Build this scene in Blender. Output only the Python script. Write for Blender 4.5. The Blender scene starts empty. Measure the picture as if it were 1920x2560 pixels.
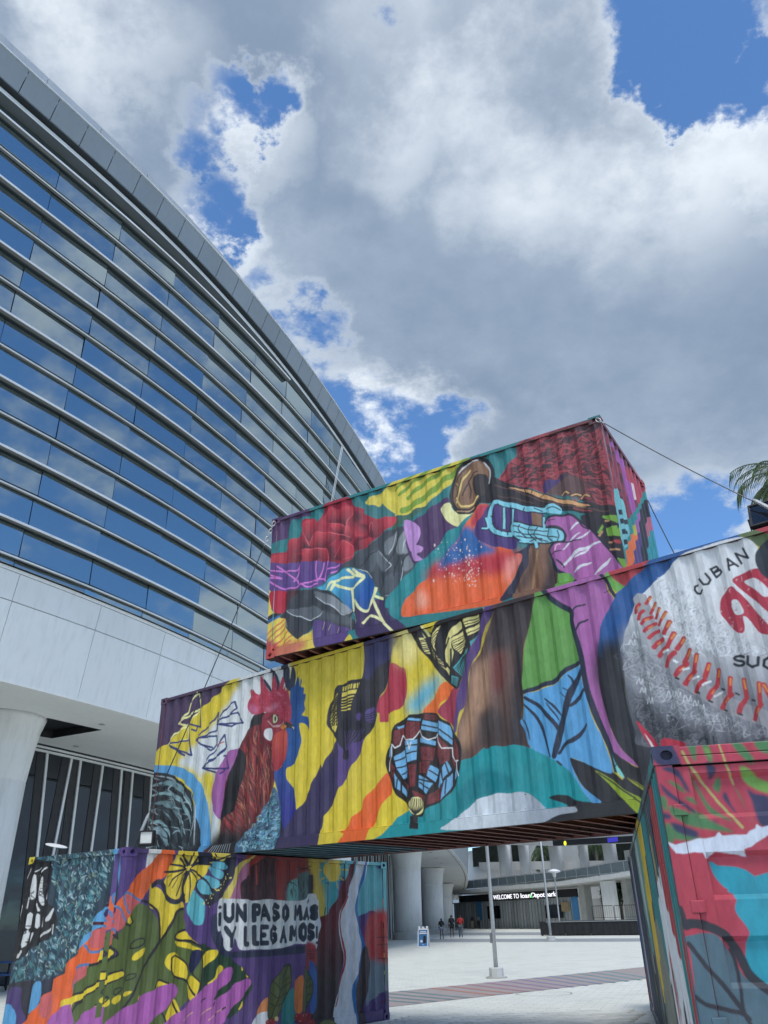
import bpy, bmesh, math, random
import numpy as np
from mathutils import Vector, Matrix

# ------------------------------------------------------------------ camera, sky, sun, exposure
scene = bpy.context.scene
COL = scene.collection
PW, PH = 1920.0, 2560.0                       # the photograph's pixels, used to measure things on their planes
CF, CPIT, CROL, CHT = 1958.13, 0.4778, -0.0253, 1.6333
_fw = np.array([0, math.cos(CPIT), math.sin(CPIT)])
_up = np.array([0, -math.sin(CPIT), math.cos(CPIT)])
_ri = np.array([1.0, 0, 0])
CR = math.cos(CROL) * _ri + math.sin(CROL) * _up
CU = -math.sin(CROL) * _ri + math.cos(CROL) * _up
CO = np.array([0, 0, CHT])

cd = bpy.data.cameras.new('camera')
cam = bpy.data.objects.new('camera', cd)
COL.objects.link(cam)
cd.sensor_fit = 'VERTICAL'
cd.sensor_height = 36.0
cd.lens = CF / PH * 36.0
cd.clip_start = 0.05
cd.clip_end = 5000
cam.matrix_world = Matrix(((CR[0], CU[0], -_fw[0], 0), (CR[1], CU[1], -_fw[1], 0),
                           (CR[2], CU[2], -_fw[2], CHT), (0, 0, 0, 1)))
scene.camera = cam

SUN_EL, SUN_AZ = math.radians(66), math.radians(178)      # azimuth from +Y towards +X
sdir = Vector((math.sin(SUN_AZ) * math.cos(SUN_EL), math.cos(SUN_AZ) * math.cos(SUN_EL), math.sin(SUN_EL)))
sl = bpy.data.lights.new('sun', 'SUN')
sl.energy = 1.8
sl.angle = math.radians(18)
sl.color = (1.0, 0.965, 0.90)
so = bpy.data.objects.new('sun', sl)
COL.objects.link(so)
so.rotation_euler = sdir.to_track_quat('Z', 'Y').to_euler()
so.location = (0, 0, 60)

scene.view_settings.view_transform = 'Standard'
scene.view_settings.look = 'None'
scene.view_settings.gamma = 1.0
scene.view_settings.exposure = 0.50
scene.view_settings.use_curve_mapping = False
scene.cycles.use_adaptive_sampling = True
scene.cycles.adaptive_threshold = .02
scene.cycles.use_denoising = True
scene.cycles.max_bounces = 8
scene.cycles.diffuse_bounces = 4
scene.cycles.glossy_bounces = 4


def ray(u, v):
    d = _fw * CF + CR * (u - PW / 2) - CU * (v - PH / 2)
    return d / np.linalg.norm(d)


def at_z(u, v, z):
    d = ray(u, v)
    return CO + d * ((z - CO[2]) / d[2])


class NT:
    """small helper round a node tree"""
    def __init__(s, nt):
        s.nt = nt
        s.N = nt.nodes
        s.L = nt.links
        s.N.clear()

    def n(s, t, **k):
        x = s.N.new(t)
        for a, b in k.items():
            setattr(x, a, b)
        return x

    def link(s, a, b):
        s.L.new(a, b)

    def val(s, sock, v):
        if isinstance(v, (int, float)):
            sock.default_value = v
        elif isinstance(v, (tuple, list)):
            if sock.type == 'RGBA' and len(v) == 3:
                v = tuple(v) + (1,)
            sock.default_value = v
        else:
            s.L.new(v, sock)

    def math(s, op, a, b=None, c=None, clamp=False):
        x = s.n('ShaderNodeMath', operation=op)
        x.use_clamp = clamp
        s.val(x.inputs[0], a)
        if b is not None:
            s.val(x.inputs[1], b)
        if c is not None:
            s.val(x.inputs[2], c)
        return x.outputs[0]

    def vmath(s, op, a, b=None, out=0):
        x = s.n('ShaderNodeVectorMath', operation=op)
        s.val(x.inputs[0], a)
        if b is not None:
            s.val(x.inputs[1], b)
        return x.outputs[out]

    def noise(s, vec, scale, detail=4, rough=.55, dist=0.0, dim='3D', out=0):
        x = s.n('ShaderNodeTexNoise', noise_dimensions=dim)
        if vec is not None:
            s.L.new(vec, x.inputs['Vector'])
        x.inputs['Scale'].default_value = scale
        x.inputs['Detail'].default_value = detail
        x.inputs['Roughness'].default_value = rough
        x.inputs['Distortion'].default_value = dist
        return x.outputs[out]

    def rng(s, v, a, b, c=0.0, d=1.0, smooth=False):
        x = s.n('ShaderNodeMapRange')
        x.interpolation_type = 'SMOOTHSTEP' if smooth else 'LINEAR'
        s.val(x.inputs[0], v)
        for i, q in enumerate((a, b, c, d)):
            s.val(x.inputs[1 + i], q)
        return x.outputs[0]

    def mix(s, f, a, b, blend='MIX'):
        x = s.n('ShaderNodeMix', data_type='RGBA', blend_type=blend)
        s.val(x.inputs[0], f)
        s.val(x.inputs[6], a)
        s.val(x.inputs[7], b)
        return x.outputs[2]


world = bpy.data.worlds.new('World')
scene.world = world
world.use_nodes = True
world.cycles.sampling_method = 'MANUAL'
world.cycles.sample_map_resolution = 512
w = NT(world.node_tree)
wo = w.n('ShaderNodeOutputWorld')
bg = w.n('ShaderNodeBackground')
bg.inputs[1].default_value = 0.1
w.link(bg.outputs[0], wo.inputs[0])
sky = w.n('ShaderNodeTexSky', sky_type='NISHITA')
sky.sun_disc = False
sky.sun_elevation = SUN_EL
sky.sun_rotation = SUN_AZ
sky.air_density = 1.0
sky.dust_density = 0.1
sky.altitude = 1500
sky.ozone_density = 2.0
tc = w.n('ShaderNodeTexCoord')
D = tc.outputs['Generated']
sep = w.n('ShaderNodeSeparateXYZ')
w.link(D, sep.inputs[0])
zz = w.math('ADD', w.math('MAXIMUM', sep.outputs[2], 0.0), 0.30)
comb = w.n('ShaderNodeCombineXYZ')
w.link(w.math('DIVIDE', sep.outputs[0], zz), comb.inputs[0])
w.link(w.math('DIVIDE', sep.outputs[1], zz), comb.inputs[1])
CV = w.vmath('ADD', comb.outputs[0], (3.1, 7.7, 0.4))
# large masses, then billows
big = w.noise(CV, 1.15, 3, .5, 0)
med = w.noise(CV, 3.4, 7, .60, 0)
fine = w.noise(w.vmath('ADD', CV, (9, 2, 5)), 8.0, 6, .66, 0)
dens = w.math('ADD', w.math('MULTIPLY', big, .85), w.math('MULTIPLY', med, .55))


wc = w.n('ShaderNodeCombineXYZ')
w.link(med, wc.inputs[0])
w.link(fine, wc.inputs[1])
w.link(big, wc.inputs[2])
DW = w.vmath('NORMALIZE', w.vmath('ADD', D, w.vmath('MULTIPLY', w.vmath('SUBTRACT', wc.outputs[0], (.5, .5, .5)), (.30, .30, .42))))


def blob(u, v, r):
    d = ray(u, v)
    c = w.vmath('DOT_PRODUCT', DW, tuple(float(q) for q in d), out=1)
    rr = r / CF
    return w.rng(c, math.cos(rr * 1.7), 1.0, 0, 1, smooth=True)


def addall(l):
    t = l[0]
    for q in l[1:]:
        t = w.math('MAXIMUM', t, q)
    return t


# where the photograph's sky opens to blue, where it is closed, and where the sun whitens it
gaps = addall([blob(560, 300, 70), blob(480, 400, 62), blob(530, 540, 80), blob(690, 780, 70), blob(770, 880, 95), blob(850, 1000, 100), blob(940, 1130, 130),
               blob(1600, 40, 120), blob(1720, 120, 90), blob(1840, 220, 75), blob(1700, 1300, 140), blob(1860, 1250, 90)])
shut = addall([blob(1250, 620, 440), blob(350, 180, 330), blob(900, 380, 230), blob(1650, 760, 380), blob(1300, 280, 300), blob(600, 380, 50)])
white = addall([blob(1420, 220, 190), blob(1640, 290, 190), blob(960, 210, 150), blob(1250, 120, 150), blob(620, 360, 75),
                blob(1880, 260, 130), blob(560, 620, 60), blob(250, 110, 130), blob(1000, 1120, 120)])
dens = w.math('ADD', dens, w.math('MULTIPLY', shut, .24))
dens = w.math('SUBTRACT', dens, w.math('MULTIPLY', w.math('MULTIPLY', gaps, w.rng(w.math('ADD', w.math('MULTIPLY', med, .6), w.math('MULTIPLY', fine, .4)), .36, .62, 1.5, .25)), .30))
dens = w.math('ADD', dens, w.math('MULTIPLY', w.math('SUBTRACT', fine, .5), .34))
mask = w.rng(dens, .585, .765, 0, 1, smooth=True)
thick = w.rng(dens, .68, .86, 0, 1, smooth=True)
lum = w.math('ADD', w.math('MULTIPLY', fine, .55), w.math('MULTIPLY', med, .75))
lum = w.rng(lum, .45, .90, 0, 1, smooth=True)
lit = w.math('ADD', w.math('MULTIPLY', w.math('MULTIPLY', lum, .46), w.math('SUBTRACT', 1.0, w.math('MULTIPLY', shut, .7))), w.math('MULTIPLY', w.math('SUBTRACT', 1.0, thick), .26))
lit = w.math('ADD', lit, w.math('MULTIPLY', white, w.math('ADD', w.math('MULTIPLY', lum, .75), .12)), clamp=True)
grey = w.mix(w.rng(w.math('ADD', w.math('MULTIPLY', med, .5), w.math('MULTIPLY', big, .5)), .38, .62, 0, 1, smooth=True), (1.65, 2.3, 3.3), (2.7, 3.5, 4.6))
grey = w.mix(w.math('MULTIPLY', shut, .75), grey, (1.65, 2.25, 3.2))
ccol = w.mix(lit, grey, (7.0, 7.5, 8.0))
scol = w.mix(1.0, sky.outputs[0], (1.0, 1.35, 1.6), 'MULTIPLY')
w.link(w.mix(mask, scol, ccol), bg.inputs[0])

# ------------------------------------------------------------------ materials
def lin(c):
    c = np.asarray(c, float) / 255.0
    return np.where(c <= .04045, c / 12.92, ((c + .055) / 1.055) ** 2.4)


def base_mat(name, rough=.5, spec=.5, metal=0.0):
    m = bpy.data.materials.new(name)
    m.use_nodes = True
    t = NT(m.node_tree)
    o = t.n('ShaderNodeOutputMaterial')
    b = t.n('ShaderNodeBsdfPrincipled')
    t.link(b.outputs[0], o.inputs[0])
    b.inputs['Roughness'].default_value = rough
    b.inputs['Specular IOR Level'].default_value = spec
    b.inputs['Metallic'].default_value = metal
    return m, t, b


def mat(name, col, rough=.5, metal=0.0, var=.12, scale=3.0, bump=0.0, bscale=40.0, spec=.5, dirt=0.0, tone=0.0):
    """plain paint, metal, concrete: colour with mottling, roughness variation, dirt streaks, fine relief"""
    m, t, b = base_mat(name, rough, spec, metal)
    tcn = t.n('ShaderNodeTexCoord')
    P = tcn.outputs['Object']
    n1 = t.noise(P, scale, 6, .6)
    c = tuple(float(q) for q in col)
    lo = tuple(q * (1 - var) for q in c)
    hi = tuple(min(1, q * (1 + var)) for q in c)
    k = t.mix(t.rng(n1, .3, .7), lo, hi)
    if dirt > 0:
        mp = t.n('ShaderNodeMapping')
        t.link(P, mp.inputs[0])
        mp.inputs['Scale'].default_value = (3.0, 3.0, .35)
        n2 = t.noise(mp.outputs[0], 2.2, 5, .65)
        k = t.mix(t.rng(n2, .48, .75, 0, dirt), k, (.06, .055, .05))
    if tone > 0:
        oi = t.n('ShaderNodeObjectInfo')
        k = t.mix(t.rng(oi.outputs['Random'], 0, 1, 0, tone), k, tuple(q * .72 for q in c))
    t.val(b.inputs['Base Color'], k)
    n3 = t.noise(P, scale * 4, 4, .6)
    t.val(b.inputs['Roughness'], t.rng(n3, .3, .7, max(.02, rough - .08), min(1, rough + .08)))
    if bump > 0:
        bp = t.n('ShaderNodeBump')
        bp.inputs['Strength'].default_value = bump
        bp.inputs['Distance'].default_value = .01
        t.link(t.noise(P, bscale, 4, .6), bp.inputs['Height'])
        t.link(bp.outputs[0], b.inputs['Normal'])
    return m


M = {}
M['white_panel'] = mat('white_panel', (.84, .86, .85), .42, var=.04, scale=.5, dirt=.14, tone=.28)
M['white_plaster'] = mat('white_plaster', (.74, .75, .74), .6, var=.06, scale=.7, bump=.1, dirt=.18)
M['soffit'] = mat('soffit', (.80, .81, .78), .7, var=.05, scale=.3, dirt=.08)
M['fascia'] = mat('fascia', (.30, .33, .35), .45, .35, var=.07, scale=.5, dirt=.1, tone=.35)
M['parapet'] = mat('parapet', (.48, .50, .51), .45, .3, var=.06, scale=.6)
M['fin'] = mat('fin', (.74, .76, .76), .38, .25, var=.08, scale=.9, dirt=.12)
M['fin_under'] = mat('fin_under', (.06, .068, .072), .6, .2, var=.1, scale=.8)  # darker inner underside, shade put into the colour
M['fin_shaded'] = mat('fin_shaded', (.19, .20, .20), .55, .2, var=.06, scale=.8)  # underside faces of the pale fins, their shade painted as grey
M['dark'] = mat('dark', (.02, .022, .025), .6, var=.3)
M['frame_grey'] = mat('frame_grey', (.42, .44, .44), .5, .3, var=.06)
M['steel'] = mat('steel', (.30, .31, .32), .45, .7, var=.1)
M['galv'] = mat('galv', (.48, .50, .51), .45, .55, var=.1, scale=6)
M['concrete'] = mat('concrete', (.42, .42, .40), .8, var=.12, scale=1.5, bump=.3, dirt=.15)
M['concrete_light'] = mat('concrete_light', (.58, .59, .58), .8, var=.07, scale=.8, bump=.2, dirt=.12)
M['black_metal'] = mat('black_metal', (.025, .026, .03), .5, .2, var=.2)
M['black_cloth'] = mat('black_cloth', (.022, .024, .028), .85, var=.25, scale=2, bump=.3)
M['cable'] = mat('cable', (.07, .075, .08), .4, .7, var=.1)
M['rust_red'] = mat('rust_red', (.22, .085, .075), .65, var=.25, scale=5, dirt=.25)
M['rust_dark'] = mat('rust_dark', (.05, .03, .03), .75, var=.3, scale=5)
M['blue_grey'] = mat('blue_grey', (.15, .27, .33), .6, var=.2, scale=4)
M['trunk'] = mat('trunk', (.19, .16, .13), .9, var=.3, scale=8, bump=.6, bscale=20)
M['palm_leaf'] = mat('palm_leaf', (.085, .13, .06), .5, var=.35, scale=2)
M['leaf'] = mat('leaf', (.055, .10, .035), .6, var=.45, scale=1.2)
M['blue_paint'] = mat('blue_paint', (.045, .11, .30), .45, var=.15)
M['blue_banner'] = mat('blue_banner', (.07, .26, .52), .6, var=.1)
M['white_plastic'] = mat('white_plastic', (.78, .79, .80), .4, var=.04)
M['skin_dark'] = mat('skin_dark', (.11, .065, .045), .55, var=.1)
M['cloth_black'] = mat('cloth_black', (.018, .018, .02), .85, var=.2)
M['cloth_red'] = mat('cloth_red', (.45, .035, .03), .85, var=.15)
M['cloth_denim'] = mat('cloth_denim', (.20, .25, .31), .85, var=.15)
M['cloth_grey'] = mat('cloth_grey', (.13, .16, .18), .85, var=.15)
M['cloth_tan'] = mat('cloth_tan', (.30, .24, .15), .85, var=.15)
M['shoe_white'] = mat('shoe_white', (.75, .75, .75), .6, var=.05)
M['hair'] = mat('hair', (.012, .010, .009), .6, var=.2)


def glass_mat(name, tint, dark, fac, rough=.015):
    m = bpy.data.materials.new(name)
    m.use_nodes = True
    t = NT(m.node_tree)
    o = t.n('ShaderNodeOutputMaterial')
    g = t.n('ShaderNodeBsdfGlossy')
    g.inputs['Color'].default_value = tint + (1,)
    g.inputs['Roughness'].default_value = rough
    d = t.n('ShaderNodeBsdfDiffuse')
    d.inputs['Color'].default_value = dark + (1,)
    fr = t.n('ShaderNodeFresnel')
    fr.inputs['IOR'].default_value = 1.7
    mx = t.n('ShaderNodeMixShader')
    t.val(mx.inputs[0], t.math('ADD', t.math('MULTIPLY', fr.outputs[0], 1 - fac), fac, clamp=True))
    t.link(d.outputs[0], mx.inputs[1])
    t.link(g.outputs[0], mx.inputs[2])
    tcn = t.n('ShaderNodeTexCoord')
    bp = t.n('ShaderNodeBump')
    bp.inputs['Strength'].default_value = .05
    bp.inputs['Distance'].default_value = .02
    t.link(t.noise(tcn.outputs['Object'], .7, 1, .4), bp.inputs['Height'])
    t.link(bp.outputs[0], g.inputs['Normal'])
    t.link(mx.outputs[0], o.inputs[0])
    return m


M['mirror_glass'] = glass_mat('mirror_glass', (.60, .70, .72), (.014, .026, .030), .56)
M['store_glass'] = glass_mat('store_glass', (.40, .45, .50), (.012, .014, .018), .06)
M['rail_glass'] = glass_mat('rail_glass', (.5, .55, .55), (.42, .44, .44), .04)


def emit_mat(name, col, s):
    m = bpy.data.materials.new(name)
    m.use_nodes = True
    t = NT(m.node_tree)
    o = t.n('ShaderNodeOutputMaterial')
    e = t.n('ShaderNodeEmission')
    e.inputs[0].default_value = tuple(col) + (1,)
    e.inputs[1].default_value = s
    t.link(e.outputs[0], o.inputs[0])
    return m


M['led_white'] = emit_mat('led_white', (.92, .93, 1.0), 1.0)
M['led_green'] = emit_mat('led_green', (.12, .70, .15), .8)
M['led_yellow'] = emit_mat('led_yellow', (.85, .85, .05), 1.0)
M['led_blue'] = emit_mat('led_blue', (.05, .05, .45), .8)
M['lamp_glow'] = emit_mat('lamp_glow', (1, 1, .98), 1.0)

# ------------------------------------------------------------------ mesh helpers


class MB:
    def __init__(s):
        s.v = []
        s.f = []
        s.m = []

    def add(s, vs, fs, mi=0):
        o = len(s.v)
        s.v += [tuple(float(q) for q in p) for p in vs]
        s.f += [tuple(i + o for i in f) for f in fs]
        s.m += [mi] * len(fs)

    def box(s, a, b, mi=0):
        x0, y0, z0 = a
        x1, y1, z1 = b
        s.add([(x0, y0, z0), (x1, y0, z0), (x1, y1, z0), (x0, y1, z0), (x0, y0, z1), (x1, y0, z1), (x1, y1, z1), (x0, y1, z1)],
              [(0, 3, 2, 1), (4, 5, 6, 7), (0, 1, 5, 4), (1, 2, 6, 5), (2, 3, 7, 6), (3, 0, 4, 7)], mi)

    def obox(s, c, ex, ey, ez, mi=0):
        """box from centre and three half-axis vectors"""
        c, ex, ey, ez = (np.asarray(q, float) for q in (c, ex, ey, ez))
        vs = [c + i * ex + j * ey + k * ez for k in (-1, 1) for (i, j) in ((-1, -1), (1, -1), (1, 1), (-1, 1))]
        s.add(vs, [(0, 3, 2, 1), (4, 5, 6, 7), (0, 1, 5, 4), (1, 2, 6, 5), (2, 3, 7, 6), (3, 0, 4, 7)], mi)

    def tube(s, pts, r, n=8, mi=0, cap=True):
        pts = [np.asarray(p, float) for p in pts]
        rs = r if isinstance(r, (list, tuple)) else [r] * len(pts)
        o = len(s.v)
        prev = None
        for i, p in enumerate(pts):
            d = pts[min(i + 1, len(pts) - 1)] - pts[max(i - 1, 0)]
            d = d / (np.linalg.norm(d) + 1e-9)
            if prev is None:
                a = np.array([0, 0, 1.0]) if abs(d[2]) < .9 else np.array([1.0, 0, 0])
                x = np.cross(d, a)
            else:
                x = prev - d * (prev @ d)
            x = x / (np.linalg.norm(x) + 1e-9)
            prev = x
            y = np.cross(d, x)
            for k in range(n):
                t = 2 * math.pi * k / n
                s.v.append(tuple(p + rs[i] * (math.cos(t) * x + math.sin(t) * y)))
        for i in range(len(pts) - 1):
            for k in range(n):
                a = o + i * n + k
                b = o + i * n + (k + 1) % n
                s.f.append((a, b, b + n, a + n))
                s.m.append(mi)
        if cap:
            s.f.append(tuple(o + k for k in reversed(range(n))))
            s.m.append(mi)
            e = o + (len(pts) - 1) * n
            s.f.append(tuple(e + k for k in range(n)))
            s.m.append(mi)

    def lathe(s, prof, c=(0, 0, 0), n=24, mi=0):
        o = len(s.v)
        for (r, z) in prof:
            for k in range(n):
                t = 2 * math.pi * k / n
                s.v.append((c[0] + r * math.cos(t), c[1] + r * math.sin(t), c[2] + z))
        for i in range(len(prof) - 1):
            for k in range(n):
                a = o + i * n + k
                b = o + i * n + (k + 1) % n
                s.f.append((a, b, b + n, a + n))
                s.m.append(mi)
        s.f.append(tuple(o + k for k in reversed(range(n))))
        s.m.append(mi)
        e = o + (len(prof) - 1) * n
        s.f.append(tuple(e + k for k in range(n)))
        s.m.append(mi)

    def build(s, name, mats, parent=None, smooth=False, bevel=0.0):
        me = bpy.data.meshes.new(name)
        me.from_pydata(s.v, [], s.f)
        if not isinstance(mats, (list, tuple)):
            mats = [mats]
        for q in mats:
            me.materials.append(q)
        if len(mats) > 1:
            me.polygons.foreach_set('material_index', s.m)
        if smooth:
            me.polygons.foreach_set('use_smooth', [True] * len(me.polygons))
        me.update()
        o = bpy.data.objects.new(name, me)
        COL.objects.link(o)
        if parent is not None:
            o.parent = parent
        if bevel > 0:
            b = o.modifiers.new('bevel', 'BEVEL')
            b.width = bevel
            b.segments = 2
            b.limit_method = 'ANGLE'
        return o


def tag(o, label=None, cat=None, group=None, kind=None):
    if label:
        o['label'] = label
    if cat:
        o['category'] = cat
    if group:
        o['group'] = group
    if kind:
        o['kind'] = kind
    return o


def empty(name, loc=(0, 0, 0), rz=0.0):
    o = bpy.data.objects.new(name, None)
    o.empty_display_size = .2
    COL.objects.link(o)
    o.location = loc
    o.rotation_euler = (0, 0, rz)
    return o


def inst(name, me, parent=None, loc=(0, 0, 0), rot=(0, 0, 0), scale=(1, 1, 1)):
    o = bpy.data.objects.new(name, me)
    COL.objects.link(o)
    o.parent = parent
    o.location = loc
    o.rotation_euler = rot
    o.scale = scale
    return o

# ------------------------------------------------------------------ murals: paint laid out on each container wall in metres
FR = {'R1': (360, 1640, .26522), 'R2': (760, 1540, .27127), 'R3': (1120, 1420, .31344), 'R4': (1480, 1300, .27127),
      'R5': (650, 1250, .25316), 'R6': (1040, 1030, .32550), 'R7': (20, 2110, .24111), 'R8': (380, 2110, .24111),
      'R9': (660, 2110, .20345), 'ZD': (1560, 1820, .217), 'ZE': (1540, 1900, .22905), 'ZF': (1580, 2230, .20494),
      'Z8': (1280, 1000, .38577)}
GAIN = 1.22


def smooth_loop(p, n=4, closed=True):
    p = np.asarray(p, float)
    N = len(p)
    if N < 3:
        return p
    out = []
    for i in range(N if closed else N - 1):
        if closed:
            a, b, c, d = p[(i - 1) % N], p[i], p[(i + 1) % N], p[(i + 2) % N]
        else:
            a, b, c, d = p[max(i - 1, 0)], p[i], p[i + 1], p[min(i + 2, N - 1)]
        for k in range(n):
            t = k / n
            out.append(.5 * (2 * b + (c - a) * t + (2 * a - 5 * b + 4 * c - d) * t * t + (3 * b - a - 3 * c + d) * t ** 3))
    if not closed:
        out.append(p[-1])
    return np.array(out)


class Mural:
    def __init__(s, name, o, e, L, H, ppm, base, seed=1):
        s.name = name
        s.o = np.asarray(o, float)            # bottom-left corner of the wall seen from outside
        s.e = np.asarray(e, float)            # direction along the wall
        s.nrm = np.array([s.e[1], -s.e[0], 0])
        s.L, s.H, s.ppm = L, H, ppm
        s.w, s.h = int(L * ppm), int(H * ppm)
        s.img = np.empty((s.h, s.w, 3), np.float32)
        s.img[:] = lin(base) * GAIN
        s.rs = np.random.RandomState(seed)
        s.fr = None

    def F(s, f):
        s.fr = f
        return s

    def uv(s, pts):
        """frame coordinates -> wall pixels"""
        if s.fr is None:
            return np.asarray(pts, float) * s.ppm
        x0, y0, sc = FR[s.fr]
        out = []
        for (a, b) in pts:
            d = ray(x0 + a * sc, y0 + b * sc)
            t = ((s.o - CO) @ s.nrm) / (d @ s.nrm)
            q = CO + d * t - s.o
            out.append((q @ s.e * s.ppm, q[2] * s.ppm))
        return np.array(out)

    def mask(s, P, nz=False):
        """antialiased coverage of a polygon; returns (y0, x0, array)"""
        x0, y0 = np.floor(P.min(0)).astype(int) - 1
        x1, y1 = np.ceil(P.max(0)).astype(int) + 2
        x0, y0, x1, y1 = max(0, x0), max(0, y0), min(s.w, x1), min(s.h, y1)
        if x1 <= x0 or y1 <= y0:
            return None
        W = x1 - x0
        h = y1 - y0
        A = P
        B = np.roll(P, -1, 0)
        SS = 3 if h * W < 40000 else 2
        ys = (y0 + (np.arange(h * SS) + .5) / SS)[:, None]
        ya, yb = A[None, :, 1], B[None, :, 1]
        c = (ya <= ys) != (yb <= ys)
        dy = np.where(yb == ya, 1.0, yb - ya)
        x = np.where(c, A[None, :, 0] + (ys - ya) / dy * (B - A)[None, :, 0], np.inf)
        nmax = int(c.sum(1).max())
        if nmax < 2:
            return None
        if nz:
            od = np.argsort(x, 1)[:, :nmax]
            sg = np.where(c, np.where(yb > ya, 1, -1), 0)
            wn = np.cumsum(np.take_along_axis(sg, od, 1), 1)
            x = np.take_along_axis(x, od, 1).astype(np.float32) - x0
        else:
            wn = None
            x = np.sort(x, 1)[:, :nmax].astype(np.float32) - x0
        xs = np.arange(W, dtype=np.float32)[None, :]
        m = np.zeros((h * SS, W), np.float32)
        for i in range(0, nmax - 1, 1 if nz else 2):
            r = np.isfinite(x[:, i + 1])
            if nz:
                r &= wn[:, i] != 0
            if not r.any():
                continue
            p, q = x[r, i:i + 1], x[r, i + 1:i + 2]
            m[r] += np.clip(np.minimum(q, xs + 1) - np.maximum(p, xs), 0, 1)
        m = m.reshape(h, SS, W).mean(1)
        return y0, x0, np.clip(m, 0, 1)

    def blend(s, mk, col, alpha=1.0):
        if mk is None:
            return
        y0, x0, m = mk
        h, wd = m.shape
        t = s.img[y0:y0 + h, x0:x0 + wd]
        m = (m * alpha)[..., None]
        t += (col - t) * m

    def col(s, c):
        return (lin(c) * GAIN).astype(np.float32)

    def poly(s, pts, c, smooth=True, soft=0.0, alpha=1.0, c2=None, p1=None, p2=None):
        P = s.uv(pts)
        if smooth:
            P = smooth_loop(P, 4)
        if soft > 0:
            k = max(1, int(soft * s.ppm))
            P0 = P
            mk = s.mask(np.vstack([P0]))
            if mk is None:
                return
            y0, x0, m = mk
            X0, Y0 = max(0, x0 - 2 * k), max(0, y0 - 2 * k)
            X1, Y1 = min(s.w, x0 + m.shape[1] + 2 * k), min(s.h, y0 + m.shape[0] + 2 * k)
            big = np.zeros((Y1 - Y0, X1 - X0), np.float32)
            big[y0 - Y0:y0 - Y0 + m.shape[0], x0 - X0:x0 - X0 + m.shape[1]] = m
            for _ in range(2):
                for ax in (0, 1):
                    n = big.shape[ax]
                    pad = [(0, 0), (0, 0)]
                    pad[ax] = (k + 1, k)
                    cs = np.cumsum(np.pad(big, pad, mode='edge'), axis=ax)
                    if ax == 0:
                        big = (cs[2 * k + 1:2 * k + 1 + n] - cs[:n]) / (2 * k + 1)
                    else:
                        big = (cs[:, 2 * k + 1:2 * k + 1 + n] - cs[:, :n]) / (2 * k + 1)
            mk = (Y0, X0, big)
        else:
            mk = s.mask(P)
        if mk is None:
            return
        cc = s.col(c)
        if c2 is not None:
            y0, x0, m = mk
            a, b = s.uv([p1, p2])
            d = b - a
            yy, xx = np.mgrid[y0:y0 + m.shape[0], x0:x0 + m.shape[1]]
            t = np.clip(((xx - a[0]) * d[0] + (yy - a[1]) * d[1]) / (d @ d), 0, 1)[..., None]
            cc = cc * (1 - t) + s.col(c2) * t
        s.blend(mk, cc, alpha)

    def line(s, pts, wd, c, smooth=True, alpha=1.0, taper=0.0):
        """stroke; wd in frame pixels (or metres when no frame)"""
        P = s.uv(pts)
        if s.fr is None:
            hw = wd * s.ppm / 2
        else:
            q = s.uv([pts[0], (pts[0][0] + 10, pts[0][1]), (pts[0][0], pts[0][1] + 10)])
            hw = wd / 2 * math.sqrt(abs(np.linalg.norm(q[1] - q[0]) * np.linalg.norm(q[2] - q[0]))) / 10
        hw = max(hw, .35)
        if not smooth and len(P) > 2:
            for a, b in zip(P[:-1], P[1:]):
                d = (b - a) / (np.linalg.norm(b - a) + 1e-6)
                n = np.array([-d[1], d[0]])
                s.blend(s.mask(np.array([a - d * hw * .75 + n * hw * .6, a + n * hw, b + n * hw, b + d * hw * .75 + n * hw * .6, b + d * hw * .75 - n * hw * .6, b - n * hw, a - n * hw, a - d * hw * .75 - n * hw * .6])), s.col(c), alpha)
            return
        if smooth and len(P) > 2:
            P = smooth_loop(P, 5, False)
        n = len(P)
        T = np.gradient(P, axis=0)
        T /= np.linalg.norm(T, axis=1)[:, None] + 1e-6
        N = np.stack([-T[:, 1], T[:, 0]], 1)
        t = np.linspace(0, 1, n)
        ww = hw * (1 - taper * np.abs(2 * t - 1) ** 1.5)[:, None]
        e0 = P[0] - T[0] * hw * .5
        e1 = P[-1] + T[-1] * hw * .5
        s.blend(s.mask(np.vstack([P + N * ww, e1[None], (P - N * ww)[::-1], e0[None]]), True), s.col(c), alpha)

    def ell(s, c, rx, ry, col, n=18, rot=0.0):
        p = [(c[0] + rx * math.cos(t) * math.cos(rot) - ry * math.sin(t) * math.sin(rot),
              c[1] + rx * math.cos(t) * math.sin(rot) + ry * math.sin(t) * math.cos(rot)) for t in np.linspace(0, 2 * math.pi, n, endpoint=False)]
        s.poly(p, col, smooth=False)

    def inside(s, pts, P):
        x, y = P
        r = False
        j = len(pts) - 1
        for i in range(len(pts)):
            if (pts[i][1] > y) != (pts[j][1] > y) and x < (pts[j][0] - pts[i][0]) * (y - pts[i][1]) / (pts[j][1] - pts[i][1]) + pts[i][0]:
                r = not r
            j = i
        return r

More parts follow.
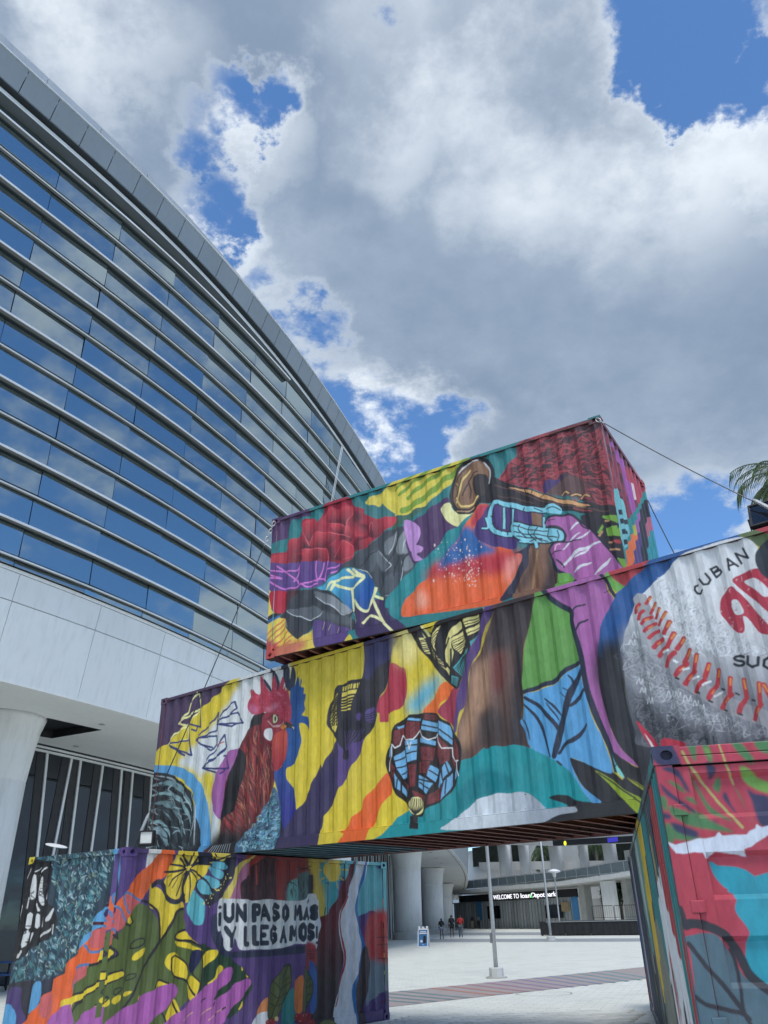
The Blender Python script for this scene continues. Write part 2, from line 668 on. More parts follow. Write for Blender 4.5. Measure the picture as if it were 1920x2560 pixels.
    def hatch(s, pts, cols, n, ln, wd, ang, spread=.3, curve=.2, alpha=.85, taper=.8):
        """n brush strokes scattered in a frame polygon; ang may be a function of position"""
        a = np.asarray(pts, float)
        lo, hi = a.min(0), a.max(0)
        k = 0
        for _ in range(n * 8):
            p = lo + s.rs.rand(2) * (hi - lo)
            if not s.inside(pts, p):
                continue
            g = (ang(p) if callable(ang) else ang) + s.rs.randn() * spread
            l = ln * (.6 + .8 * s.rs.rand())
            d = np.array([math.cos(g), math.sin(g)])
            nn = np.array([-d[1], d[0]]) * l * curve * s.rs.randn()
            q = [p - d * l / 2, p + nn, p + d * l / 2]
            if not (s.inside(pts, q[0]) and s.inside(pts, q[2])):
                continue
            s.line(q, wd * (.6 + .8 * s.rs.rand()), cols[s.rs.randint(len(cols))], True, alpha, taper)
            k += 1
            if k >= n:
                return

    def hatchlines(s, a, b, c, d, n, wd, col, wob=0.0):
        """n lines interpolated between edge a-b and edge c-d"""
        a, b, c, d = (np.asarray(q, float) for q in (a, b, c, d))
        for i in range(n):
            t = (i + .5) / n
            p, q = a + (c - a) * t, b + (d - b) * t
            m = (p + q) / 2 + s.rs.randn(2) * wob
            s.line([p, m, q], wd, col)

    GLY = {'A': [[(0, 0), (.5, 1), (1, 0)], [(.2, .35), (.8, .35)]], 'B': [[(0, 0), (0, 1), (.7, .92), (.75, .62), (0, .52), (.85, .42), (.85, .1), (0, 0)]],
           'C': [[(.95, .85), (.5, 1), (.1, .75), (.05, .3), (.4, 0), (.95, .15)]], 'E': [[(1, 1), (0, 1), (0, 0), (1, 0)], [(0, .5), (.8, .5)]],
           'G': [[(.95, .85), (.5, 1), (.08, .75), (.05, .25), (.5, 0), (.95, .15), (.95, .48), (.55, .48)]], 'L': [[(0, 1), (0, 0), (1, 0)]],
           'M': [[(0, 0), (.1, 1), (.5, .35), (.9, 1), (1, 0)]], 'N': [[(0, 0), (0, 1), (1, 0), (1, 1)]],
           'O': [[(.5, 1), (.05, .75), (.05, .25), (.5, 0), (.95, .25), (.95, .75), (.5, 1)]], 'P': [[(0, 0), (0, 1), (.8, .95), (.9, .65), (.7, .48), (0, .45)]],
           'S': [[(.92, .85), (.5, 1), (.08, .8), (.2, .56), (.8, .44), (.92, .2), (.5, 0), (.06, .15)]],
           'U': [[(0, 1), (.02, .25), (.5, 0), (.98, .25), (1, 1)]], 'Y': [[(0, 1), (.5, .5), (1, 1)], [(.5, .5), (.5, 0)]],
           '!': [[(.5, 1), (.5, .35)], [(.5, .1), (.5, .02)]], 'i': [[(.5, 0), (.5, .65)], [(.5, .92), (.5, 1)]], "'": [[(.1, 0), (.9, 1)]]}

    def glyph(s, ch, x, y, wd, hg, th, col, rot=0.0, sm=False):
        """letter in frame coordinates: (x, y) lower left"""
        cr, sr = math.cos(rot), math.sin(rot)
        for st in s.GLY[ch]:
            q = [(x + a * wd * cr + b * hg * sr, y + a * wd * sr - b * hg * cr) for a, b in st]
            s.line(q, th, col, smooth=sm)

    def image(s):
        im = bpy.data.images.new('mural_' + s.name, s.w, s.h, float_buffer=True)
        im.colorspace_settings.name = 'Linear Rec.709'
        px = np.ones((s.h, s.w, 4), np.float32)
        px[..., :3] = np.clip(s.img, .004, .86)
        im.pixels.foreach_set(px.ravel())
        im.update()
        return im


def mural_mat(m):
    ma, t, b = base_mat('paint_' + m.name, .48, .4)
    uvn = t.n('ShaderNodeUVMap')
    uvn.uv_map = 'UVMap'
    tx = t.n('ShaderNodeTexImage')
    tx.image = m.image()
    tx.interpolation = 'Cubic'
    tx.extension = 'EXTEND'
    tcn = t.n('ShaderNodeTexCoord')
    P = tcn.outputs['Object']
    jn = t.n('ShaderNodeTexNoise')
    t.link(P, jn.inputs['Vector'])
    jn.inputs['Scale'].default_value = 16
    jn.inputs['Detail'].default_value = 4
    jv = t.vmath('MULTIPLY', t.vmath('SUBTRACT', jn.outputs['Color'], (.5, .5, .5)), (.012 / m.L, .012 / m.H, 0))
    t.link(t.vmath('ADD', uvn.outputs[0], jv), tx.inputs[0])      # hand-painted, slightly ragged edges
    # faded and dusty in places, rain streaks, thin brush marks
    c = t.mix(t.rng(t.noise(P, 1.3, 6, .62), .35, .75, 0, .10), tx.outputs[0], (.34, .34, .33))
    mp = t.n('ShaderNodeMapping')
    t.link(P, mp.inputs[0])
    mp.inputs['Scale'].default_value = (14, 14, .8)
    c = t.mix(t.rng(t.noise(mp.outputs[0], 1.6, 5, .65), .5, .8, 0, .13), c, (.05, .045, .04))
    # brushed and sprayed coats of uneven depth, small chips down to primer and rust
    mp2 = t.n('ShaderNodeMapping')
    t.link(P, mp2.inputs[0])
    mp2.inputs['Scale'].default_value = (5, 5, 2)
    mp2.inputs['Rotation'].default_value = (.5, .4, .3)
    v = t.rng(t.noise(mp2.outputs[0], 2.6, 6, .7), .3, .7, .80, 1.14)
    hs = t.n('ShaderNodeHueSaturation')
    t.link(c, hs.inputs['Color'])
    t.link(v, hs.inputs['Value'])
    chip = t.math('MULTIPLY', t.rng(t.noise(P, 26, 3, .6), .70, .74), t.rng(t.noise(P, 1.1, 3, .6), .52, .62))
    c = t.mix(chip, hs.outputs[0], (.13, .075, .05))
    t.val(b.inputs['Base Color'], c)
    t.val(b.inputs['Roughness'], t.rng(t.noise(P, 5, 4, .6), .3, .7, .40, .60))
    bp = t.n('ShaderNodeBump')
    bp.inputs['Strength'].default_value = .12
    bp.inputs['Distance'].default_value = .004
    t.link(t.noise(P, 30, 4, .6), bp.inputs['Height'])
    t.link(bp.outputs[0], b.inputs['Normal'])
    return ma

BOXES = {'A': (-3.7109, 11.8765, 0.0, .9388, 6.058, 2.438, 2.591), 'B': (-4.4022, 15.1114, 2.591, -.6814, 12.19, 2.438, 2.896),
         'C': (-2.0236, 12.6453, 5.489, -.5372, 6.058, 2.438, 2.591), 'D': (1.7305, 5.3419, 0.0, -.2462, 2.438, 12.19, 2.591)}


def face(k, f):
    x, y, z, t, L, W, H = BOXES[k]
    e = np.array([math.cos(t), math.sin(t), 0])
    n = np.array([-math.sin(t), math.cos(t), 0])
    o = np.array([x, y, z])
    if f == 'front':
        return o, e, L, H
    if f == 'left':
        return o + n * W, -n, W, H
    if f == 'right':
        return o + e * L, n, W, H


YEL, WHT, PUR, NAV, BLK = (205, 184, 58), (202, 206, 208), (75, 58, 86), (44, 50, 72), (40, 41, 46)
LBL, MAG, BLU, ORA, TEA, CRE = (88, 150, 194), (156, 94, 153), (40, 82, 140), (217, 100, 50), (30, 138, 145), (226, 215, 152)


def paint_B():
    m = Mural('B', *face('B', 'front'), 150, YEL, 3)
    m.F('R1')
    m.poly([(60, 300), (760, 220), (735, 290), (700, 340), (640, 390), (585, 440), (530, 490), (470, 560), (410, 620), (330, 690), (260, 770), (215, 820), (160, 850), (60, 900)], PUR)
    m.poly([(950, 150), (1330, 30), (1330, 300), (1000, 900), (780, 1150), (700, 1500), (690, 1640), (650, 1790), (600, 1860), (610, 1500), (560, 1250), (500, 1130), (420, 1060), (330, 1040), (330, 980), (480, 820), (600, 700), (700, 560), (800, 400), (870, 290)], WHT, soft=.05)
    m.poly([(520, 1120), (620, 1080), (640, 1200), (600, 1420), (560, 1250)], YEL, soft=.05)
    m.poly([(40, 1035), (150, 1030), (260, 1032), (360, 1060), (440, 1110), (505, 1180), (540, 1260), (580, 1350), (592, 1500), (610, 1680), (625, 1860), (460, 1860), (470, 1400), (380, 1200), (250, 1120), (40, 1105)], LBL)
    hb = [(40, 1120), (160, 1100), (260, 1125), (340, 1190), (410, 1260), (450, 1350), (470, 1500), (490, 1860), (-60, 1880), (-20, 1300)]
    m.poly(hb, (38, 42, 47))
    for p, wd, c in [([(80, 1225), (200, 1195), (300, 1225), (370, 1305), (420, 1400)], 42, (104, 130, 134)), ([(75, 1320), (170, 1290), (270, 1315), (350, 1390), (400, 1500), (425, 1620)], 30, (125, 155, 158)),
                     ([(90, 1390), (200, 1385), (280, 1440), (330, 1560), (350, 1700)], 44, (88, 110, 114)), ([(60, 1480), (140, 1440), (220, 1500), (270, 1620), (290, 1760)], 36, (58, 68, 74)),
                     ([(60, 1580), (130, 1560), (190, 1620), (230, 1720)], 30, (130, 160, 165)), ([(40, 1690), (110, 1640), (170, 1690), (190, 1780)], 60, (120, 142, 150)),
                     ([(110, 1130), (230, 1150), (310, 1210)], 12, (140, 150, 155)), ([(300, 1480), (350, 1560), (370, 1680)], 12, (165, 180, 182)), ([(340, 1280), (400, 1380), (440, 1500)], 10, (170, 185, 188)),
                     ([(385, 1800), (450, 1600), (475, 1340)], 12, (150, 160, 165)), ([(455, 1780), (468, 1560), (478, 1400)], 9, (180, 188, 192)), ([(440, 1640), (420, 1560)], 8, (170, 178, 182)),
                     ([(60, 1260), (120, 1240), (180, 1250)], 14, (30, 32, 36)), ([(120, 1345), (220, 1340), (300, 1400)], 14, (28, 30, 34)), ([(120, 1500), (200, 1560), (240, 1680)], 22, (26, 28, 32))]:
        m.line(p, wd, c, taper=.7)
    m.hatch(hb, [(28, 30, 34), (60, 74, 78), (112, 138, 142), (150, 170, 175), (40, 44, 50)], 130, 90, 8, lambda p: .9 + .5 * (p[0] - 200) / 300, .35, .25)
    # sails drawn in line
    for p in ([(305, 635), (400, 530), (420, 450), (500, 345), (522, 490), (410, 560), (310, 630)], [(310, 635), (390, 655), (500, 520)], [(330, 600), (420, 560), (500, 500)], [(210, 830), (280, 730), (390, 660), (405, 780), (215, 835)]):
        m.line(p, 13, CRE, smooth=False)
    for p in ([(522, 490), (525, 670), (400, 635)], [(410, 640), (420, 790), (435, 935), (310, 885), (215, 835)], [(215, 835), (360, 935), (300, 880)], [(440, 690), (470, 705), (480, 670)], [(410, 790), (220, 825)],
              [(470, 790), (560, 690), (650, 600), (680, 530), (665, 700), (470, 790)], [(470, 790), (540, 840), (620, 890), (665, 830), (665, 750), (480, 775)], [(540, 840), (630, 860)],
              [(665, 640), (740, 520), (790, 460), (845, 428), (855, 490), (790, 560), (670, 610)], [(860, 525), (925, 630), (840, 632), (670, 640)], [(670, 640), (820, 662), (850, 632)], [(700, 600), (780, 560), (860, 530)],
              [(530, 1055), (600, 950), (690, 850), (740, 740), (755, 855), (690, 930), (600, 1000), (530, 1050)], [(530, 1055), (640, 1060), (790, 1060), (765, 935), (730, 940)], [(530, 1055), (700, 1110), (740, 1070)], [(600, 985), (700, 930), (750, 870)]):
        m.line(p, 13, (48, 58, 110), smooth=False)
    m.line([(670, 850), (735, 805)], 8, (170, 60, 70))
    m.poly([(865, 872), (800, 890), (740, 950), (700, 1040), (660, 1130), (625, 1220), (612, 1330), (630, 1430), (660, 1490), (695, 1535), (740, 1400), (820, 1100), (920, 880)], MAG)
    for p in ([(765, 935), (790, 1060)], [(640, 1060), (790, 1058)], [(700, 1110), (740, 1070)]):
        m.line(p, 13, (62, 52, 110), smooth=False)
    m.poly([(1190, 130), (1215, 135), (1240, 165), (1258, 210), (1268, 300), (1230, 340), (1190, 340)], NAV)
    m.poly([(1300, 40), (1350, 40), (1356, 100), (1366, 130), (1366, 220), (1378, 112), (1392, 102), (1410, 180), (1395, 280), (1360, 330), (1310, 260), (1290, 180)], NAV)
    m.poly([(1110, 215), (1145, 235), (1178, 310), (1175, 340), (1150, 300)], NAV)
    m.poly([(1368, 320), (1400, 270), (1422, 208), (1445, 195), (1455, 225), (1462, 292), (1470, 212), (1478, 235), (1472, 290), (1490, 295), (1487, 350), (1502, 360), (1490, 440), (1495, 500), (1475, 555), (1520, 570), (1545, 600), (1551, 650), (1540, 697), (1515, 655), (1480, 630), (1455, 640), (1462, 720), (1470, 800), (1450, 900), (1420, 985), (1370, 1030), (1335, 1060), (1330, 1140), (1360, 1210), (1400, 1260), (1415, 1330), (1425, 1440), (1425, 1500), (1390, 1600), (1350, 1700), (1310, 1720), (1270, 1500), (1225, 1200), (1210, 1090), (1240, 1070), (1300, 1000), (1330, 850), (1330, 700), (1360, 500)], (36, 80, 140), c2=(48, 52, 130), p1=(1400, 900), p2=(1380, 1450))
    neck = [(1100, 600), (1030, 640), (960, 690), (925, 780), (880, 890), (800, 1080), (740, 1270), (715, 1420), (695, 1600), (690, 1690), (640, 1780), (560, 1850), (860, 1850), (900, 1720), (1010, 1600), (1090, 1490), (1170, 1340), (1215, 1210), (1218, 1090), (1195, 900), (1140, 800), (1100, 740)]
    m.poly(neck, (96, 40, 45))
    m.hatch(neck, [(150, 52, 58), (168, 70, 62), (120, 42, 50), (60, 34, 40), (185, 118, 92), (45, 32, 38), (160, 48, 60), (140, 90, 78)], 420, 130, 9, lambda p: 1.45 + .35 * (p[0] - 1050) / 200, .16, .08, .75)
    m.poly([(880, 880), (920, 900), (940, 980), (920, 1120), (880, 1290), (850, 1420), (780, 1490), (730, 1530), (695, 1545), (720, 1400), (760, 1250), (810, 1050)], (30, 30, 34))
    m.poly([(690, 1640), (850, 1660), (1010, 1620), (900, 1720), (860, 1860), (600, 1860)], (34, 32, 36), soft=.06)
    for i in range(9):
        m.line([(600 + i * 24, 1850), (650 + i * 20, 1790 - 3 * i)], 10, (196, 200, 202), taper=.6)
    m.poly([(1040, 545), (1130, 535), (1145, 630), (1060, 640), (975, 690), (985, 640)], (34, 34, 38))
    br = [(1215, 1230), (1250, 1340), (1270, 1480), (1275, 1620), (1250, 1750), (1200, 1830), (880, 1870), (870, 1750), (960, 1650), (1070, 1540), (1110, 1420), (1180, 1330)]
    m.poly(br, (72, 104, 126))
    m.hatch(br, [(120, 168, 186), (96, 140, 164), (150, 188, 202), (52, 78, 100), (70, 96, 140), (86, 150, 165)], 260, 46, 17, lambda p: 2.2, .4, .3, .9, .9)
    m.hatch(br, [(34, 44, 56), (28, 36, 46)], 110, 40, 6, 2.3, .5, .5, .9)
    m.poly([(1278, 1480), (1312, 1690), (1345, 1720), (1310, 1840), (1220, 1850), (1262, 1700)], (44, 42, 54))
    m.poly([(1130, 540), (1200, 520), (1290, 555), (1350, 600), (1375, 640), (1330, 690), (1340, 770), (1190, 850), (1140, 800), (1100, 740), (1090, 640)], (146, 48, 62))
    m.poly([(1240, 720), (1325, 690), (1342, 760), (1340, 880), (1320, 980), (1260, 1050), (1220, 1080), (1195, 940), (1195, 820)], (190, 76, 64), c2=(146, 44, 58), p1=(1300, 780), p2=(1220, 1050))
    comb = [(1075, 185), (1100, 205), (1130, 260), (1175, 340), (1185, 230), (1205, 178), (1225, 190), (1245, 260), (1250, 330), (1280, 200), (1290, 195), (1302, 240), (1290, 310), (1312, 275), (1318, 285), (1312, 330), (1350, 315), (1362, 400), (1372, 520), (1358, 610), (1300, 600), (1190, 530), (1100, 535), (1030, 550), (980, 530), (955, 490), (960, 430), (985, 380), (980, 325), (1000, 310), (1005, 350), (1015, 310), (1050, 355), (1075, 350), (1075, 270)]
    m.poly(comb, (172, 54, 74))
    m.hatch(comb, [(190, 96, 124), (186, 70, 88), (150, 40, 60), (200, 120, 145)], 170, 24, 12, 1.2, .8, .2, .4)
    m.poly([(965, 470), (1000, 450), (1060, 490), (1040, 540), (985, 525)], (190, 100, 135), soft=.03)
    m.poly([(1150, 480), (1250, 440), (1230, 500), (1140, 520)], (196, 120, 140), soft=.02, alpha=.8)
    m.line([(1150, 610), (1200, 660), (1270, 650), (1300, 610)], 16, (196, 150, 150), taper=.6)
    m.line([(1130, 600), (1190, 560), (1260, 560)], 12, (88, 34, 46), taper=.5)
    m.ell((1222, 594), 32, 50, (60, 40, 40))
    m.ell((1222, 592), 26, 42, (206, 200, 160))
    m.ell((1230, 590), 8, 24, (25, 25, 28))
    m.ell((1163, 735), 42, 60, (224, 228, 230))
    m.poly([(1260, 660), (1300, 635), (1345, 622), (1385, 655), (1392, 688), (1345, 675), (1300, 700)], (52, 44, 48))
    m.poly([(1262, 665), (1310, 640), (1335, 668), (1290, 692)], (208, 128, 62))
    m.poly([(1370, 660), (1392, 668), (1390, 690)], (205, 205, 200), smooth=False)
    m.line([(1190, 850), (1160, 830), (1120, 770), (1095, 700)], 20, (110, 36, 46))
    for p in ([(1045, 700), (1032, 790)], [(1070, 750), (1090, 830)], [(1140, 860), (1165, 960)], [(1170, 900), (1200, 1000)], [(1180, 980), (1205, 1080)]):
        m.line(p, 8, (196, 186, 178), taper=.8)
    # purple ribbon
    m.poly([(1665, 1040), (1600, 1120), (1560, 1220), (1545, 1310), (1500, 1370), (1430, 1470), (1400, 1570), (1350, 1680), (1300, 1800), (1230, 1900), (1600, 1860), (1620, 1690), (1680, 1560)], (62, 50, 88))
    m.F('R2')
    m.poly([(570, 180), (875, 90), (830, 240), (800, 340), (790, 430), (770, 540), (740, 640), (690, 740), (665, 850), (660, 940), (590, 1060), (545, 1140), (530, 1190), (500, 1260), (450, 1310), (415, 1400), (380, 1480), (310, 1580), (270, 1690), (200, 1800), (150, 1900), (85, 2160), (-260, 2200), (-160, 1900), (-10, 1700), (50, 1580), (80, 1490), (150, 1410), (190, 1310), (250, 1210), (300, 1110), (330, 900), (450, 700), (530, 560), (550, 400)], (58, 52, 84))
    m.poly([(590, 230), (810, 170), (780, 400), (640, 560), (560, 560)], (60, 58, 94), soft=.05)
    m.poly([(300, 1130), (440, 1010), (660, 930), (545, 1140), (500, 1260), (415, 1400), (310, 1580), (300, 1400), (310, 1250)], (84, 66, 118))
    m.poly([(700, 440), (792, 400), (770, 540), (740, 640), (690, 740), (665, 850), (600, 820), (560, 700), (570, 600), (620, 520)], (50, 47, 52), soft=.02)
    bal = [(330, 630), (420, 590), (500, 575), (570, 590), (600, 700), (640, 830), (658, 900), (650, 960), (600, 1050), (540, 1130), (420, 1180), (405, 1240), (400, 1312), (335, 1312), (345, 1240), (320, 1200), (285, 1130), (240, 1070), (200, 1010), (198, 930), (215, 820), (250, 760), (270, 690), (300, 640)]
    m.poly(bal, (44, 43, 52))
    for p in ([(320, 705), (468, 672), (440, 750), (420, 862), (322, 872)], [(232, 850), (262, 780), (302, 705), (300, 990), (262, 1040), (215, 960)], [(335, 650), (495, 605), (480, 655), (335, 690)], [(218, 970), (300, 1010), (280, 1070), (240, 1040)]):
        m.poly(p, (214, 196, 92), smooth=False)
    m.poly([(560, 870), (640, 840), (642, 950), (565, 975)], (82, 68, 120))
    m.poly([(460, 900), (510, 890), (520, 930), (470, 960)], (82, 68, 120))
    m.hatchlines((315, 745), (470, 700), (315, 870), (425, 850), 5, 15, (40, 38, 46), 3)
    m.hatchlines((260, 780), (230, 1010), (300, 720), (300, 1010), 4, 10, (40, 38, 46), 6)
    m.hatchlines((215, 850), (310, 720), (215, 1030), (310, 960), 14, 8, (40, 38, 46), 6)
    m.hatchlines((335, 700), (345, 640), (490, 660), (495, 600), 7, 9, (40, 38, 46), 3)
    m.hatchlines((560, 900), (645, 860), (560, 980), (645, 950), 4, 9, (40, 38, 46), 3)
    m.line([(325, 700), (318, 880), (335, 1040), (370, 1200)], 16, (36, 35, 42))
    m.hatchlines((340, 1060), (360, 1230), (560, 1040), (400, 1230), 9, 7, (82, 70, 112), 4)
    m.poly([(790, 435), (830, 435), (870, 465), (920, 480), (935, 540), (942, 650), (935, 740), (910, 800), (860, 850), (800, 882), (760, 900), (668, 890), (665, 840), (680, 770), (730, 680), (760, 590), (775, 500)], (166, 54, 72))
    m.poly([(685, 890), (758, 890), (757, 972), (690, 977)], (166, 54, 72), smooth=False)
    m.poly([(860, 130), (1000, 110), (1050, 300), (1000, 420), (900, 450), (830, 330)], (220, 204, 130), soft=.08)
    m.poly([(1000, 720), (1180, 560), (1270, 580), (1200, 700), (1080, 880), (980, 900), (930, 830)], (92, 164, 188), soft=.08)
    m.poly([(1290, 600), (1370, 660), (1340, 720), (1250, 800), (1230, 870), (1215, 910), (1090, 900), (1130, 810), (1200, 730), (1250, 630)], (224, 106, 48))
    m.poly([(1370, 660), (1420, 690), (1400, 830), (1380, 1010), (1320, 980), (1230, 900), (1235, 850), (1300, 760)], (150, 55, 76))
    m.poly([(940, 95), (1010, 75), (1060, 60), (1150, 150), (1210, 60), (1280, 20), (1310, -10), (1400, -40), (1640, -90), (1640, 180), (1560, 200), (1520, 300), (1480, 420), (1430, 580), (1405, 672), (1350, 640), (1280, 580), (1210, 490), (1130, 390), (1070, 320), (1000, 220)], (38, 36, 40))
    cel = [[(1060, 90), (1095, 90), (1150, 180), (1095, 200)], [(1160, 180), (1240, 80), (1212, 180), (1192, 280), (1215, 340), (1150, 260)], [(1290, 210), (1350, 110), (1420, 40), (1452, 90), (1345, 200), (1350, 280), (1372, 330), (1330, 560), (1282, 480), (1272, 380)],
           [(1440, 30), (1600, -20), (1605, 40), (1482, 100)], [(1482, 128), (1602, 62), (1610, 110), (1502, 180)], [(1340, 212), (1450, 130), (1482, 230), (1424, 345), (1372, 295)], [(1050, 200), (1092, 200), (1145, 345), (1100, 335)], [(1155, 270), (1195, 300), (1200, 400), (1165, 350)], [(1205, 350), (1255, 385), (1280, 490), (1235, 440)]]
    for q in cel:
        m.poly(q, (222, 208, 138), smooth=False)
    for q in ([(1385, 450), (1424, 380), (1502, 290), (1462, 470), (1440, 560), (1362, 475)], [(1352, 545), (1408, 565), (1398, 645), (1352, 620)], [(1520, 235), (1605, 140), (1565, 250), (1530, 300)]):
        m.poly(q, (70, 152, 158), smooth=False)
    k = (38, 36, 40)
    m.hatchlines((1350, 230), (1465, 160), (1400, 340), (1480, 270), 7, 8, k, 5)
    m.hatchlines((1050, 225), (1100, 205), (1100, 340), (1145, 330), 7, 9, k, 3)
    m.hatchlines((1150, 290), (1200, 310), (1165, 360), (1200, 400), 5, 8, k, 2)
    m.hatchlines((1205, 370), (1255, 390), (1240, 450), (1280, 480), 5, 8, k, 2)
    m.hatchlines((1150, 200), (1230, 110), (1170, 280), (1200, 240), 4, 8, k, 3)
    m.hatchlines((1380, 480), (1440, 370), (1440, 560), (1490, 340), 6, 8, k, 3)
    m.hatchlines((1360, 560), (1355, 620), (1405, 570), (1398, 640), 5, 6, k, 1)
    m.hatchlines((1450, 50), (1600, 0), (1480, 90), (1600, 40), 2, 9, k, 4)
    m.hatchlines((1490, 150), (1600, 90), (1500, 170), (1610, 110), 1, 9, k, 4)
    for p in ([(1330, 200), (1275, 300), (1275, 400), (1290, 470)], [(1345, 300), (1345, 440), (1325, 590)], [(1060, 100), (1120, 200), (1200, 330), (1330, 480), (1420, 560)], [(1440, 20), (1450, 110), (1490, 230), (1520, 290)]):
        m.line(p, 20, k)
    m.F('R3')
    m.poly([(300, 285), (380, 255), (350, 340), (290, 470), (240, 640), (190, 740), (160, 850), (150, 960), (120, 1090), (80, 1150), (60, 1300), (30, 1300), (50, 1150), (70, 970), (120, 780), (165, 640), (230, 500)], (84, 62, 116))
    m.poly([(710, 150), (350, 270), (370, 290), (330, 400), (270, 620), (190, 750), (165, 850), (150, 980), (100, 1150), (70, 1290), (65, 1400), (95, 1550), (200, 1540), (350, 1450), (540, 1440), (650, 1450), (600, 1300), (560, 1210), (590, 1080), (590, 800), (600, 600), (640, 420), (685, 260)], (98, 74, 68))
    m.poly([(640, 300), (605, 600), (595, 900), (595, 1400), (480, 1430), (500, 900), (520, 500)], (50, 45, 50), soft=.05)
    m.poly([(360, 300), (690, 200), (640, 420), (600, 580), (300, 660)], (60, 52, 55), soft=.07)
    m.poly([(190, 790), (330, 740), (320, 1000), (250, 1300), (100, 1440), (80, 1300), (140, 1100)], (164, 128, 104), soft=.06)
    m.poly([(330, 700), (430, 680), (440, 900), (360, 1000)], (112, 62, 60), soft=.05)
    m.poly([(230, 1150), (420, 1150), (440, 1420), (250, 1420)], (66, 56, 56), soft=.06)
    m.hatch([(100, 420), (600, 420), (590, 1400), (90, 1400)], [(60, 50, 52), (120, 92, 80), (90, 68, 64), (50, 45, 50)], 60, 150, 12, 1.65, .08, .03, .25)
    m.poly([(-10, 1570), (95, 1535), (200, 1500), (270, 1450), (360, 1418), (440, 1420), (520, 1408), (600, 1420), (680, 1445), (760, 1480), (860, 1540), (960, 1620), (1020, 1690), (1080, 1790), (1125, 1870), (1010, 1860), (960, 1920), (800, 1950), (0, 2080), (-260, 2120), (-300, 1900), (-120, 1720)], TEA)
    m.F('R2')
    m.poly([(1660, 1240), (1560, 1300), (1440, 1330), (1420, 1480), (1300, 1650), (1150, 1760), (1060, 1800), (960, 1790), (870, 1840), (800, 1920), (720, 2010), (640, 2090), (1300, 2060), (1660, 1900)], TEA)
    m.poly([(745, 1440), (690, 1520), (600, 1610), (540, 1690), (520, 1770), (430, 1850), (400, 1930), (330, 1990), (360, 2010), (310, 2110), (530, 2090), (590, 1980), (660, 1860), (690, 1770), (740, 1680), (800, 1620), (790, 1540)], (216, 98, 48))
    m.F('R3')
    m.poly([(90, 1760), (200, 1650), (300, 1610), (440, 1640), (520, 1720), (440, 1790), (380, 1800), (200, 1850), (80, 1950)], (18, 118, 128), soft=.03)
    m.poly([(10, 2030), (120, 1940), (200, 1860), (290, 1820), (390, 1795), (480, 1795), (580, 1785), (660, 1815), (720, 1860), (780, 1920), (900, 1905), (1010, 1905), (1022, 1945), (900, 1970), (720, 2060), (-20, 2090)], (196, 204, 212), c2=(150, 158, 170), p1=(350, 1900), p2=(700, 1900))
    m.poly([(1190, 600), (1180, 760), (1190, 950), (1240, 1130), (1310, 1320), (1380, 1450), (1510, 1590), (1700, 1560), (1700, 1300), (1500, 1240), (1440, 1150), (1390, 950), (1390, 700), (1330, 640)], (38, 38, 44))
    m.poly([(785, 1832), (850, 1810), (940, 1812), (1010, 1850), (1210, 1870), (1560, 1850), (1600, 2090), (720, 2090), (800, 2010), (900, 1965), (1022, 1945), (1010, 1905), (960, 1905), (900, 1870)], (40, 40, 46))
    m.poly([(955, 1512), (1060, 1545), (1300, 1625), (1390, 1680), (1280, 1430), (1400, 1530), (1510, 1590), (1640, 1560), (1600, 1850), (1540, 1960), (1300, 1900), (1205, 1868), (1080, 1760), (1000, 1620)], (38, 38, 44))
    m.poly([(750, 130), (695, 165), (680, 260), (640, 420), (605, 590), (595, 750), (590, 975), (720, 945), (850, 885), (930, 805), (1040, 735), (1020, 600), (985, 500), (960, 370), (870, 290), (800, 220)], (96, 148, 76))
    m.poly([(1225, 25), (1285, -10), (1395, 135), (1335, 195), (1270, 120)], (104, 160, 78), smooth=False)
    m.poly([(1285, 5), (1700, -110), (1540, 20), (1470, 70), (1395, 138)], (170, 64, 70))
    m.poly([(765, 130), (1215, 10), (1240, 100), (1265, 180), (1310, 230), (1310, 280), (1270, 350), (1240, 400), (1220, 470), (1205, 560), (1190, 690), (1185, 800), (1195, 960), (1240, 1120), (1300, 1300), (1380, 1450), (1450, 1520), (1508, 1587), (1400, 1530), (1300, 1450), (1250, 1390), (1200, 1220), (1130, 1010), (1095, 880), (1075, 740), (1040, 600), (1005, 510), (980, 350), (880, 280), (800, 200)], (160, 97, 156))
    m.poly([(1700, -60), (1540, 15), (1470, 70), (1380, 150), (1322, 220), (1312, 290), (1240, 390), (1215, 500), (1205, 600), (1260, 660), (1330, 720), (1410, 720), (1410, 500), (1470, 330), (1530, 220), (1700, 60)], (40, 82, 140))
    m.poly([(1195, 620), (1260, 600), (1400, 640), (1400, 900), (1190, 900)], (36, 38, 46), soft=.07)
    m.poly([(600, 1010), (700, 975), (800, 940), (880, 890), (950, 820), (1050, 775), (1055, 860), (1085, 980), (1130, 1150), (1180, 1280), (1210, 1340), (1300, 1622), (1160, 1590), (1060, 1545), (965, 1515), (1000, 1620), (1080, 1760), (1217, 1862), (1180, 1872), (1110, 1850), (1000, 1670), (880, 1560), (800, 1510), (650, 1430), (600, 1300), (558, 1220), (585, 1180), (600, 1080)], (86, 152, 200))
    k = (38, 45, 64)
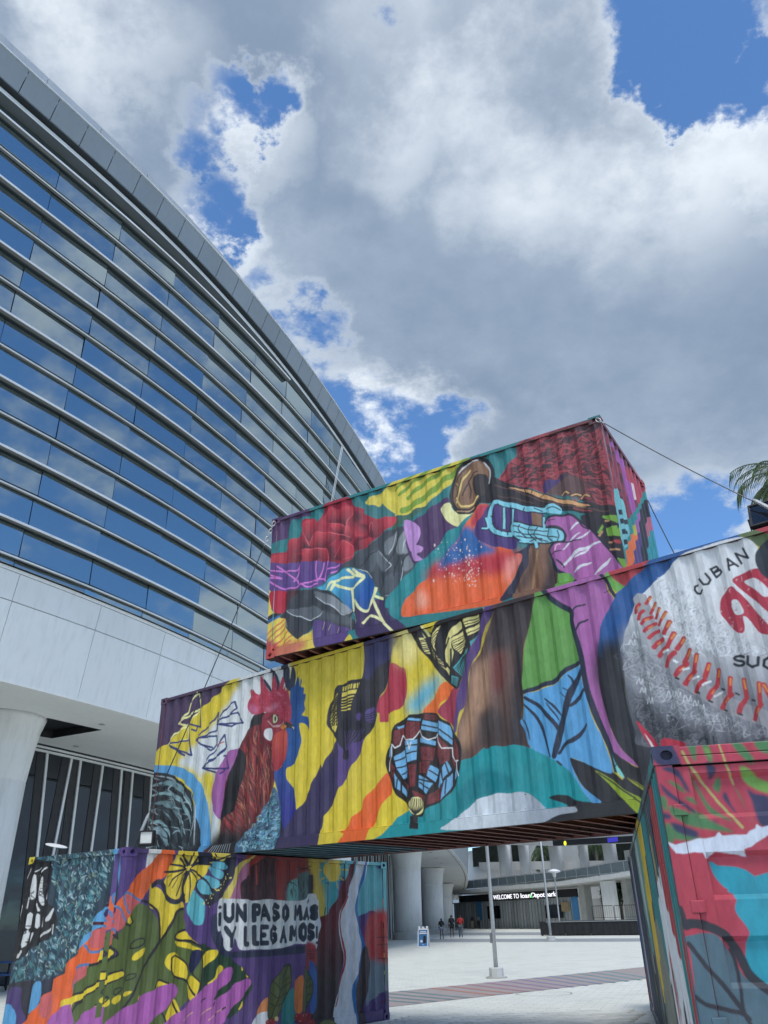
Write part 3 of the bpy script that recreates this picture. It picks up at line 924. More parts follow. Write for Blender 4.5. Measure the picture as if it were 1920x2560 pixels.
    for p, wd, tp in [([(752, 170), (800, 230), (880, 290), (972, 345), (975, 420), (1000, 520), (1030, 610), (1060, 730), (1080, 860), (1110, 1000), (1170, 1180), (1230, 1320), (1285, 1450), (1335, 1620)], 40, 0), ([(985, 345), (1010, 310), (1078, 283)], 15, .3), ([(1010, 505), (1040, 440), (1102, 405)], 18, .3),
                      ([(592, 990), (720, 942), (830, 900), (900, 840), (960, 790), (1060, 745)], 38, .2), ([(835, 1510), (860, 1400), (882, 1290), (922, 1150), (962, 1000), (1010, 900), (1060, 810)], 58, .35),
                      ([(870, 1480), (920, 1400), (990, 1370), (1050, 1310), (1092, 1243)], 36, .5), ([(600, 1030), (700, 1090), (780, 1170), (840, 1240), (880, 1320)], 32, .3), ([(595, 1085), (670, 1160), (730, 1260), (770, 1380), (806, 1505)], 26, .5),
                      ([(945, 850), (980, 900), (970, 990)], 18, .5), ([(965, 1100), (1030, 1030), (1080, 960)], 32, .4), ([(762, 1038), (830, 1100), (895, 1180)], 20, .6), ([(775, 1075), (830, 1150), (870, 1210)], 14, .6), ([(880, 988), (940, 1040)], 14, .5), ([(908, 955), (960, 980)], 16, .5), ([(575, 1200), (620, 1260), (645, 1370)], 14, .5),
                      ([(1205, 40), (1262, 110), (1290, 170), (1328, 225)], 30, .2), ([(1228, 192), (1275, 172)], 12, .4), ([(860, 1540), (890, 1570)], 20, .2)]:
        m.line(p, wd, k, taper=tp)
    m.poly([(1293, 1480), (1322, 1540), (1392, 1650), (1390, 1675), (1340, 1622), (1300, 1500)], (122, 196, 190))
    m.line([(1325, 1580), (1345, 1555)], 8, k)
    m.poly([(1168, 1612), (1300, 1690), (1420, 1780), (1560, 1860), (1540, 1980), (1400, 1850), (1340, 1800), (1240, 1690)], (142, 162, 42))
    m.line([(1190, 1632), (1350, 1745), (1560, 1890)], 13, (45, 40, 44), taper=.3)
    m.poly([(1418, 1668), (1540, 1735), (1580, 1790), (1470, 1722)], (160, 164, 50))
    m.line([(1425, 1672), (1560, 1760)], 8, (60, 50, 44))
    # big balloon
    m.F('R2')
    m.poly([(1080, 895), (1150, 885), (1220, 900), (1250, 940), (1320, 980), (1360, 1050), (1400, 1110), (1435, 1180), (1442, 1280), (1430, 1400), (1400, 1510), (1370, 1570), (1330, 1630), (1260, 1700), (1180, 1740), (1110, 1780), (1080, 1830), (1055, 1850), (975, 1850), (990, 1840), (960, 1780), (920, 1720), (850, 1660), (815, 1600), (790, 1530), (750, 1440), (728, 1350), (745, 1240), (790, 1160), (800, 1060), (830, 1000), (880, 960), (940, 930), (970, 905)], (36, 32, 34))
    m.poly([(968, 1842), (1030, 1842), (1028, 1900), (1050, 1905), (1050, 1965), (968, 1960)], (40, 38, 40), smooth=False)
    mar = [[(940, 972), (1055, 972), (1045, 1040), (1020, 1112), (920, 1142), (920, 1050)], [(1097, 902), (1213, 912), (1220, 950), (1092, 950)], [(822, 1062), (908, 1002), (900, 1100), (880, 1182), (832, 1212), (812, 1150)], [(1052, 1202), (1188, 1212), (1168, 1328), (1062, 1328)], [(1042, 1342), (1148, 1335), (1128, 1450), (1042, 1440)],
           [(1232, 1112), (1328, 1222), (1318, 1330), (1250, 1368), (1202, 1270)], [(1372, 1122), (1408, 1202), (1418, 1300), (1372, 1420), (1347, 1330), (1352, 1222)], [(782, 1332), (828, 1402), (818, 1498), (772, 1420)], [(952, 1372), (1012, 1362), (1008, 1560), (972, 1580)], [(902, 1522), (958, 1562), (950, 1618)], [(982, 1602), (1108, 1662), (1090, 1718), (1002, 1652)], [(1132, 1652), (1258, 1562), (1248, 1690), (1122, 1738)]]
    for q in mar:
        m.poly(q, (116, 50, 54), smooth=False)
        a = np.array(q)
        m.hatch(q, [(50, 30, 34), (40, 28, 30)], 16, 40, 5, 2.2, .15, .1, .9)
    blu = [[(952, 937), (1070, 942), (1060, 964), (942, 958)], [(842, 1020), (914, 997), (905, 1020), (852, 1038)], [(1087, 957), (1224, 987), (1224, 1070), (1062, 1050)], [(1232, 962), (1328, 1012), (1348, 1082), (1344, 1188), (1232, 1090)], [(1052, 1117), (1194, 1152), (1190, 1190), (1052, 1160)], [(907, 1152), (1023, 1132), (1014, 1318), (942, 1348), (922, 1240)], [(817, 1300), (908, 1232), (928, 1330), (944, 1430), (940, 1488), (892, 1500), (842, 1400)],
           [(770, 1230), (800, 1182), (800, 1280), (762, 1300)], [(822, 1442), (868, 1530), (868, 1608), (832, 1580)], [(882, 1552), (938, 1622), (930, 1668), (882, 1620)], [(1037, 1462), (1110, 1492), (1168, 1540), (1120, 1638), (1032, 1570)], [(1147, 1372), (1233, 1412), (1190, 1528), (1122, 1470)], [(1262, 1400), (1300, 1332), (1338, 1410), (1272, 1500)], [(1217, 1560), (1250, 1442), (1268, 1530), (1222, 1590)], [(1282, 1520), (1348, 1442), (1348, 1560), (1300, 1640), (1242, 1698)], [(1372, 1450), (1398, 1382), (1398, 1480), (1372, 1508)]]
    for q in blu:
        m.poly(q, (112, 168, 208), smooth=False)
    k = (36, 32, 34)
    for a, b in (((1065, 1000), (1222, 1030)), ((1235, 1040), (1345, 1130)), ((915, 1200), (1020, 1180)), ((930, 1270), (1015, 1240)), ((825, 1340), (925, 1290)), ((840, 1400), (940, 1370)), ((880, 1460), (945, 1430)), ((1060, 1050), (1224, 1075)), ((1040, 1530), (1140, 1590)), ((1100, 1480), (1085, 1620)), ((1140, 1420), (1215, 1470)), ((1290, 1350), (1320, 1470)), ((1300, 1500), (1290, 1640)), ((1030, 1500), (1170, 1530)), ((850, 1500), (840, 1590))):
        m.line([a, b], 12, k)
    for p in ([(800, 1180), (830, 1217), (862, 1190), (890, 1098), (930, 1142), (990, 1132), (1050, 1048), (1080, 1112), (1130, 1137), (1200, 1112), (1218, 1088), (1225, 1160), (1260, 1217), (1345, 1210), (1350, 1290), (1380, 1337), (1412, 1330)], [(1395, 1340), (1400, 1420), (1416, 1472)], [(800, 1200), (800, 1290), (770, 1340), (765, 1425)], [(945, 1160), (962, 1225), (975, 1165)]):
        m.line(p, 9, (216, 218, 220), smooth=False)
    m.ell((1020, 1748), 66, 84, (224, 212, 150))
    for i in range(9):
        x = 960 + i * 15
        m.line([(1010, 1828), ((x + 1015) / 2 + (i - 4) * 8, 1750), (x, 1680)], 9, k)
    # the painted baseball
    m.F('R4')
    m.poly([(600, 320), (850, 240), (1350, 100), (1700, -10), (1700, 130), (1350, 170), (1000, 260), (850, 320), (740, 400), (600, 550), (480, 660), (400, 750), (330, 930), (290, 1110), (290, 1260), (60, 1260), (60, 1100), (90, 900), (190, 740), (250, 640), (380, 520), (480, 420)], (42, 86, 144))
    m.poly([(40, 1150), (290, 1120), (330, 1500), (420, 1900), (330, 1950), (60, 1600)], (37, 38, 45), soft=.08)
    m.poly([(1340, 140), (1480, 60), (1700, 100), (1700, 220), (1540, 240), (1450, 180)], (94, 110, 74))
    m.poly([(1480, 60), (1700, -30), (1700, 110), (1560, 110)], (166, 60, 70))
    ball = [(850, 305), (740, 390), (600, 540), (480, 640), (410, 740), (350, 850), (300, 1000), (280, 1130), (290, 1400), (300, 1620), (340, 1800), (400, 1950), (500, 2090), (1900, 2090), (1900, 600), (1600, 500), (1515, 420), (1500, 330), (1512, 245), (1440, 175), (1350, 160), (1180, 195), (1000, 255)]
    m.poly(ball, (204, 208, 212), c2=(128, 133, 142), p1=(1050, 900), p2=(900, 1500))
    m.poly([(270, 1400), (400, 1600), (620, 1750), (900, 1880), (1200, 1960), (1900, 2000), (1900, 2110), (420, 2110), (320, 1800)], (62, 66, 74), soft=.12)
    m.poly([(290, 1000), (420, 1050), (540, 1300), (700, 1500), (640, 1650), (400, 1500), (290, 1350)], (142, 146, 154), soft=.08)
    mid = [(620, 520), (820, 520), (960, 760), (1180, 850), (1250, 1000), (1450, 1100), (1650, 1150), (1650, 1280), (1300, 1250), (1000, 1280), (850, 1150), (760, 1000), (680, 850), (560, 700)]
    m.hatch(mid, [(120, 126, 135), (150, 155, 162), (170, 174, 180)], 260, 100, 9, 1.75, .35, .3, .6)
    m.hatch(mid, [(214, 219, 224), (204, 210, 216)], 340, 90, 8, 1.7, .5, .5, .85)
    low = [(300, 1020), (430, 1050), (560, 1260), (760, 1500), (1000, 1650), (1250, 1760), (1700, 1900), (1700, 2020), (1000, 1960), (640, 1780), (380, 1560), (300, 1300)]
    m.hatch(low, [(110, 116, 124), (140, 145, 152), (88, 92, 100)], 260, 110, 9, 1.5, .6, .5, .65)
    m.hatch(low, [(176, 181, 187), (190, 195, 200)], 170, 90, 7, 1.4, .7, .7, .7)
    m.hatch([(330, 1500), (640, 1780), (1000, 1960), (1700, 2020), (1700, 2080), (520, 2080), (380, 1850)], [(46, 50, 58), (80, 85, 93), (110, 115, 122), (40, 42, 50)], 240, 90, 12, 1.9, .8, .4, .7)
    for c, r in (((380, 1050), 30), ((350, 1120), 26), ((700, 1600), 34), ((780, 1610), 28), ((860, 1640), 30), ((940, 1680), 26), ((1000, 1720), 22), ((420, 1480), 26), ((450, 1560), 24), ((520, 1660), 28)):
        m.line([(c[0] - r, c[1] + r), (c[0] - r * .4, c[1] - r), (c[0] + r * .4, c[1] + r), (c[0] + r, c[1] - r), (c[0] + r * 1.2, c[1] + r)], 7, (205, 210, 215))
    m.line([(420, 700), (470, 830), (520, 980), (600, 1120), (680, 1250), (780, 1390), (900, 1500), (1040, 1590), (1200, 1680), (1400, 1760), (1660, 1850)], 120, (150, 152, 158))
    for i, (a, b) in enumerate([((395, 860), (435, 770)), ((420, 920), (470, 830)), ((445, 960), (540, 885)), ((470, 1030), (580, 945)), ((510, 1090), (610, 1015)), ((550, 1175), (650, 1095)), ((600, 1255), (700, 1165)), ((670, 1350), (760, 1210)), ((760, 1435), (870, 1310)), ((840, 1515), (950, 1385)), ((940, 1585), (1040, 1470)), ((1065, 1650), (1140, 1520)), ((1180, 1735), (1290, 1600)), ((1345, 1785), (1400, 1650)), ((1485, 1840), (1560, 1690)), ((1640, 1860), (1690, 1740))]):
        m.line([a, ((a[0] + b[0]) / 2 - 12, (a[1] + b[1]) / 2 - 10), b], 46 if i > 4 else 34, (172, 54, 64))
        if i % 3 != 1:
            m.line([((a[0] * 2 + b[0]) / 3, (a[1] * 2 + b[1]) / 3 - 8), ((a[0] + 2 * b[0]) / 3, (a[1] + 2 * b[1]) / 3 - 8)], 14, (208, 122, 66))
    for i, (a, b) in enumerate([((478, 770), (522, 695)), ((520, 860), (575, 755)), ((570, 905), (615, 805)), ((600, 970), (675, 840)), ((650, 1050), (708, 925)), ((690, 1160), (745, 1030)), ((765, 1190), (835, 1075)), ((830, 1315), (895, 1185)), ((930, 1390), (958, 1230)), ((1030, 1450), (1062, 1310)), ((1140, 1515), (1158, 1370)), ((1262, 1600), (1266, 1445)), ((1412, 1645), (1380, 1455)), ((1542, 1690), (1530, 1490)), ((1640, 1650), (1565, 1500))]):
        m.line([a, b], 44 if i > 3 else 30, (172, 54, 60))
        m.line([((a[0] + b[0]) / 2 + 4, (a[1] + b[1]) / 2), (b[0] + 2, b[1] + 12)], 20, (206, 128, 66))
    for p in ((760, 1450), (950, 1580), (1065, 1660), (1200, 1740), (1180, 1550), (1310, 1590), (1460, 1650), (1340, 1780)):
        m.line([p, (p[0] + 36, p[1] + 16)], 18, (42, 42, 50))
    for a, b in (((640, 1215), (700, 1195)), ((740, 1290), (780, 1310)), ((820, 1370), (880, 1360)), ((910, 1460), (980, 1440)), ((1010, 1520), (1080, 1480)), ((1110, 1620), (1190, 1580))):
        m.line([a, b], 22, (212, 216, 220))
    red = (168, 50, 70)
    m.poly([(1270, 610), (1330, 650), (1420, 740), (1520, 860), (1660, 1010), (1660, 1060), (1540, 1035), (1490, 985), (1430, 905), (1385, 885), (1402, 1000), (1370, 1042), (1300, 1010), (1220, 920), (1175, 860), (1163, 770), (1190, 690)], red)
    m.poly([(1290, 735), (1340, 742), (1388, 840), (1360, 872), (1310, 862), (1278, 790)], (200, 204, 208))
    m.poly([(1290, 540), (1380, 480), (1480, 448), (1560, 455), (1700, 560), (1700, 900), (1600, 835), (1520, 760), (1400, 665), (1310, 590)], red)
    m.poly([(1385, 560), (1500, 535), (1600, 615), (1640, 670), (1580, 705), (1500, 640)], (200, 204, 208))
    m.hatch([(1170, 600), (1300, 520), (1500, 430), (1640, 520), (1640, 1060), (1480, 1010), (1300, 1040), (1160, 850)], [(168, 50, 70), (200, 204, 208)], 60, 30, 10, 2.4, .6, .2, .5)
    k = (36, 40, 50)
    m.glyph('C', 970, 690, 62, 90, 20, k, -.75)
    m.glyph('U', 1035, 612, 78, 92, 20, k, -.68)
    m.glyph('B', 1130, 520, 80, 92, 20, k, -.6)
    m.glyph('A', 1258, 462, 84, 100, 20, k, -.55)
    m.glyph('N', 1362, 392, 84, 110, 20, k, -.55)
    m.glyph('S', 1282, 1332, 118, 92, 26, k, .08, True)
    m.glyph('U', 1424, 1352, 92, 100, 26, k, .05)
    m.glyph('G', 1560, 1360, 100, 104, 26, k, .05)
    m.poly([(1700, 130), (1622, 165), (1560, 205), (1510, 270), (1495, 340), (1520, 440), (1580, 512), (1700, 540)], (42, 50, 60))
    m.poly([(398, 1848), (480, 1930), (600, 2080), (540, 2110), (470, 2000)], (176, 48, 70))
    m.poly([(465, 1960), (505, 2010), (562, 2100), (535, 2100)], (210, 214, 216), smooth=False)
    m.poly([(640, 2010), (760, 2025), (860, 2060), (800, 2110), (640, 2090)], (172, 48, 68))
    m.line([(960, 2060), (1000, 2010), (1050, 2030), (1040, 2080)], 16, (44, 48, 56))
    m.line([(1110, 1990), (1120, 2080)], 18, (44, 48, 56))
    return m


def paint_C():
    m = Mural('C', *face('C', 'front'), 150, (46, 118, 122), 5)
    m.F('R5')
    m.poly([(90, 120), (330, 90), (295, 230), (270, 300), (265, 360), (200, 390), (60, 430)], (80, 58, 96))
    m.poly([(200, 130), (500, 40), (480, 150), (300, 195)], (80, 58, 96), smooth=False)
    m.poly([(1030, 0), (1200, -80), (1700, -200), (1700, -60), (1540, 60), (1400, 130), (1310, 145), (1290, 90), (1210, 40), (1160, 60), (1060, 45)], (206, 188, 84))
    fl = [(60, 550), (200, 515), (250, 490), (270, 400), (370, 360), (410, 300), (400, 250), (420, 190), (520, 175), (560, 215), (610, 120), (640, 40), (860, -30), (900, 30), (930, 60), (1010, 80), (1030, 130), (1140, 180), (1250, 160), (1340, 155), (1330, 200), (1280, 260), (1180, 330), (1090, 420), (1000, 480), (930, 510), (880, 580), (800, 630), (540, 605), (250, 625), (60, 645)]
    m.poly(fl, (152, 44, 64))
    m.poly([(900, 20), (960, 5), (1010, 40), (1050, 50), (1120, 45), (1160, 60), (1200, 30), (1240, 60), (1290, 90), (1310, 150), (1180, 180), (1060, 150), (1010, 120), (1010, 60), (940, 50)], (58, 112, 116))
    m.poly([(1340, 155), (1500, 90), (1640, 40), (1560, 120), (1420, 220), (1300, 300), (1285, 265)], (60, 100, 88))
    for q in ([(680, 270), (830, 250), (880, 350), (800, 400), (740, 320)], [(420, 420), (560, 470), (700, 440), (700, 520), (520, 560), (430, 520)], [(600, 600), (700, 500), (760, 560), (700, 615)], [(910, 400), (1060, 350), (1000, 480), (920, 505)], [(690, 110), (780, 100), (830, 230), (700, 220)], [(480, 500), (560, 470), (600, 570), (500, 595)], [(420, 440), (470, 430), (480, 520), (400, 480)], [(880, 150), (930, 90), (1000, 160), (930, 240)], [(960, 260), (1050, 240), (1040, 320), (960, 330)], [(1090, 330), (1200, 280), (1140, 360)], [(250, 560), (400, 540), (380, 610), (260, 615)]):
        m.poly(q, (78, 34, 48), soft=.035, alpha=.9)
    for q in ([(520, 340), (640, 320), (760, 330), (700, 420), (560, 450)], [(270, 420), (380, 380), (400, 470), (280, 500)], [(760, 460), (820, 420), (900, 470), (880, 540), (800, 560)], [(930, 250), (1020, 280), (1000, 350), (930, 340)], [(1110, 200), (1280, 180), (1240, 260), (1130, 310)], [(600, 180), (680, 90), (700, 200), (620, 240)], [(760, 120), (850, 40), (880, 120), (830, 200)]):
        m.poly(q, (178, 58, 76), soft=.025, alpha=.8)
    for q, p1, p2 in (([(640, 130), (690, 70), (780, 100), (760, 200), (700, 230), (640, 200)], (690, 80), (720, 230)), ([(780, 110), (880, 50), (912, 120), (850, 220), (830, 250)], (880, 70), (820, 240)), ([(430, 210), (520, 180), (560, 230), (540, 330), (450, 400), (410, 300)], (480, 190), (480, 400)),
                      ([(480, 440), (500, 350), (560, 312), (680, 310), (745, 330), (700, 420), (600, 470), (520, 470)], (600, 315), (610, 470)), ([(260, 480), (270, 400), (380, 365), (432, 400), (420, 480), (330, 520)], (300, 390), (400, 500)), ([(820, 330), (850, 240), (900, 330), (880, 400)], (850, 260), (880, 400)),
                      ([(920, 230), (1040, 240), (1030, 330), (930, 360), (908, 300)], (940, 340), (1020, 240)), ([(1060, 330), (1070, 230), (1130, 180), (1330, 160), (1290, 250), (1180, 320), (1110, 370)], (1250, 170), (1090, 350)), ([(110, 560), (250, 520), (400, 540), (380, 610), (110, 632)], (150, 540), (380, 610)),
                      ([(410, 510), (440, 480), (550, 475), (555, 600), (430, 598)], (440, 490), (545, 590)), ([(550, 478), (650, 480), (674, 600), (620, 602), (570, 540)], (655, 490), (570, 590)), ([(720, 560), (780, 430), (822, 396), (900, 450), (916, 520), (860, 592), (800, 602), (740, 575)], (860, 470), (740, 570)), ([(690, 240), (760, 228), (830, 262), (800, 330), (720, 300)], (760, 235), (760, 330)), ([(940, 420), (1060, 360), (1090, 400), (1000, 480)], (1060, 380), (950, 450))):
        m.poly(q, (184, 62, 76), c2=(86, 36, 50), p1=p1, p2=p2)
    for p in ([(470, 440), (500, 350), (560, 312), (640, 320)], [(380, 500), (440, 480), (550, 475), (650, 480), (672, 600)], [(720, 560), (780, 430), (822, 398), (900, 450), (912, 525), (810, 590)], [(840, 330), (850, 200), (905, 120)], [(1072, 330), (1080, 240), (1102, 220), (1108, 300)], [(680, 230), (760, 225), (832, 260)], [(640, 315), (760, 330), (880, 360)], [(410, 300), (460, 420), (470, 450)]):
        m.line(p, 9, (196, 84, 96), taper=.6)
    m.poly([(60, 645), (250, 622), (540, 597), (805, 625), (760, 690), (680, 740), (600, 820), (540, 860), (380, 870), (210, 905), (60, 915)], (90, 68, 126))
    for p in ([(90, 700), (200, 700), (340, 690), (378, 640)], [(160, 650), (260, 720), (350, 790), (380, 830), (480, 800), (560, 790)], [(90, 740), (200, 770)], [(90, 770), (200, 772)], [(90, 805), (210, 870), (330, 860), (390, 820), (450, 850), (560, 820)], [(550, 600), (545, 700), (560, 800)], [(615, 610), (600, 690), (570, 780)], [(665, 600), (640, 700), (620, 790)], [(650, 680), (720, 660), (770, 630)], [(320, 800), (360, 730), (380, 630)], [(690, 720), (745, 690)], [(560, 780), (610, 770), (640, 800)]):
        m.line(p, 13, (194, 116, 190))
    m.poly([(40, 900), (110, 910), (110, 1080), (150, 1110), (40, 1170)], (214, 192, 88))
    m.poly([(30, 1200), (240, 1150), (250, 1220), (340, 1360), (520, 1270), (530, 1330), (580, 1480), (150, 1640), (20, 1640)], (212, 188, 84))
    m.poly([(60, 1190), (165, 1130), (185, 1150), (60, 1240)], (48, 98, 150), smooth=False)
    m.poly([(60, 1165), (190, 1080), (190, 1130), (60, 1195)], (44, 46, 54), smooth=False)
    for a, b in (((70, 1330), (225, 1165)), ((60, 1400), (240, 1195)), ((70, 1450), (245, 1240)), ((100, 1480), (270, 1290)), ((150, 1480), (300, 1330)), ((60, 1500), (180, 1390)), ((200, 1470), (290, 1380))):
        m.line([a, b], 24, (188, 82, 72), alpha=.8, taper=.4)
    m.poly([(30, 1390), (170, 1430), (190, 1600), (30, 1640)], (176, 74, 74), soft=.03)
    m.poly([(180, 1440), (420, 1380), (420, 1470), (180, 1570)], (190, 110, 88), soft=.05)
    m.poly([(105, 908), (262, 905), (250, 1080), (140, 1112), (98, 1010)], (170, 40, 62))
    m.poly([(255, 900), (390, 885), (310, 1020), (245, 1060)], (74, 34, 44), soft=.02)
    blk = (54, 58, 66)
    m.poly([(180, 1150), (250, 1060), (300, 960), (400, 890), (540, 870), (620, 880), (680, 900), (760, 960), (820, 1020), (900, 1090), (880, 1150), (940, 1200), (935, 1270), (870, 1270), (780, 1240), (660, 1210), (540, 1180), (520, 1230), (440, 1310), (350, 1367), (250, 1260), (240, 1170)], blk)
    m.poly([(525, 905), (600, 910), (700, 940), (800, 1010), (892, 1080), (830, 1132), (780, 1110), (700, 1040), (580, 990)], (92, 98, 106), c2=(138, 144, 150), p1=(560, 930), p2=(820, 1080))
    m.poly([(250, 1085), (330, 1130), (480, 1170), (550, 1150), (592, 1090), (520, 1040), (420, 1060)], (86, 92, 100))
    m.poly([(560, 1150), (610, 1080), (700, 1120), (860, 1140), (860, 1230), (700, 1200)], (78, 84, 92), soft=.02)
    for p in ([(540, 950), (620, 1010), (700, 1040), (790, 1122), (832, 1132)], [(250, 1090), (310, 1130), (400, 1150), (480, 1180), (560, 1150), (600, 1090)], [(878, 1150), (880, 1280)], [(910, 1110), (937, 1160), (937, 1245)], [(245, 1175), (260, 1250)]):
        m.line(p, 8, (186, 192, 198), taper=.6)
    m.poly([(525, 1200), (620, 1185), (780, 1240), (870, 1265), (860, 1330), (840, 1400), (570, 1470), (515, 1350)], (82, 62, 118))
    for a, b in (((620, 1195), (600, 1272)), ((690, 1228), (668, 1282)), ((762, 1250), (745, 1305))):
        m.line([a, b], 12, (216, 200, 120), taper=.7)
    m.poly([(830, 1400), (880, 1325), (908, 1370), (905, 1400)], (206, 186, 70))
    fl2 = [(570, 870), (640, 790), (700, 740), (790, 650), (900, 560), (1000, 480), (1100, 420), (1200, 320), (1300, 280), (1400, 255), (1490, 235), (1505, 340), (1480, 430), (1520, 470), (1500, 560), (1540, 600), (1620, 570), (1500, 720), (1400, 850), (1270, 1080), (1200, 1020), (1180, 950), (1130, 850), (1100, 780), (1040, 720), (950, 680), (880, 655), (780, 690), (640, 810)]
    m.poly(fl2, (64, 70, 78))
    for q, c in (([(1340, 520), (1330, 440), (1400, 320), (1470, 240), (1492, 340), (1450, 500), (1400, 530)], (130, 136, 142)), ([(1230, 530), (1220, 430), (1280, 360), (1352, 300), (1330, 400), (1270, 520)], (106, 113, 120)), ([(1130, 580), (1150, 490), (1210, 560), (1262, 620), (1200, 700)], (94, 101, 110)), ([(1400, 690), (1420, 560), (1500, 480), (1522, 600), (1460, 680)], (114, 120, 128)), ([(1200, 860), (1230, 760), (1360, 700), (1370, 820), (1260, 920)], (78, 84, 94)), ([(1050, 560), (1130, 500), (1120, 680), (1060, 700)], (82, 90, 98)), ([(1410, 780), (1520, 640), (1540, 660), (1460, 790)], (92, 98, 106))):
        m.poly(q, c, soft=.008)
    for p in ([(1150, 490), (1250, 600), (1282, 640), (1220, 705)], [(1330, 300), (1300, 440), (1260, 540)], [(1390, 600), (1402, 700), (1370, 820), (1300, 920), (1225, 945)], [(1512, 650), (1480, 730), (1425, 755)], [(950, 680), (1040, 700), (1100, 770)], [(1480, 240), (1420, 400), (1400, 520)]):
        m.line(p, 8, (180, 186, 192), taper=.6)
    for p in ([(1360, 300), (1330, 420), (1290, 540), (1240, 640)], [(1400, 540), (1330, 620), (1300, 740)], [(1180, 700), (1200, 800), (1170, 900)], [(1500, 480), (1420, 560), (1390, 700)], [(1140, 500), (1050, 560), (980, 660)]):
        m.line(p, 16, (42, 46, 54), taper=.6)
    m.poly([(1478, 215), (1540, 230), (1577, 300), (1560, 390), (1520, 450), (1582, 450), (1582, 500), (1540, 540), (1560, 580), (1612, 575), (1560, 602), (1508, 570), (1498, 500), (1520, 470), (1458, 480), (1490, 400), (1490, 300)], (184, 138, 196))
    m.poly([(565, 872), (620, 820), (700, 750), (800, 690), (890, 658), (980, 690), (1060, 740), (1112, 800), (1122, 880), (1100, 980), (1050, 1065), (970, 1060), (910, 1020), (892, 1082), (820, 1010), (740, 940), (680, 890)], (76, 158, 190), c2=(34, 82, 150), p1=(720, 800), p2=(1000, 930))
    m.poly([(900, 1040), (970, 1075), (1050, 1085), (1110, 990), (1200, 970), (1230, 1050), (1290, 1080), (1340, 1170), (1440, 1260), (1320, 1310), (1000, 1370), (930, 1270), (940, 1180)], (60, 47, 86))
    for p in ([(850, 678), (930, 738), (1015, 750)], [(900, 670), (960, 720), (1010, 740)], [(690, 810), (800, 770), (920, 748)], [(1015, 750), (960, 820), (890, 868), (800, 858), (730, 830)], [(890, 868), (900, 950), (912, 1092)], [(640, 880), (690, 810)], [(690, 890), (722, 812)], [(918, 978), (980, 1070), (1050, 1082), (1110, 960), (1135, 860)], [(1110, 940), (1200, 967)], [(1108, 980), (1150, 1090), (1200, 1190), (1310, 1300)], [(1000, 1212), (1060, 1145), (1130, 1150), (1200, 1190)]):
        m.line(p, 24, (230, 220, 166))
    m.poly([(1700, 90), (1570, 180), (1500, 212), (1577, 300), (1560, 390), (1520, 450), (1582, 470), (1600, 580), (1700, 500)], (80, 58, 96))
    m.poly([(1478, 215), (1540, 230), (1577, 300), (1560, 390), (1520, 450), (1582, 450), (1582, 500), (1540, 540), (1560, 580), (1612, 575), (1560, 602), (1508, 570), (1498, 500), (1520, 470), (1458, 480), (1490, 400), (1490, 300)], (184, 138, 196))
    m.poly([(1700, 460), (1600, 600), (1500, 760), (1400, 880), (1260, 1070), (1330, 1170), (1400, 1080), (1480, 950), (1560, 820), (1700, 640)], (38, 126, 132))
    # right part
    m.F('R6')
    m.poly([(-10, 430), (420, 300), (290, 480), (250, 560), (160, 620), (80, 700), (0, 735), (-140, 790), (-280, 640)], (206, 190, 78))
    for p, wd in (([(400, 350), (280, 470), (200, 520), (120, 600), (40, 660), (-40, 715), (-120, 760)], 46), ([(260, 390), (150, 480), (60, 540), (0, 590), (-80, 660)], 32), ([(120, 430), (0, 515), (-60, 560), (-140, 640)], 24), ([(20, 460), (-90, 530), (-170, 600)], 18)):
        m.line(p, wd, (120, 150, 56))
    m.poly([(-20, 830), (80, 750), (160, 690), (240, 655), (262, 740), (335, 850), (220, 930), (140, 1050), (60, 1110), (-30, 1160), (-90, 1000), (-60, 870)], (78, 55, 93))
    m.poly([(-100, 830), (0, 860), (25, 920), (5, 1000), (-60, 1060)], (184, 138, 196))
    m.poly([(-60, 880), (0, 870), (22, 930), (-10, 1010), (40, 1030), (30, 1070), (0, 1090), (40, 1130), (-20, 1140), (-50, 1060)], (184, 138, 196))
    m.poly([(178, 730), (250, 693), (270, 740), (330, 780), (425, 768), (390, 840), (310, 872), (240, 842), (200, 790)], (226, 215, 156))
    m.poly([(330, 855), (425, 768), (410, 850), (355, 890), (300, 985), (210, 1070), (140, 1180), (85, 1265), (0, 1345), (-210, 1500), (-240, 1440), (-60, 1220), (60, 1110), (140, 1050), (220, 930)], (38, 130, 136))
    m.poly([(-90, 1440), (0, 1340), (80, 1260), (130, 1180), (200, 1120), (300, 980), (360, 880), (420, 780), (470, 715), (545, 705), (520, 790), (450, 850), (440, 930), (520, 1000), (600, 1030), (700, 1035), (740, 1080), (805, 1080), (802, 1140), (760, 1220), (720, 1300), (660, 1410), (600, 1480), (0, 1560), (-120, 1560)], (216, 98, 56))
    m.poly([(60, 1270), (200, 1130), (720, 1060), (805, 1085), (780, 1190), (600, 1240), (300, 1250)], (176, 54, 66), soft=.07)
    m.poly([(290, 990), (360, 880), (440, 900), (520, 1000), (610, 1045), (560, 1080), (400, 1120), (170, 1190), (200, 1100)], (40, 94, 154), soft=.04)
    m.poly([(420, 810), (480, 715), (545, 710), (515, 800), (420, 870)], (172, 60, 76), soft=.02)
    m.poly([(690, 1130), (795, 1090), (790, 1150), (740, 1230), (680, 1310)], (224, 150, 138), soft=.05, alpha=.75)
    m.poly([(0, 1380), (60, 1380), (80, 1480), (0, 1500)], (226, 170, 150), soft=.05, alpha=.6)
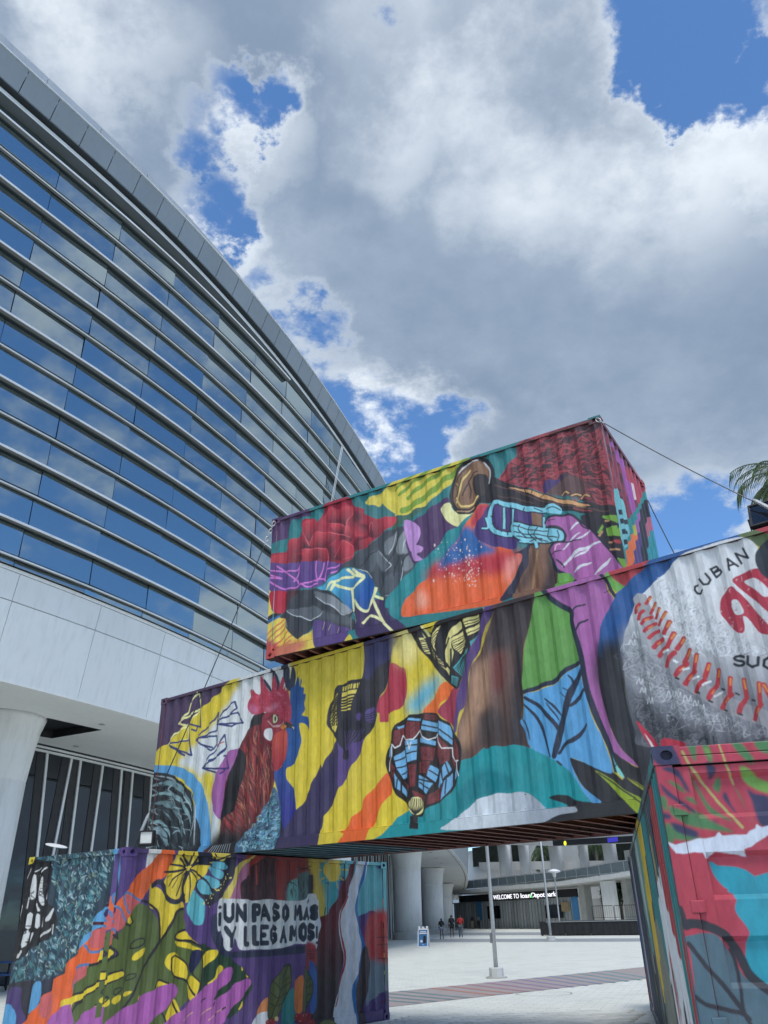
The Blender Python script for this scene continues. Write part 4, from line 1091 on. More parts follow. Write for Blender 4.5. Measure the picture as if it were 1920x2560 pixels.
    for _ in range(190):
        a = m.rs.rand()
        p = (300 + 90 * m.rs.randn(), 990 + 340 * a + 20 * m.rs.randn()) if m.rs.rand() < .6 else (410 + 35 * m.rs.randn(), 1110 + 230 * a)
        r = 1.5 + 5 * m.rs.rand() ** 3
        m.ell(p, r, r * (1 + 1.2 * m.rs.rand()), (226, 196, 190), 8)
    hr = [(820, 215), (1440, 40), (1450, 130), (1475, 330), (1505, 480), (1540, 720), (1350, 690), (1250, 650), (1100, 600), (980, 615), (900, 590), (700, 545), (625, 515), (680, 420), (760, 330)]
    m.poly(hr, (146, 62, 72))
    m.poly([(1080, 150), (1450, 50), (1450, 120), (1240, 190), (980, 250)], (66, 52, 58), soft=.05)
    m.hatch(hr, [(62, 42, 50), (52, 40, 46), (90, 48, 56)], 340, 120, 13, lambda p: -.35 + 1.0 * (p[0] - 850) / 700 * (p[1] > 420) - .5 * (p[1] < 300), .22, .25, .8)
    m.hatch(hr, [(164, 74, 82), (156, 66, 74)], 120, 100, 12, lambda p: -.45 + 1.0 * (p[0] - 850) / 700 * (p[1] > 420), .2, .25, .7)
    for q in ([(820, 400), (880, 395), (875, 420), (825, 430)], [(960, 400), (1030, 392), (1028, 425), (965, 432)], [(1080, 380), (1130, 372), (1128, 396), (1085, 404)]):
        m.poly(q, (58, 44, 52), smooth=False)
    m.poly([(990, 625), (1090, 515), (1200, 478), (1285, 520), (1280, 640), (1100, 640)], (92, 70, 70), soft=.02)
    m.poly([(1090, 480), (1150, 470), (1130, 510), (1080, 520)], (60, 50, 70))
    m.poly([(965, 600), (980, 530), (1080, 510), (1092, 520), (1000, 615)], (70, 58, 102))
    m.poly([(550, 490), (640, 515), (740, 555), (860, 585), (1000, 630), (1120, 660), (1300, 690), (1500, 715), (1545, 740), (1560, 800), (1400, 790), (1200, 760), (1000, 740), (850, 720), (700, 700), (560, 690), (470, 690), (540, 600)], (46, 42, 47))
    m.poly([(700, 578), (830, 588), (960, 622), (1060, 657), (1200, 678), (1335, 716), (1200, 708), (1050, 680), (940, 650), (830, 607)], (196, 150, 106))
    for p in ([(820, 590), (835, 606)], [(890, 596), (880, 620)], [(940, 650), (975, 620)]):
        m.line(p, 7, (52, 44, 48))
    for p, c in (([(600, 560), (760, 600), (940, 670), (1200, 720), (1480, 760)], (92, 70, 66)), ([(620, 640), (760, 660), (900, 700)], (84, 66, 64)), ([(1200, 735), (1350, 760)], (150, 70, 76)), ([(1220, 712), (1300, 725)], (150, 110, 80))):
        m.line(p, 8, c)
    for p in ([(1110, 632), (1140, 608), (1168, 622)], [(1185, 642), (1220, 622), (1258, 632)], [(1257, 656), (1290, 632), (1328, 645)]):
        m.line(p, 24, (52, 44, 48))
        m.line(p, 12, (196, 156, 110))
    m.poly([(385, 372), (480, 342), (545, 360), (588, 420), (598, 500), (562, 560), (520, 640), (455, 735), (390, 780), (310, 774), (262, 710), (248, 640), (262, 560), (290, 470), (330, 410)], (40, 40, 46))
    m.poly([(400, 390), (480, 368), (535, 400), (556, 470), (532, 560), (480, 650), (420, 722), (340, 745), (288, 705), (274, 620), (300, 500), (340, 430)], (128, 97, 77))
    m.poly([(440, 490), (520, 470), (548, 530), (520, 620), (460, 645), (425, 560)], (54, 49, 52))
    for p, wd, c in (([(300, 690), (330, 600), (352, 520), (405, 440)], 16, (212, 186, 116)), ([(300, 650), (340, 722), (420, 702), (472, 640)], 15, (216, 190, 120)), ([(325, 470), (390, 392), (470, 366)], 12, (200, 200, 202)), ([(508, 378), (562, 450), (550, 540)], 13, (196, 198, 200)), ([(300, 752), (380, 762), (440, 722)], 11, (170, 140, 110)), ([(290, 560), (320, 500), (370, 430)], 9, (48, 44, 46)), ([(350, 640), (380, 560), (420, 480), (470, 450)], 11, (48, 44, 46)), ([(285, 660), (330, 560), (340, 500)], 7, (50, 45, 47)), ([(390, 520), (410, 600), (400, 660)], 10, (60, 50, 48)), ([(300, 540), (315, 560)], 12, (200, 170, 120))):
        m.line(p, wd, c, taper=.3)
    m.poly([(545, 710), (500, 800), (450, 850), (440, 940), (510, 1000), (620, 1030), (760, 1045), (790, 980), (960, 890), (965, 780), (880, 750), (660, 710)], (74, 58, 112))
    m.poly([(880, 768), (955, 780), (962, 865), (890, 875)], (128, 97, 77), smooth=False)
    m.poly([(740, 1080), (800, 1060), (870, 1000), (880, 1100), (840, 1200), (800, 1290), (770, 1400), (640, 1450), (720, 1310), (770, 1210), (808, 1130), (800, 1085)], (42, 44, 64))
    m.poly([(868, 1020), (1010, 1000), (1015, 1100), (1040, 1200), (1080, 1240), (1070, 1370), (750, 1440), (800, 1270), (850, 1170)], (122, 90, 72))
    m.poly([(980, 1030), (1080, 1240), (1070, 1370), (960, 1380), (1000, 1200)], (62, 50, 52), soft=.04)
    m.poly([(790, 1330), (860, 1150), (880, 1060), (900, 1100), (850, 1330)], (76, 58, 56), soft=.04)
    m.line([(930, 1060), (905, 1200), (880, 1360)], 26, (172, 132, 98), alpha=.5, taper=.6)
    sky_, ok = (126, 192, 208), (38, 42, 52)
    tub = [([(1000, 745), (860, 740), (740, 715), (660, 697), (600, 690), (568, 730), (552, 800), (562, 870), (600, 912), (660, 932), (730, 932)], 34), ([(660, 697), (760, 718), (900, 745), (1040, 742), (1100, 748)], 34), ([(665, 725), (668, 890)], 14), ([(740, 745), (735, 845)], 14), ([(970, 800), (972, 880)], 18), ([(528, 805), (542, 880), (500, 892)], 13), ([(912, 995), (922, 1038)], 24), ([(790, 992), (900, 985)], 13)]
    for p, wd in tub:
        m.line(p, wd + 16, ok)
    m.poly([(715, 840), (800, 838), (880, 860), (990, 872), (1110, 890), (1138, 940), (1118, 995), (1000, 1005), (880, 1015), (775, 985), (710, 925)], ok)
    for p, wd in tub:
        m.line(p, wd, sky_)
    m.poly([(725, 852), (800, 850), (880, 872), (985, 884), (1100, 902), (1124, 940), (1106, 982), (1000, 992), (880, 1000), (782, 972), (722, 918)], sky_)
    m.poly([(980, 720), (1050, 700), (1105, 735), (1095, 775), (1000, 768)], sky_)
    for p in ([(735, 870), (800, 880), (900, 905), (1000, 905)], [(740, 915), (830, 930), (960, 940), (1080, 960)], [(790, 860), (780, 900), (840, 960)], [(860, 870), (850, 920), (920, 990)], [(930, 880), (900, 940), (960, 990)], [(1010, 890), (1000, 950), (1040, 985)], [(1080, 905), (1090, 950), (1080, 985)], [(760, 950), (880, 960), (1000, 985)], [(990, 740), (1050, 725), (1100, 745)], [(620, 700), (640, 720)], [(560, 790), (585, 800)], [(570, 850), (600, 845)], [(610, 900), (625, 880)], [(650, 920), (655, 890)], [(690, 935), (695, 905)], [(720, 715), (715, 745)], [(820, 725), (810, 752)], [(900, 735), (960, 755)], [(860, 985), (960, 965)]):
        m.line(p, 8, ok)
    m.poly([(978, 830), (1010, 805), (1100, 788), (1180, 783), (1250, 830), (1330, 900), (1420, 1000), (1480, 1060), (1540, 1150), (1620, 1230), (1400, 1310), (1240, 1320), (1180, 1235), (1110, 1222), (1060, 1150), (1040, 1110), (1018, 1090), (1008, 1040), (1060, 1000), (1130, 990), (1142, 940), (1100, 880), (1000, 872)], (160, 96, 154))
    m.poly([(1250, 790), (1400, 775), (1560, 795), (1640, 960), (1660, 1200), (1590, 1200), (1480, 1060), (1420, 990), (1330, 900)], (46, 43, 49))
    for p, wd in (([(1178, 905), (1215, 862), (1252, 828)], 16), ([(1120, 1052), (1170, 990), (1250, 920)], 15), ([(1220, 982), (1290, 932), (1335, 900)], 16), ([(1118, 1182), (1170, 1120), (1240, 1060), (1310, 1030), (1415, 988)], 28), ([(1208, 1112), (1280, 1072), (1315, 1040)], 18), ([(1208, 1222), (1260, 1180), (1335, 1148)], 22), ([(1360, 1245), (1430, 1182), (1482, 1115)], 24)):
        m.line(p, wd, (204, 206, 214), taper=.6)
    for p, wd in (([(978, 850), (1000, 808), (1100, 788), (1180, 785), (1250, 828), (1340, 900), (1430, 1000), (1500, 1080), (1600, 1200)], 18), ([(1000, 872), (1095, 880), (1140, 940), (1130, 990), (1260, 975)], 12), ([(1130, 990), (1060, 1002), (1012, 1040), (1022, 1090), (1050, 1150), (1080, 1220)], 18), ([(1040, 1120), (1060, 1200), (1130, 1240), (1200, 1285), (1250, 1320)], 26), ([(1020, 1095), (1060, 1070), (1110, 1060)], 10), ([(1070, 1130), (1110, 1160), (1130, 1190)], 14), ([(1180, 785), (1230, 820), (1270, 870), (1320, 890)], 12), ([(1000, 830), (1060, 820)], 9)):
        m.line(p, wd, (42, 40, 56), taper=.3)
    m.line([(1060, 1060), (1072, 1020), (1100, 1010)], 10, (216, 170, 190))
    m.poly([(1085, 1240), (1165, 1228), (1215, 1290), (1150, 1360), (1060, 1360)], (100, 155, 74), smooth=False)
    gr = (112, 156, 66)
    for q in ([(1418, 785), (1540, 795), (1552, 855), (1520, 842), (1420, 802)], [(1448, 882), (1540, 872), (1565, 955), (1460, 942)], [(1388, 922), (1420, 850), (1428, 872), (1402, 932)], [(1540, 1120), (1650, 1140), (1640, 1200), (1590, 1200)], [(1560, 870), (1600, 980), (1580, 1000), (1550, 900)]):
        m.poly(q, gr, smooth=False)
    m.poly([(1500, 985), (1560, 980), (1575, 1010), (1540, 1010)], (166, 62, 68), smooth=False)
    for p in ([(1478, 1045), (1565, 1058)], [(1440, 825), (1480, 830)], [(1470, 990), (1500, 995)], [(1400, 950), (1420, 905)]):
        m.line(p, 14, (176, 140, 104))
    for p in ([(1440, 862), (1560, 862)], [(1450, 950), (1560, 960)]):
        m.line(p, 8, (30, 32, 36))
    return m


def paint_Cr():
    m = Mural('Cr', *face('C', 'right'), 150, (112, 62, 76), 6)
    m.F('Z8')
    m.poly([(560, 120), (640, 260), (760, 470), (830, 760), (740, 800), (650, 560)], (128, 58, 72))
    for p in ([(600, 220), (700, 700)], [(640, 280), (735, 760)], [(585, 200), (680, 640)]):
        m.line(p, 10, (150, 140, 142), alpha=.7)
    m.hatch([(570, 150), (640, 260), (760, 500), (800, 740), (740, 760), (640, 480)], [(58, 46, 54), (150, 70, 80)], 40, 90, 10, 1.35, .1, .05, .8)
    m.poly([(640, 250), (720, 380), (770, 480), (800, 640), (840, 770), (800, 780), (750, 560), (700, 400)], (152, 86, 154))
    m.poly([(750, 430), (880, 530), (880, 590), (830, 670), (780, 560)], (166, 64, 80))
    m.line([(790, 540), (810, 640)], 8, (210, 190, 195))
    m.poly([(870, 575), (890, 650), (840, 770), (810, 850), (770, 960), (745, 1080), (690, 900), (760, 780), (830, 680)], (45, 132, 132))
    m.poly([(660, 585), (705, 600), (770, 800), (745, 980), (700, 860)], (116, 182, 188))
    for p in ([(700, 720), (735, 730)], [(715, 780), (760, 790)], [(725, 850), (760, 850)], [(730, 920), (755, 915)]):
        m.line(p, 12, (44, 52, 60))
    m.poly([(800, 850), (835, 900), (815, 1020), (790, 1120), (740, 1120), (760, 960)], (218, 112, 60))
    m.poly([(795, 820), (815, 800), (820, 860), (800, 880)], (170, 170, 70))
    m.poly([(815, 780), (850, 700), (865, 860), (830, 870)], (150, 96, 158))
    m.poly([(830, 860), (868, 900), (880, 1090), (800, 1090)], (84, 70, 122))
    m.poly([(845, 690), (895, 640), (905, 800), (915, 1080), (870, 1080), (840, 850)], (52, 52, 60))
    m.poly([(880, 770), (906, 770), (916, 850), (892, 905)], (172, 102, 122))
    m.poly([(900, 860), (930, 880), (965, 1080), (895, 1080)], (50, 140, 152))
    return m


def paint_A():
    ms = [Mural('A', *face('A', 'front'), 170, (82, 62, 116), 7), Mural('Al', *face('A', 'left'), 170, (46, 62, 76), 8)]
    for m in ms:
        m.F('R7')
        if m.name == 'Al':
            fea = [(230, 130), (1120, 40), (1020, 380), (920, 620), (860, 760), (850, 900), (700, 1090), (560, 1330), (440, 1440), (150, 1500), (20, 1480), (60, 1150), (230, 1080), (440, 930), (500, 700), (460, 480), (430, 300)]
            m.poly(fea, (46, 66, 80))
            fa = lambda p: 1.5 + .5 * math.sin(p[0] / 90.0) * .5
            m.hatch(fea, [(40, 60, 78), (58, 92, 108), (70, 122, 126), (34, 50, 66)], 380, 90, 18, fa, .3, .12, .8)
            m.hatch(fea, [(112, 152, 166), (150, 180, 188), (96, 136, 140), (84, 140, 150), (120, 140, 120)], 460, 50, 10, fa, .3, .15, .85)
            m.hatch(fea, [(190, 208, 212), (170, 196, 200)], 120, 36, 8, fa, .35, .2, .8)
            m.poly([(560, 1330), (700, 1090), (850, 900), (860, 990), (700, 1200), (560, 1420), (300, 1620), (300, 1430)], (46, 50, 66), soft=.02)
            m.poly([(200, 200), (430, 200), (425, 400), (400, 600), (490, 740), (440, 940), (230, 1080), (40, 1230), (60, 900), (130, 600)], (34, 34, 38))
            for p, wd in (([(262, 330), (240, 480), (235, 570)], 46), ([(345, 350), (322, 500), (330, 630)], 40), ([(395, 430), (388, 570)], 28), ([(210, 560), (190, 665)], 34), ([(282, 600), (302, 690)], 34), ([(205, 735), (185, 862)], 72), ([(292, 740), (280, 860)], 56), ([(355, 700), (340, 862)], 34), ([(172, 925), (140, 1050)], 90), ([(245, 930), (200, 1040)], 50), ([(430, 680), (385, 790)], 50), ([(440, 850), (300, 985)], 34), ([(125, 1115), (95, 1175)], 44), ([(380, 245), (300, 330)], 22), ([(190, 1110), (150, 1160)], 26), ([(460, 840), (450, 930)], 26), ([(240, 260), (200, 360)], 12), ([(150, 640), (120, 780)], 20), ([(320, 240), (270, 290)], 14), ([(470, 650), (440, 720)], 16)):
                m.line(p, wd, (200, 202, 202), taper=.45)
            m.hatch([(200, 250), (420, 250), (400, 600), (480, 750), (440, 940), (230, 1080), (60, 1200), (100, 800)], [(34, 34, 38), (60, 60, 66)], 50, 60, 8, 1.7, .35, .4, .9)
            m.poly([(-60, 1500), (300, 1420), (300, 1600), (200, 1900), (-60, 1900)], (50, 49, 58))
            m.poly([(0, 1530), (100, 1500), (130, 1700), (125, 1900), (-80, 1900)], (76, 62, 108))
            m.poly([(-80, 1690), (30, 1680), (30, 1900), (-80, 1900)], LBL)
            m.poly([(300, 1428), (250, 1468), (222, 1600), (198, 1760), (262, 1690), (302, 1560)], LBL)
            m.poly([(150, 110), (285, 140), (262, 200), (150, 240)], (206, 188, 66), smooth=False)
        m.F('R7')
        m.poly([(1090, 40), (1170, 30), (1160, 200), (1110, 580), (1000, 620), (850, 820), (850, 900), (790, 930), (715, 1090), (800, 1050), (900, 880), (960, 860), (1020, 760), (1110, 650)], LBL)
        m.poly([(1160, 20), (1480, 30), (1440, 250), (1310, 390), (1230, 500), (1100, 620), (1130, 400)], (84, 66, 122))
        m.poly([(1465, 40), (1660, 40), (1580, 110), (1440, 260)], (204, 206, 206), smooth=False)
        ob = [(1610, 40), (1720, 30), (1720, 260), (1560, 390), (1480, 450), (1400, 580), (1380, 600), (1310, 700), (1240, 800), (1180, 880), (1120, 900), (1070, 1000), (1000, 1070), (940, 1110), (900, 1230), (780, 1300), (700, 1330), (640, 1560), (530, 1660), (470, 1750), (400, 1830), (330, 1900), (110, 1900), (230, 1740), (330, 1590), (440, 1500), (450, 1420), (560, 1330), (600, 1240), (700, 1120), (760, 1050), (850, 920), (960, 850), (1100, 640), (1230, 500), (1310, 380), (1440, 250), (1580, 110)]
        m.poly(ob, (217, 98, 50))
        for q in ([(1210, 560), (1260, 530), (1390, 590), (1310, 700), (1270, 722), (1220, 640)], [(1100, 640), (1180, 680), (1250, 790), (1100, 920), (1000, 770), (1060, 690)], [(860, 920), (960, 870), (1080, 930), (1060, 1000), (940, 1080), (800, 1050)], [(700, 1280), (790, 1270), (780, 1370), (680, 1460), (650, 1400)], [(300, 1650), (430, 1530), (450, 1680), (400, 1800), (330, 1800)]):
            m.poly(q, (192, 96, 98), soft=.01)
        for p in ([(1400, 590), (1300, 530), (1230, 508), (1205, 570), (1230, 660), (1270, 722)], [(1100, 640), (1170, 680), (1200, 760), (1240, 812)], [(970, 790), (1070, 812)], [(970, 840), (1050, 890), (1080, 922)], [(1070, 840), (1122, 922)], [(770, 1050), (800, 1110), (880, 1122), (970, 1090)], [(690, 1300), (740, 1260), (835, 1250)], [(640, 1560), (640, 1450), (672, 1350)]):
            m.line(p, 21, (84, 120, 168))
        m.line([(1000, 640), (1100, 608)], 28, (70, 32, 46))
        m.line([(860, 826), (962, 824)], 24, (76, 32, 44))
        m.poly([(965, 705), (1080, 655), (1092, 690), (1000, 762), (958, 745)], (58, 46, 92))
        m.poly([(1380, 620), (1470, 660), (1540, 730), (1575, 850), (1580, 1000), (1659, 900), (1720, 950), (1720, 1900), (620, 1900), (650, 1700), (700, 1640), (900, 1500), (1190, 1380), (1200, 1310), (1000, 1400), (780, 1500), (650, 1570), (650, 1500), (700, 1430), (790, 1340), (830, 1260), (980, 1200), (1130, 1170), (1140, 1120), (1080, 1080), (1080, 1000), (1180, 890), (1240, 800), (1310, 700)], (84, 99, 55))
        yl = (222, 194, 54)
        m.poly([(650, 1580), (760, 1530), (880, 1450), (1000, 1390), (1100, 1340), (1200, 1325), (1200, 1372), (1000, 1452), (880, 1512), (760, 1592), (670, 1650), (640, 1720), (620, 1900), (590, 1900), (600, 1700), (520, 1690), (540, 1630)], yl)
        for q in ([(930, 1130), (990, 1095), (1070, 1100), (1092, 1140), (1020, 1180), (920, 1210), (885, 1222)], [(1270, 755), (1312, 800), (1290, 832), (1248, 810)], [(1308, 1192), (1340, 1130), (1420, 1078), (1448, 1088), (1420, 1140), (1340, 1207)], [(1073, 1642), (1100, 1590), (1172, 1568), (1172, 1620), (1110, 1662)], [(1213, 1572), (1240, 1535), (1302, 1528), (1280, 1560), (1240, 1582)], [(1508, 1312), (1530, 1190), (1557, 1188), (1540, 1280), (1520, 1327)], [(885, 1684), (960, 1640), (1040, 1608), (1052, 1660), (1000, 1692)], [(1355, 1620), (1368, 1568), (1378, 1600)]):
            m.poly(q, yl)
        k = (40, 40, 44)
        for p, wd in (([(1400, 588), (1490, 620), (1560, 680), (1580, 800), (1582, 1000), (1550, 1080), (1480, 1200), (1390, 1350), (1330, 1500), (1280, 1620), (1200, 1735)], 24), ([(975, 1085), (1060, 1080), (1120, 1110), (1140, 1150), (1080, 1180), (960, 1220), (830, 1262)], 22), ([(640, 1578), (760, 1530), (880, 1440), (1010, 1390), (1030, 1350), (1200, 1308)], 18), ([(680, 1652), (780, 1582), (900, 1502), (1200, 1385)], 14), ([(640, 1900), (650, 1750), (690, 1660), (760, 1620)], 18), ([(1290, 1080), (1310, 1030), (1380, 980), (1432, 1000), (1400, 1050), (1320, 1085), (1290, 1080)], 14), ([(1235, 1400), (1270, 1360), (1332, 1350), (1320, 1390), (1260, 1415), (1235, 1400)], 12), ([(1090, 1550), (1110, 1510), (1172, 1490), (1180, 1520), (1120, 1560), (1090, 1550)], 12), ([(1080, 940), (1140, 982), (1125, 908)], 18), ([(1290, 750), (1322, 810), (1280, 852), (1228, 830)], 18), ([(890, 1672), (1000, 1640), (1042, 1592), (1000, 1590)], 15)):
            m.line(p, wd, k, smooth=wd != 18)
        for q in ([(1700, 1450), (1540, 1540), (1400, 1620), (1250, 1690), (1100, 1780), (1000, 1900), (1480, 1900), (1600, 1720), (1700, 1620)], [(400, 1900), (430, 1790), (520, 1700), (630, 1680), (642, 1900)], [(660, 1900), (750, 1770), (870, 1690), (960, 1700), (972, 1760), (920, 1900)]):
            m.poly(q, (162, 90, 162))
    m = ms[0]
    m.F('R8')
    # city behind
    m.poly([(1000, 80), (1140, 60), (1659, 60), (1760, 100), (1760, 600), (940, 600), (940, 300)], (138, 60, 62))
    m.poly([(1010, 140), (1110, 110), (1110, 420), (1040, 430)], (160, 62, 60), soft=.03)
    m.poly([(945, 300), (1020, 330), (1022, 240), (1100, 200), (1180, 130), (1300, 150), (1312, 590), (945, 590)], (72, 46, 54), smooth=False)
    m.hatch([(945, 300), (1100, 210), (1180, 130), (1300, 150), (1312, 590), (945, 590)], [(38, 34, 40), (96, 52, 56), (48, 40, 46)], 90, 120, 10, 1.57, .03, .02, .9)
    m.line([(1190, 120), (1192, 200)], 12, (38, 36, 42))
    m.line([(1100, 420), (1100, 220)], 12, (160, 66, 62))
    m.F('R9')
    m.poly([(540, 150), (760, 150), (760, 900), (640, 700), (620, 400)], (192, 172, 76), soft=.04)
    m.poly([(330, 480), (440, 440), (445, 710), (310, 700)], (112, 168, 168), soft=.01)
    m.poly([(450, 370), (540, 330), (622, 380), (622, 650), (560, 720), (450, 690)], (84, 108, 110), smooth=False)
    m.hatch([(250, 450), (622, 360), (622, 700), (250, 700)], [(44, 50, 56), (60, 70, 74)], 60, 90, 8, 1.57, .05, .02, .9)
    m.poly([(560, 380), (622, 380), (622, 650), (580, 690), (556, 600)], (46, 56, 62), smooth=False)
    for p in ([(540, 330), (540, 180)], [(420, 280), (600, 320)], [(440, 330), (610, 270)], [(340, 250), (340, 460)], [(250, 560), (330, 470), (420, 520)]):
        m.line(p, 9, (46, 46, 50))
    m.poly([(740, 150), (1060, 150), (940, 520), (890, 760), (740, 900)], (72, 152, 158), soft=.02)
    m.poly([(640, 560), (740, 480), (760, 900), (690, 880), (640, 700)], (196, 172, 70), soft=.03)
    m.poly([(1030, 120), (1620, 120), (1560, 900), (1350, 820), (1150, 900), (940, 880), (1000, 500)], (96, 168, 174))
    for a in range(10):
        t = a * .63
        m.line([(860 + 130 * math.cos(t), 320 + 165 * math.sin(t)), (860 + 190 * math.cos(t), 320 + 235 * math.sin(t))], 44, (206, 178, 72), taper=.7)
    m.ell((860, 320), 112, 145, (214, 186, 72))
    m.poly([(640, 150), (760, 110), (900, 110), (900, 200), (640, 190)], (190, 150, 80), soft=.02)
    for p in ([(790, 860), (795, 480), (815, 480), (815, 700)], [(770, 480), (820, 480)], [(1000, 480), (1005, 200)], [(940, 480), (938, 360)], [(950, 470), (1010, 460)], [(755, 900), (765, 780)]):
        m.line(p, 10, (44, 48, 52), smooth=False)
    m.poly([(1300, 880), (1560, 880), (1570, 1520), (1380, 1460), (1230, 1420)], (172, 66, 66), soft=.05)
    m.poly([(1230, 1470), (1570, 1500), (1570, 1860), (1270, 1980)], (110, 126, 136), soft=.05)
    m.poly([(1260, 2010), (1580, 1800), (1580, 2300), (1260, 2300)], (80, 62, 112))
    for p in ([(1390, 1150), (1570, 1140)], [(1390, 1240), (1570, 1230)], [(1460, 950), (1470, 1300)], [(1390, 1400), (1570, 1420)], [(1300, 2110), (1380, 2050)], [(1450, 1960), (1560, 1880)]):
        m.line(p, 11, (92, 44, 50), alpha=.8)
    m.poly([(700, 930), (790, 860), (900, 690), (960, 560), (1090, 250), (1130, 200), (1100, 480), (1010, 900), (1020, 1300), (960, 1700), (1000, 2300), (620, 2300), (640, 1500), (660, 1250)], (98, 36, 42), c2=(60, 50, 54), p1=(850, 900), p2=(800, 1700))
    m.poly([(1180, 150), (1290, 150), (1250, 420), (1150, 760), (1190, 1000), (1250, 1250), (1200, 1560), (1130, 1800), (1190, 2300), (900, 2300), (880, 1980), (960, 1700), (1000, 1400), (960, 1150), (930, 950), (1010, 700), (1110, 420)], (206, 209, 212))
    m.line([(1262, 150), (1232, 420), (1142, 760), (1182, 1000), (1240, 1250), (1192, 1560), (1122, 1800), (1170, 2300)], 34, (52, 112, 168))
    m.line([(1040, 640), (960, 940), (1010, 1400), (950, 1750), (890, 2000)], 18, (160, 48, 52))
    m.poly([(1250, 1250), (1330, 1450), (1300, 1750), (1240, 2000), (1260, 2300), (1180, 2300), (1140, 1800), (1200, 1560)], (62, 50, 54))
    # ribbons left of the city
    m.F('R8')
    m.poly([(1100, 90), (1010, 150), (900, 220), (860, 280), (850, 370), (790, 480), (740, 550), (700, 600), (820, 600), (880, 420), (950, 260), (1050, 150)], (202, 186, 98))
    m.poly([(950, 258), (1010, 190), (1000, 330), (940, 420), (940, 600), (820, 600), (880, 420)], (166, 106, 138))
    m.poly([(-10, 420), (30, 440), (90, 460), (160, 560), (250, 610), (340, 600), (352, 680), (280, 700), (240, 780), (180, 900), (95, 1010), (88, 800), (60, 690), (-10, 640)], (214, 190, 58))
    m.poly([(352, 680), (270, 730), (210, 880), (130, 1000), (60, 1060), (-10, 1210), (-20, 1900), (160, 1900), (300, 1700), (420, 1600), (480, 1520), (520, 1380), (532, 1100), (522, 1060), (400, 990), (250, 992), (270, 920), (362, 880), (352, 760)], (84, 99, 55))
    m.poly([(520, 1038), (620, 1070), (700, 1120), (790, 1150), (880, 1220), (960, 1300), (1042, 1400), (1052, 1500), (1000, 1600), (930, 1700), (880, 1770), (800, 1810), (640, 1750), (500, 1560), (520, 1380), (535, 1200)], (36, 62, 45))
    for q in ([(250, 960), (350, 903), (400, 960), (500, 1032), (420, 1012), (300, 986)], [(250, 1010), (360, 1020), (500, 1080), (522, 1112), (300, 1062)], [(158, 1222), (190, 1140), (250, 1128), (300, 1160), (360, 1240), (377, 1300), (362, 1402), (280, 1382), (220, 1332), (168, 1280)], [(533, 1172), (600, 1110), (680, 1098), (692, 1140), (640, 1212), (538, 1282)], [(598, 1452), (660, 1380), (690, 1280), (740, 1258), (762, 1300), (700, 1402), (640, 1442)], [(378, 1442), (430, 1368), (492, 1420), (502, 1460), (480, 1542), (458, 1582)], [(378, 1460), (430, 1520), (472, 1602), (420, 1622), (388, 1540)], [(58, 1500), (70, 1430), (130, 1428), (182, 1450), (60, 1490)], [(58, 1642), (172, 1578), (100, 1702)], [(168, 1880), (148, 1780), (250, 1608), (302, 1740), (280, 1782), (200, 1870)], [(935, 1275), (952, 1300), (940, 1320)], [(990, 1350), (1025, 1380), (1010, 1385)], [(905, 1720), (945, 1630), (940, 1690)]):
        m.poly(q, (220, 194, 54))
    m.poly([(398, 1212), (440, 1118), (512, 1098), (522, 1180), (440, 1342), (388, 1280)], (34, 38, 72))
    k = (40, 38, 42)
    for p, wd in (([(352, 670), (270, 700), (230, 800), (160, 940), (70, 1040), (-10, 1190)], 26), ([(-10, 620), (60, 680), (85, 800), (90, 1000)], 22), ([(362, 890), (270, 930), (248, 980), (300, 1000), (430, 1010), (520, 1062)], 22), ([(215, 1180), (260, 1158), (320, 1190), (372, 1260), (382, 1312)], 16), ([(215, 1180), (213, 1320), (250, 1372), (350, 1412), (400, 1472), (462, 1572)], 20), ([(40, 1500), (70, 1430), (110, 1413), (182, 1450)], 18), ([(60, 1640), (110, 1720), (162, 1880)], 18), ([(225, 1620), (292, 1772)], 20), ([(522, 1060), (532, 1250), (520, 1400), (508, 1510)], 16), ([(440, 1342), (502, 1432)], 14)):
        m.line(p, wd, k)
    for q in ([(-60, 1560), (90, 1490), (200, 1448), (260, 1460), (292, 1510), (270, 1582), (200, 1650), (130, 1740), (0, 1842), (-60, 1900), (-160, 1900), (-140, 1640)], [(130, 1900), (330, 1720), (430, 1620), (520, 1520), (640, 1430), (740, 1330), (800, 1278), (852, 1290), (862, 1340), (800, 1440), (700, 1530), (650, 1620), (760, 1560), (880, 1450), (980, 1400), (1032, 1398), (1048, 1440), (1020, 1500), (900, 1650), (800, 1760), (680, 1900)]):
        m.poly(q, (162, 90, 162))
    for a, b in (((520, 1782), (625, 1698)), ((338, 1832), (442, 1750)), ((658, 1772), (782, 1690)), ((600, 1830), (650, 1780))):
        m.line([a, b], 13, (226, 180, 130), taper=.5)
    for a, b in (((515, 1640), (580, 1600)), ((640, 1680), (660, 1640)), ((745, 1720), (775, 1690)), ((660, 1775), (690, 1760))):
        m.line([a, b], 14, (44, 34, 44))
    # butterfly
    m.poly([(290, 60), (400, 60), (640, 80), (662, 180), (600, 240), (560, 330), (480, 390), (440, 470), (390, 600), (360, 590), (350, 480), (280, 570), (200, 560), (140, 430), (128, 400), (180, 300), (210, 230), (260, 160)], (212, 188, 60))
    kb = (38, 40, 56)
    m.poly([(480, 70), (600, 70), (660, 150), (820, 90), (880, 100), (864, 300), (840, 370), (790, 450), (740, 540), (690, 600), (620, 648), (570, 632), (540, 560), (480, 470), (460, 400), (500, 400), (640, 420), (720, 360), (750, 280), (700, 180), (620, 190), (520, 200)], kb)
    m.poly([(640, 90), (810, 80), (820, 130), (740, 180), (680, 160)], (206, 186, 84), smooth=False)
    for a, b in (((655, 100), (690, 170)), ((690, 170), (820, 115))):
        m.line([a, b], 16, kb)
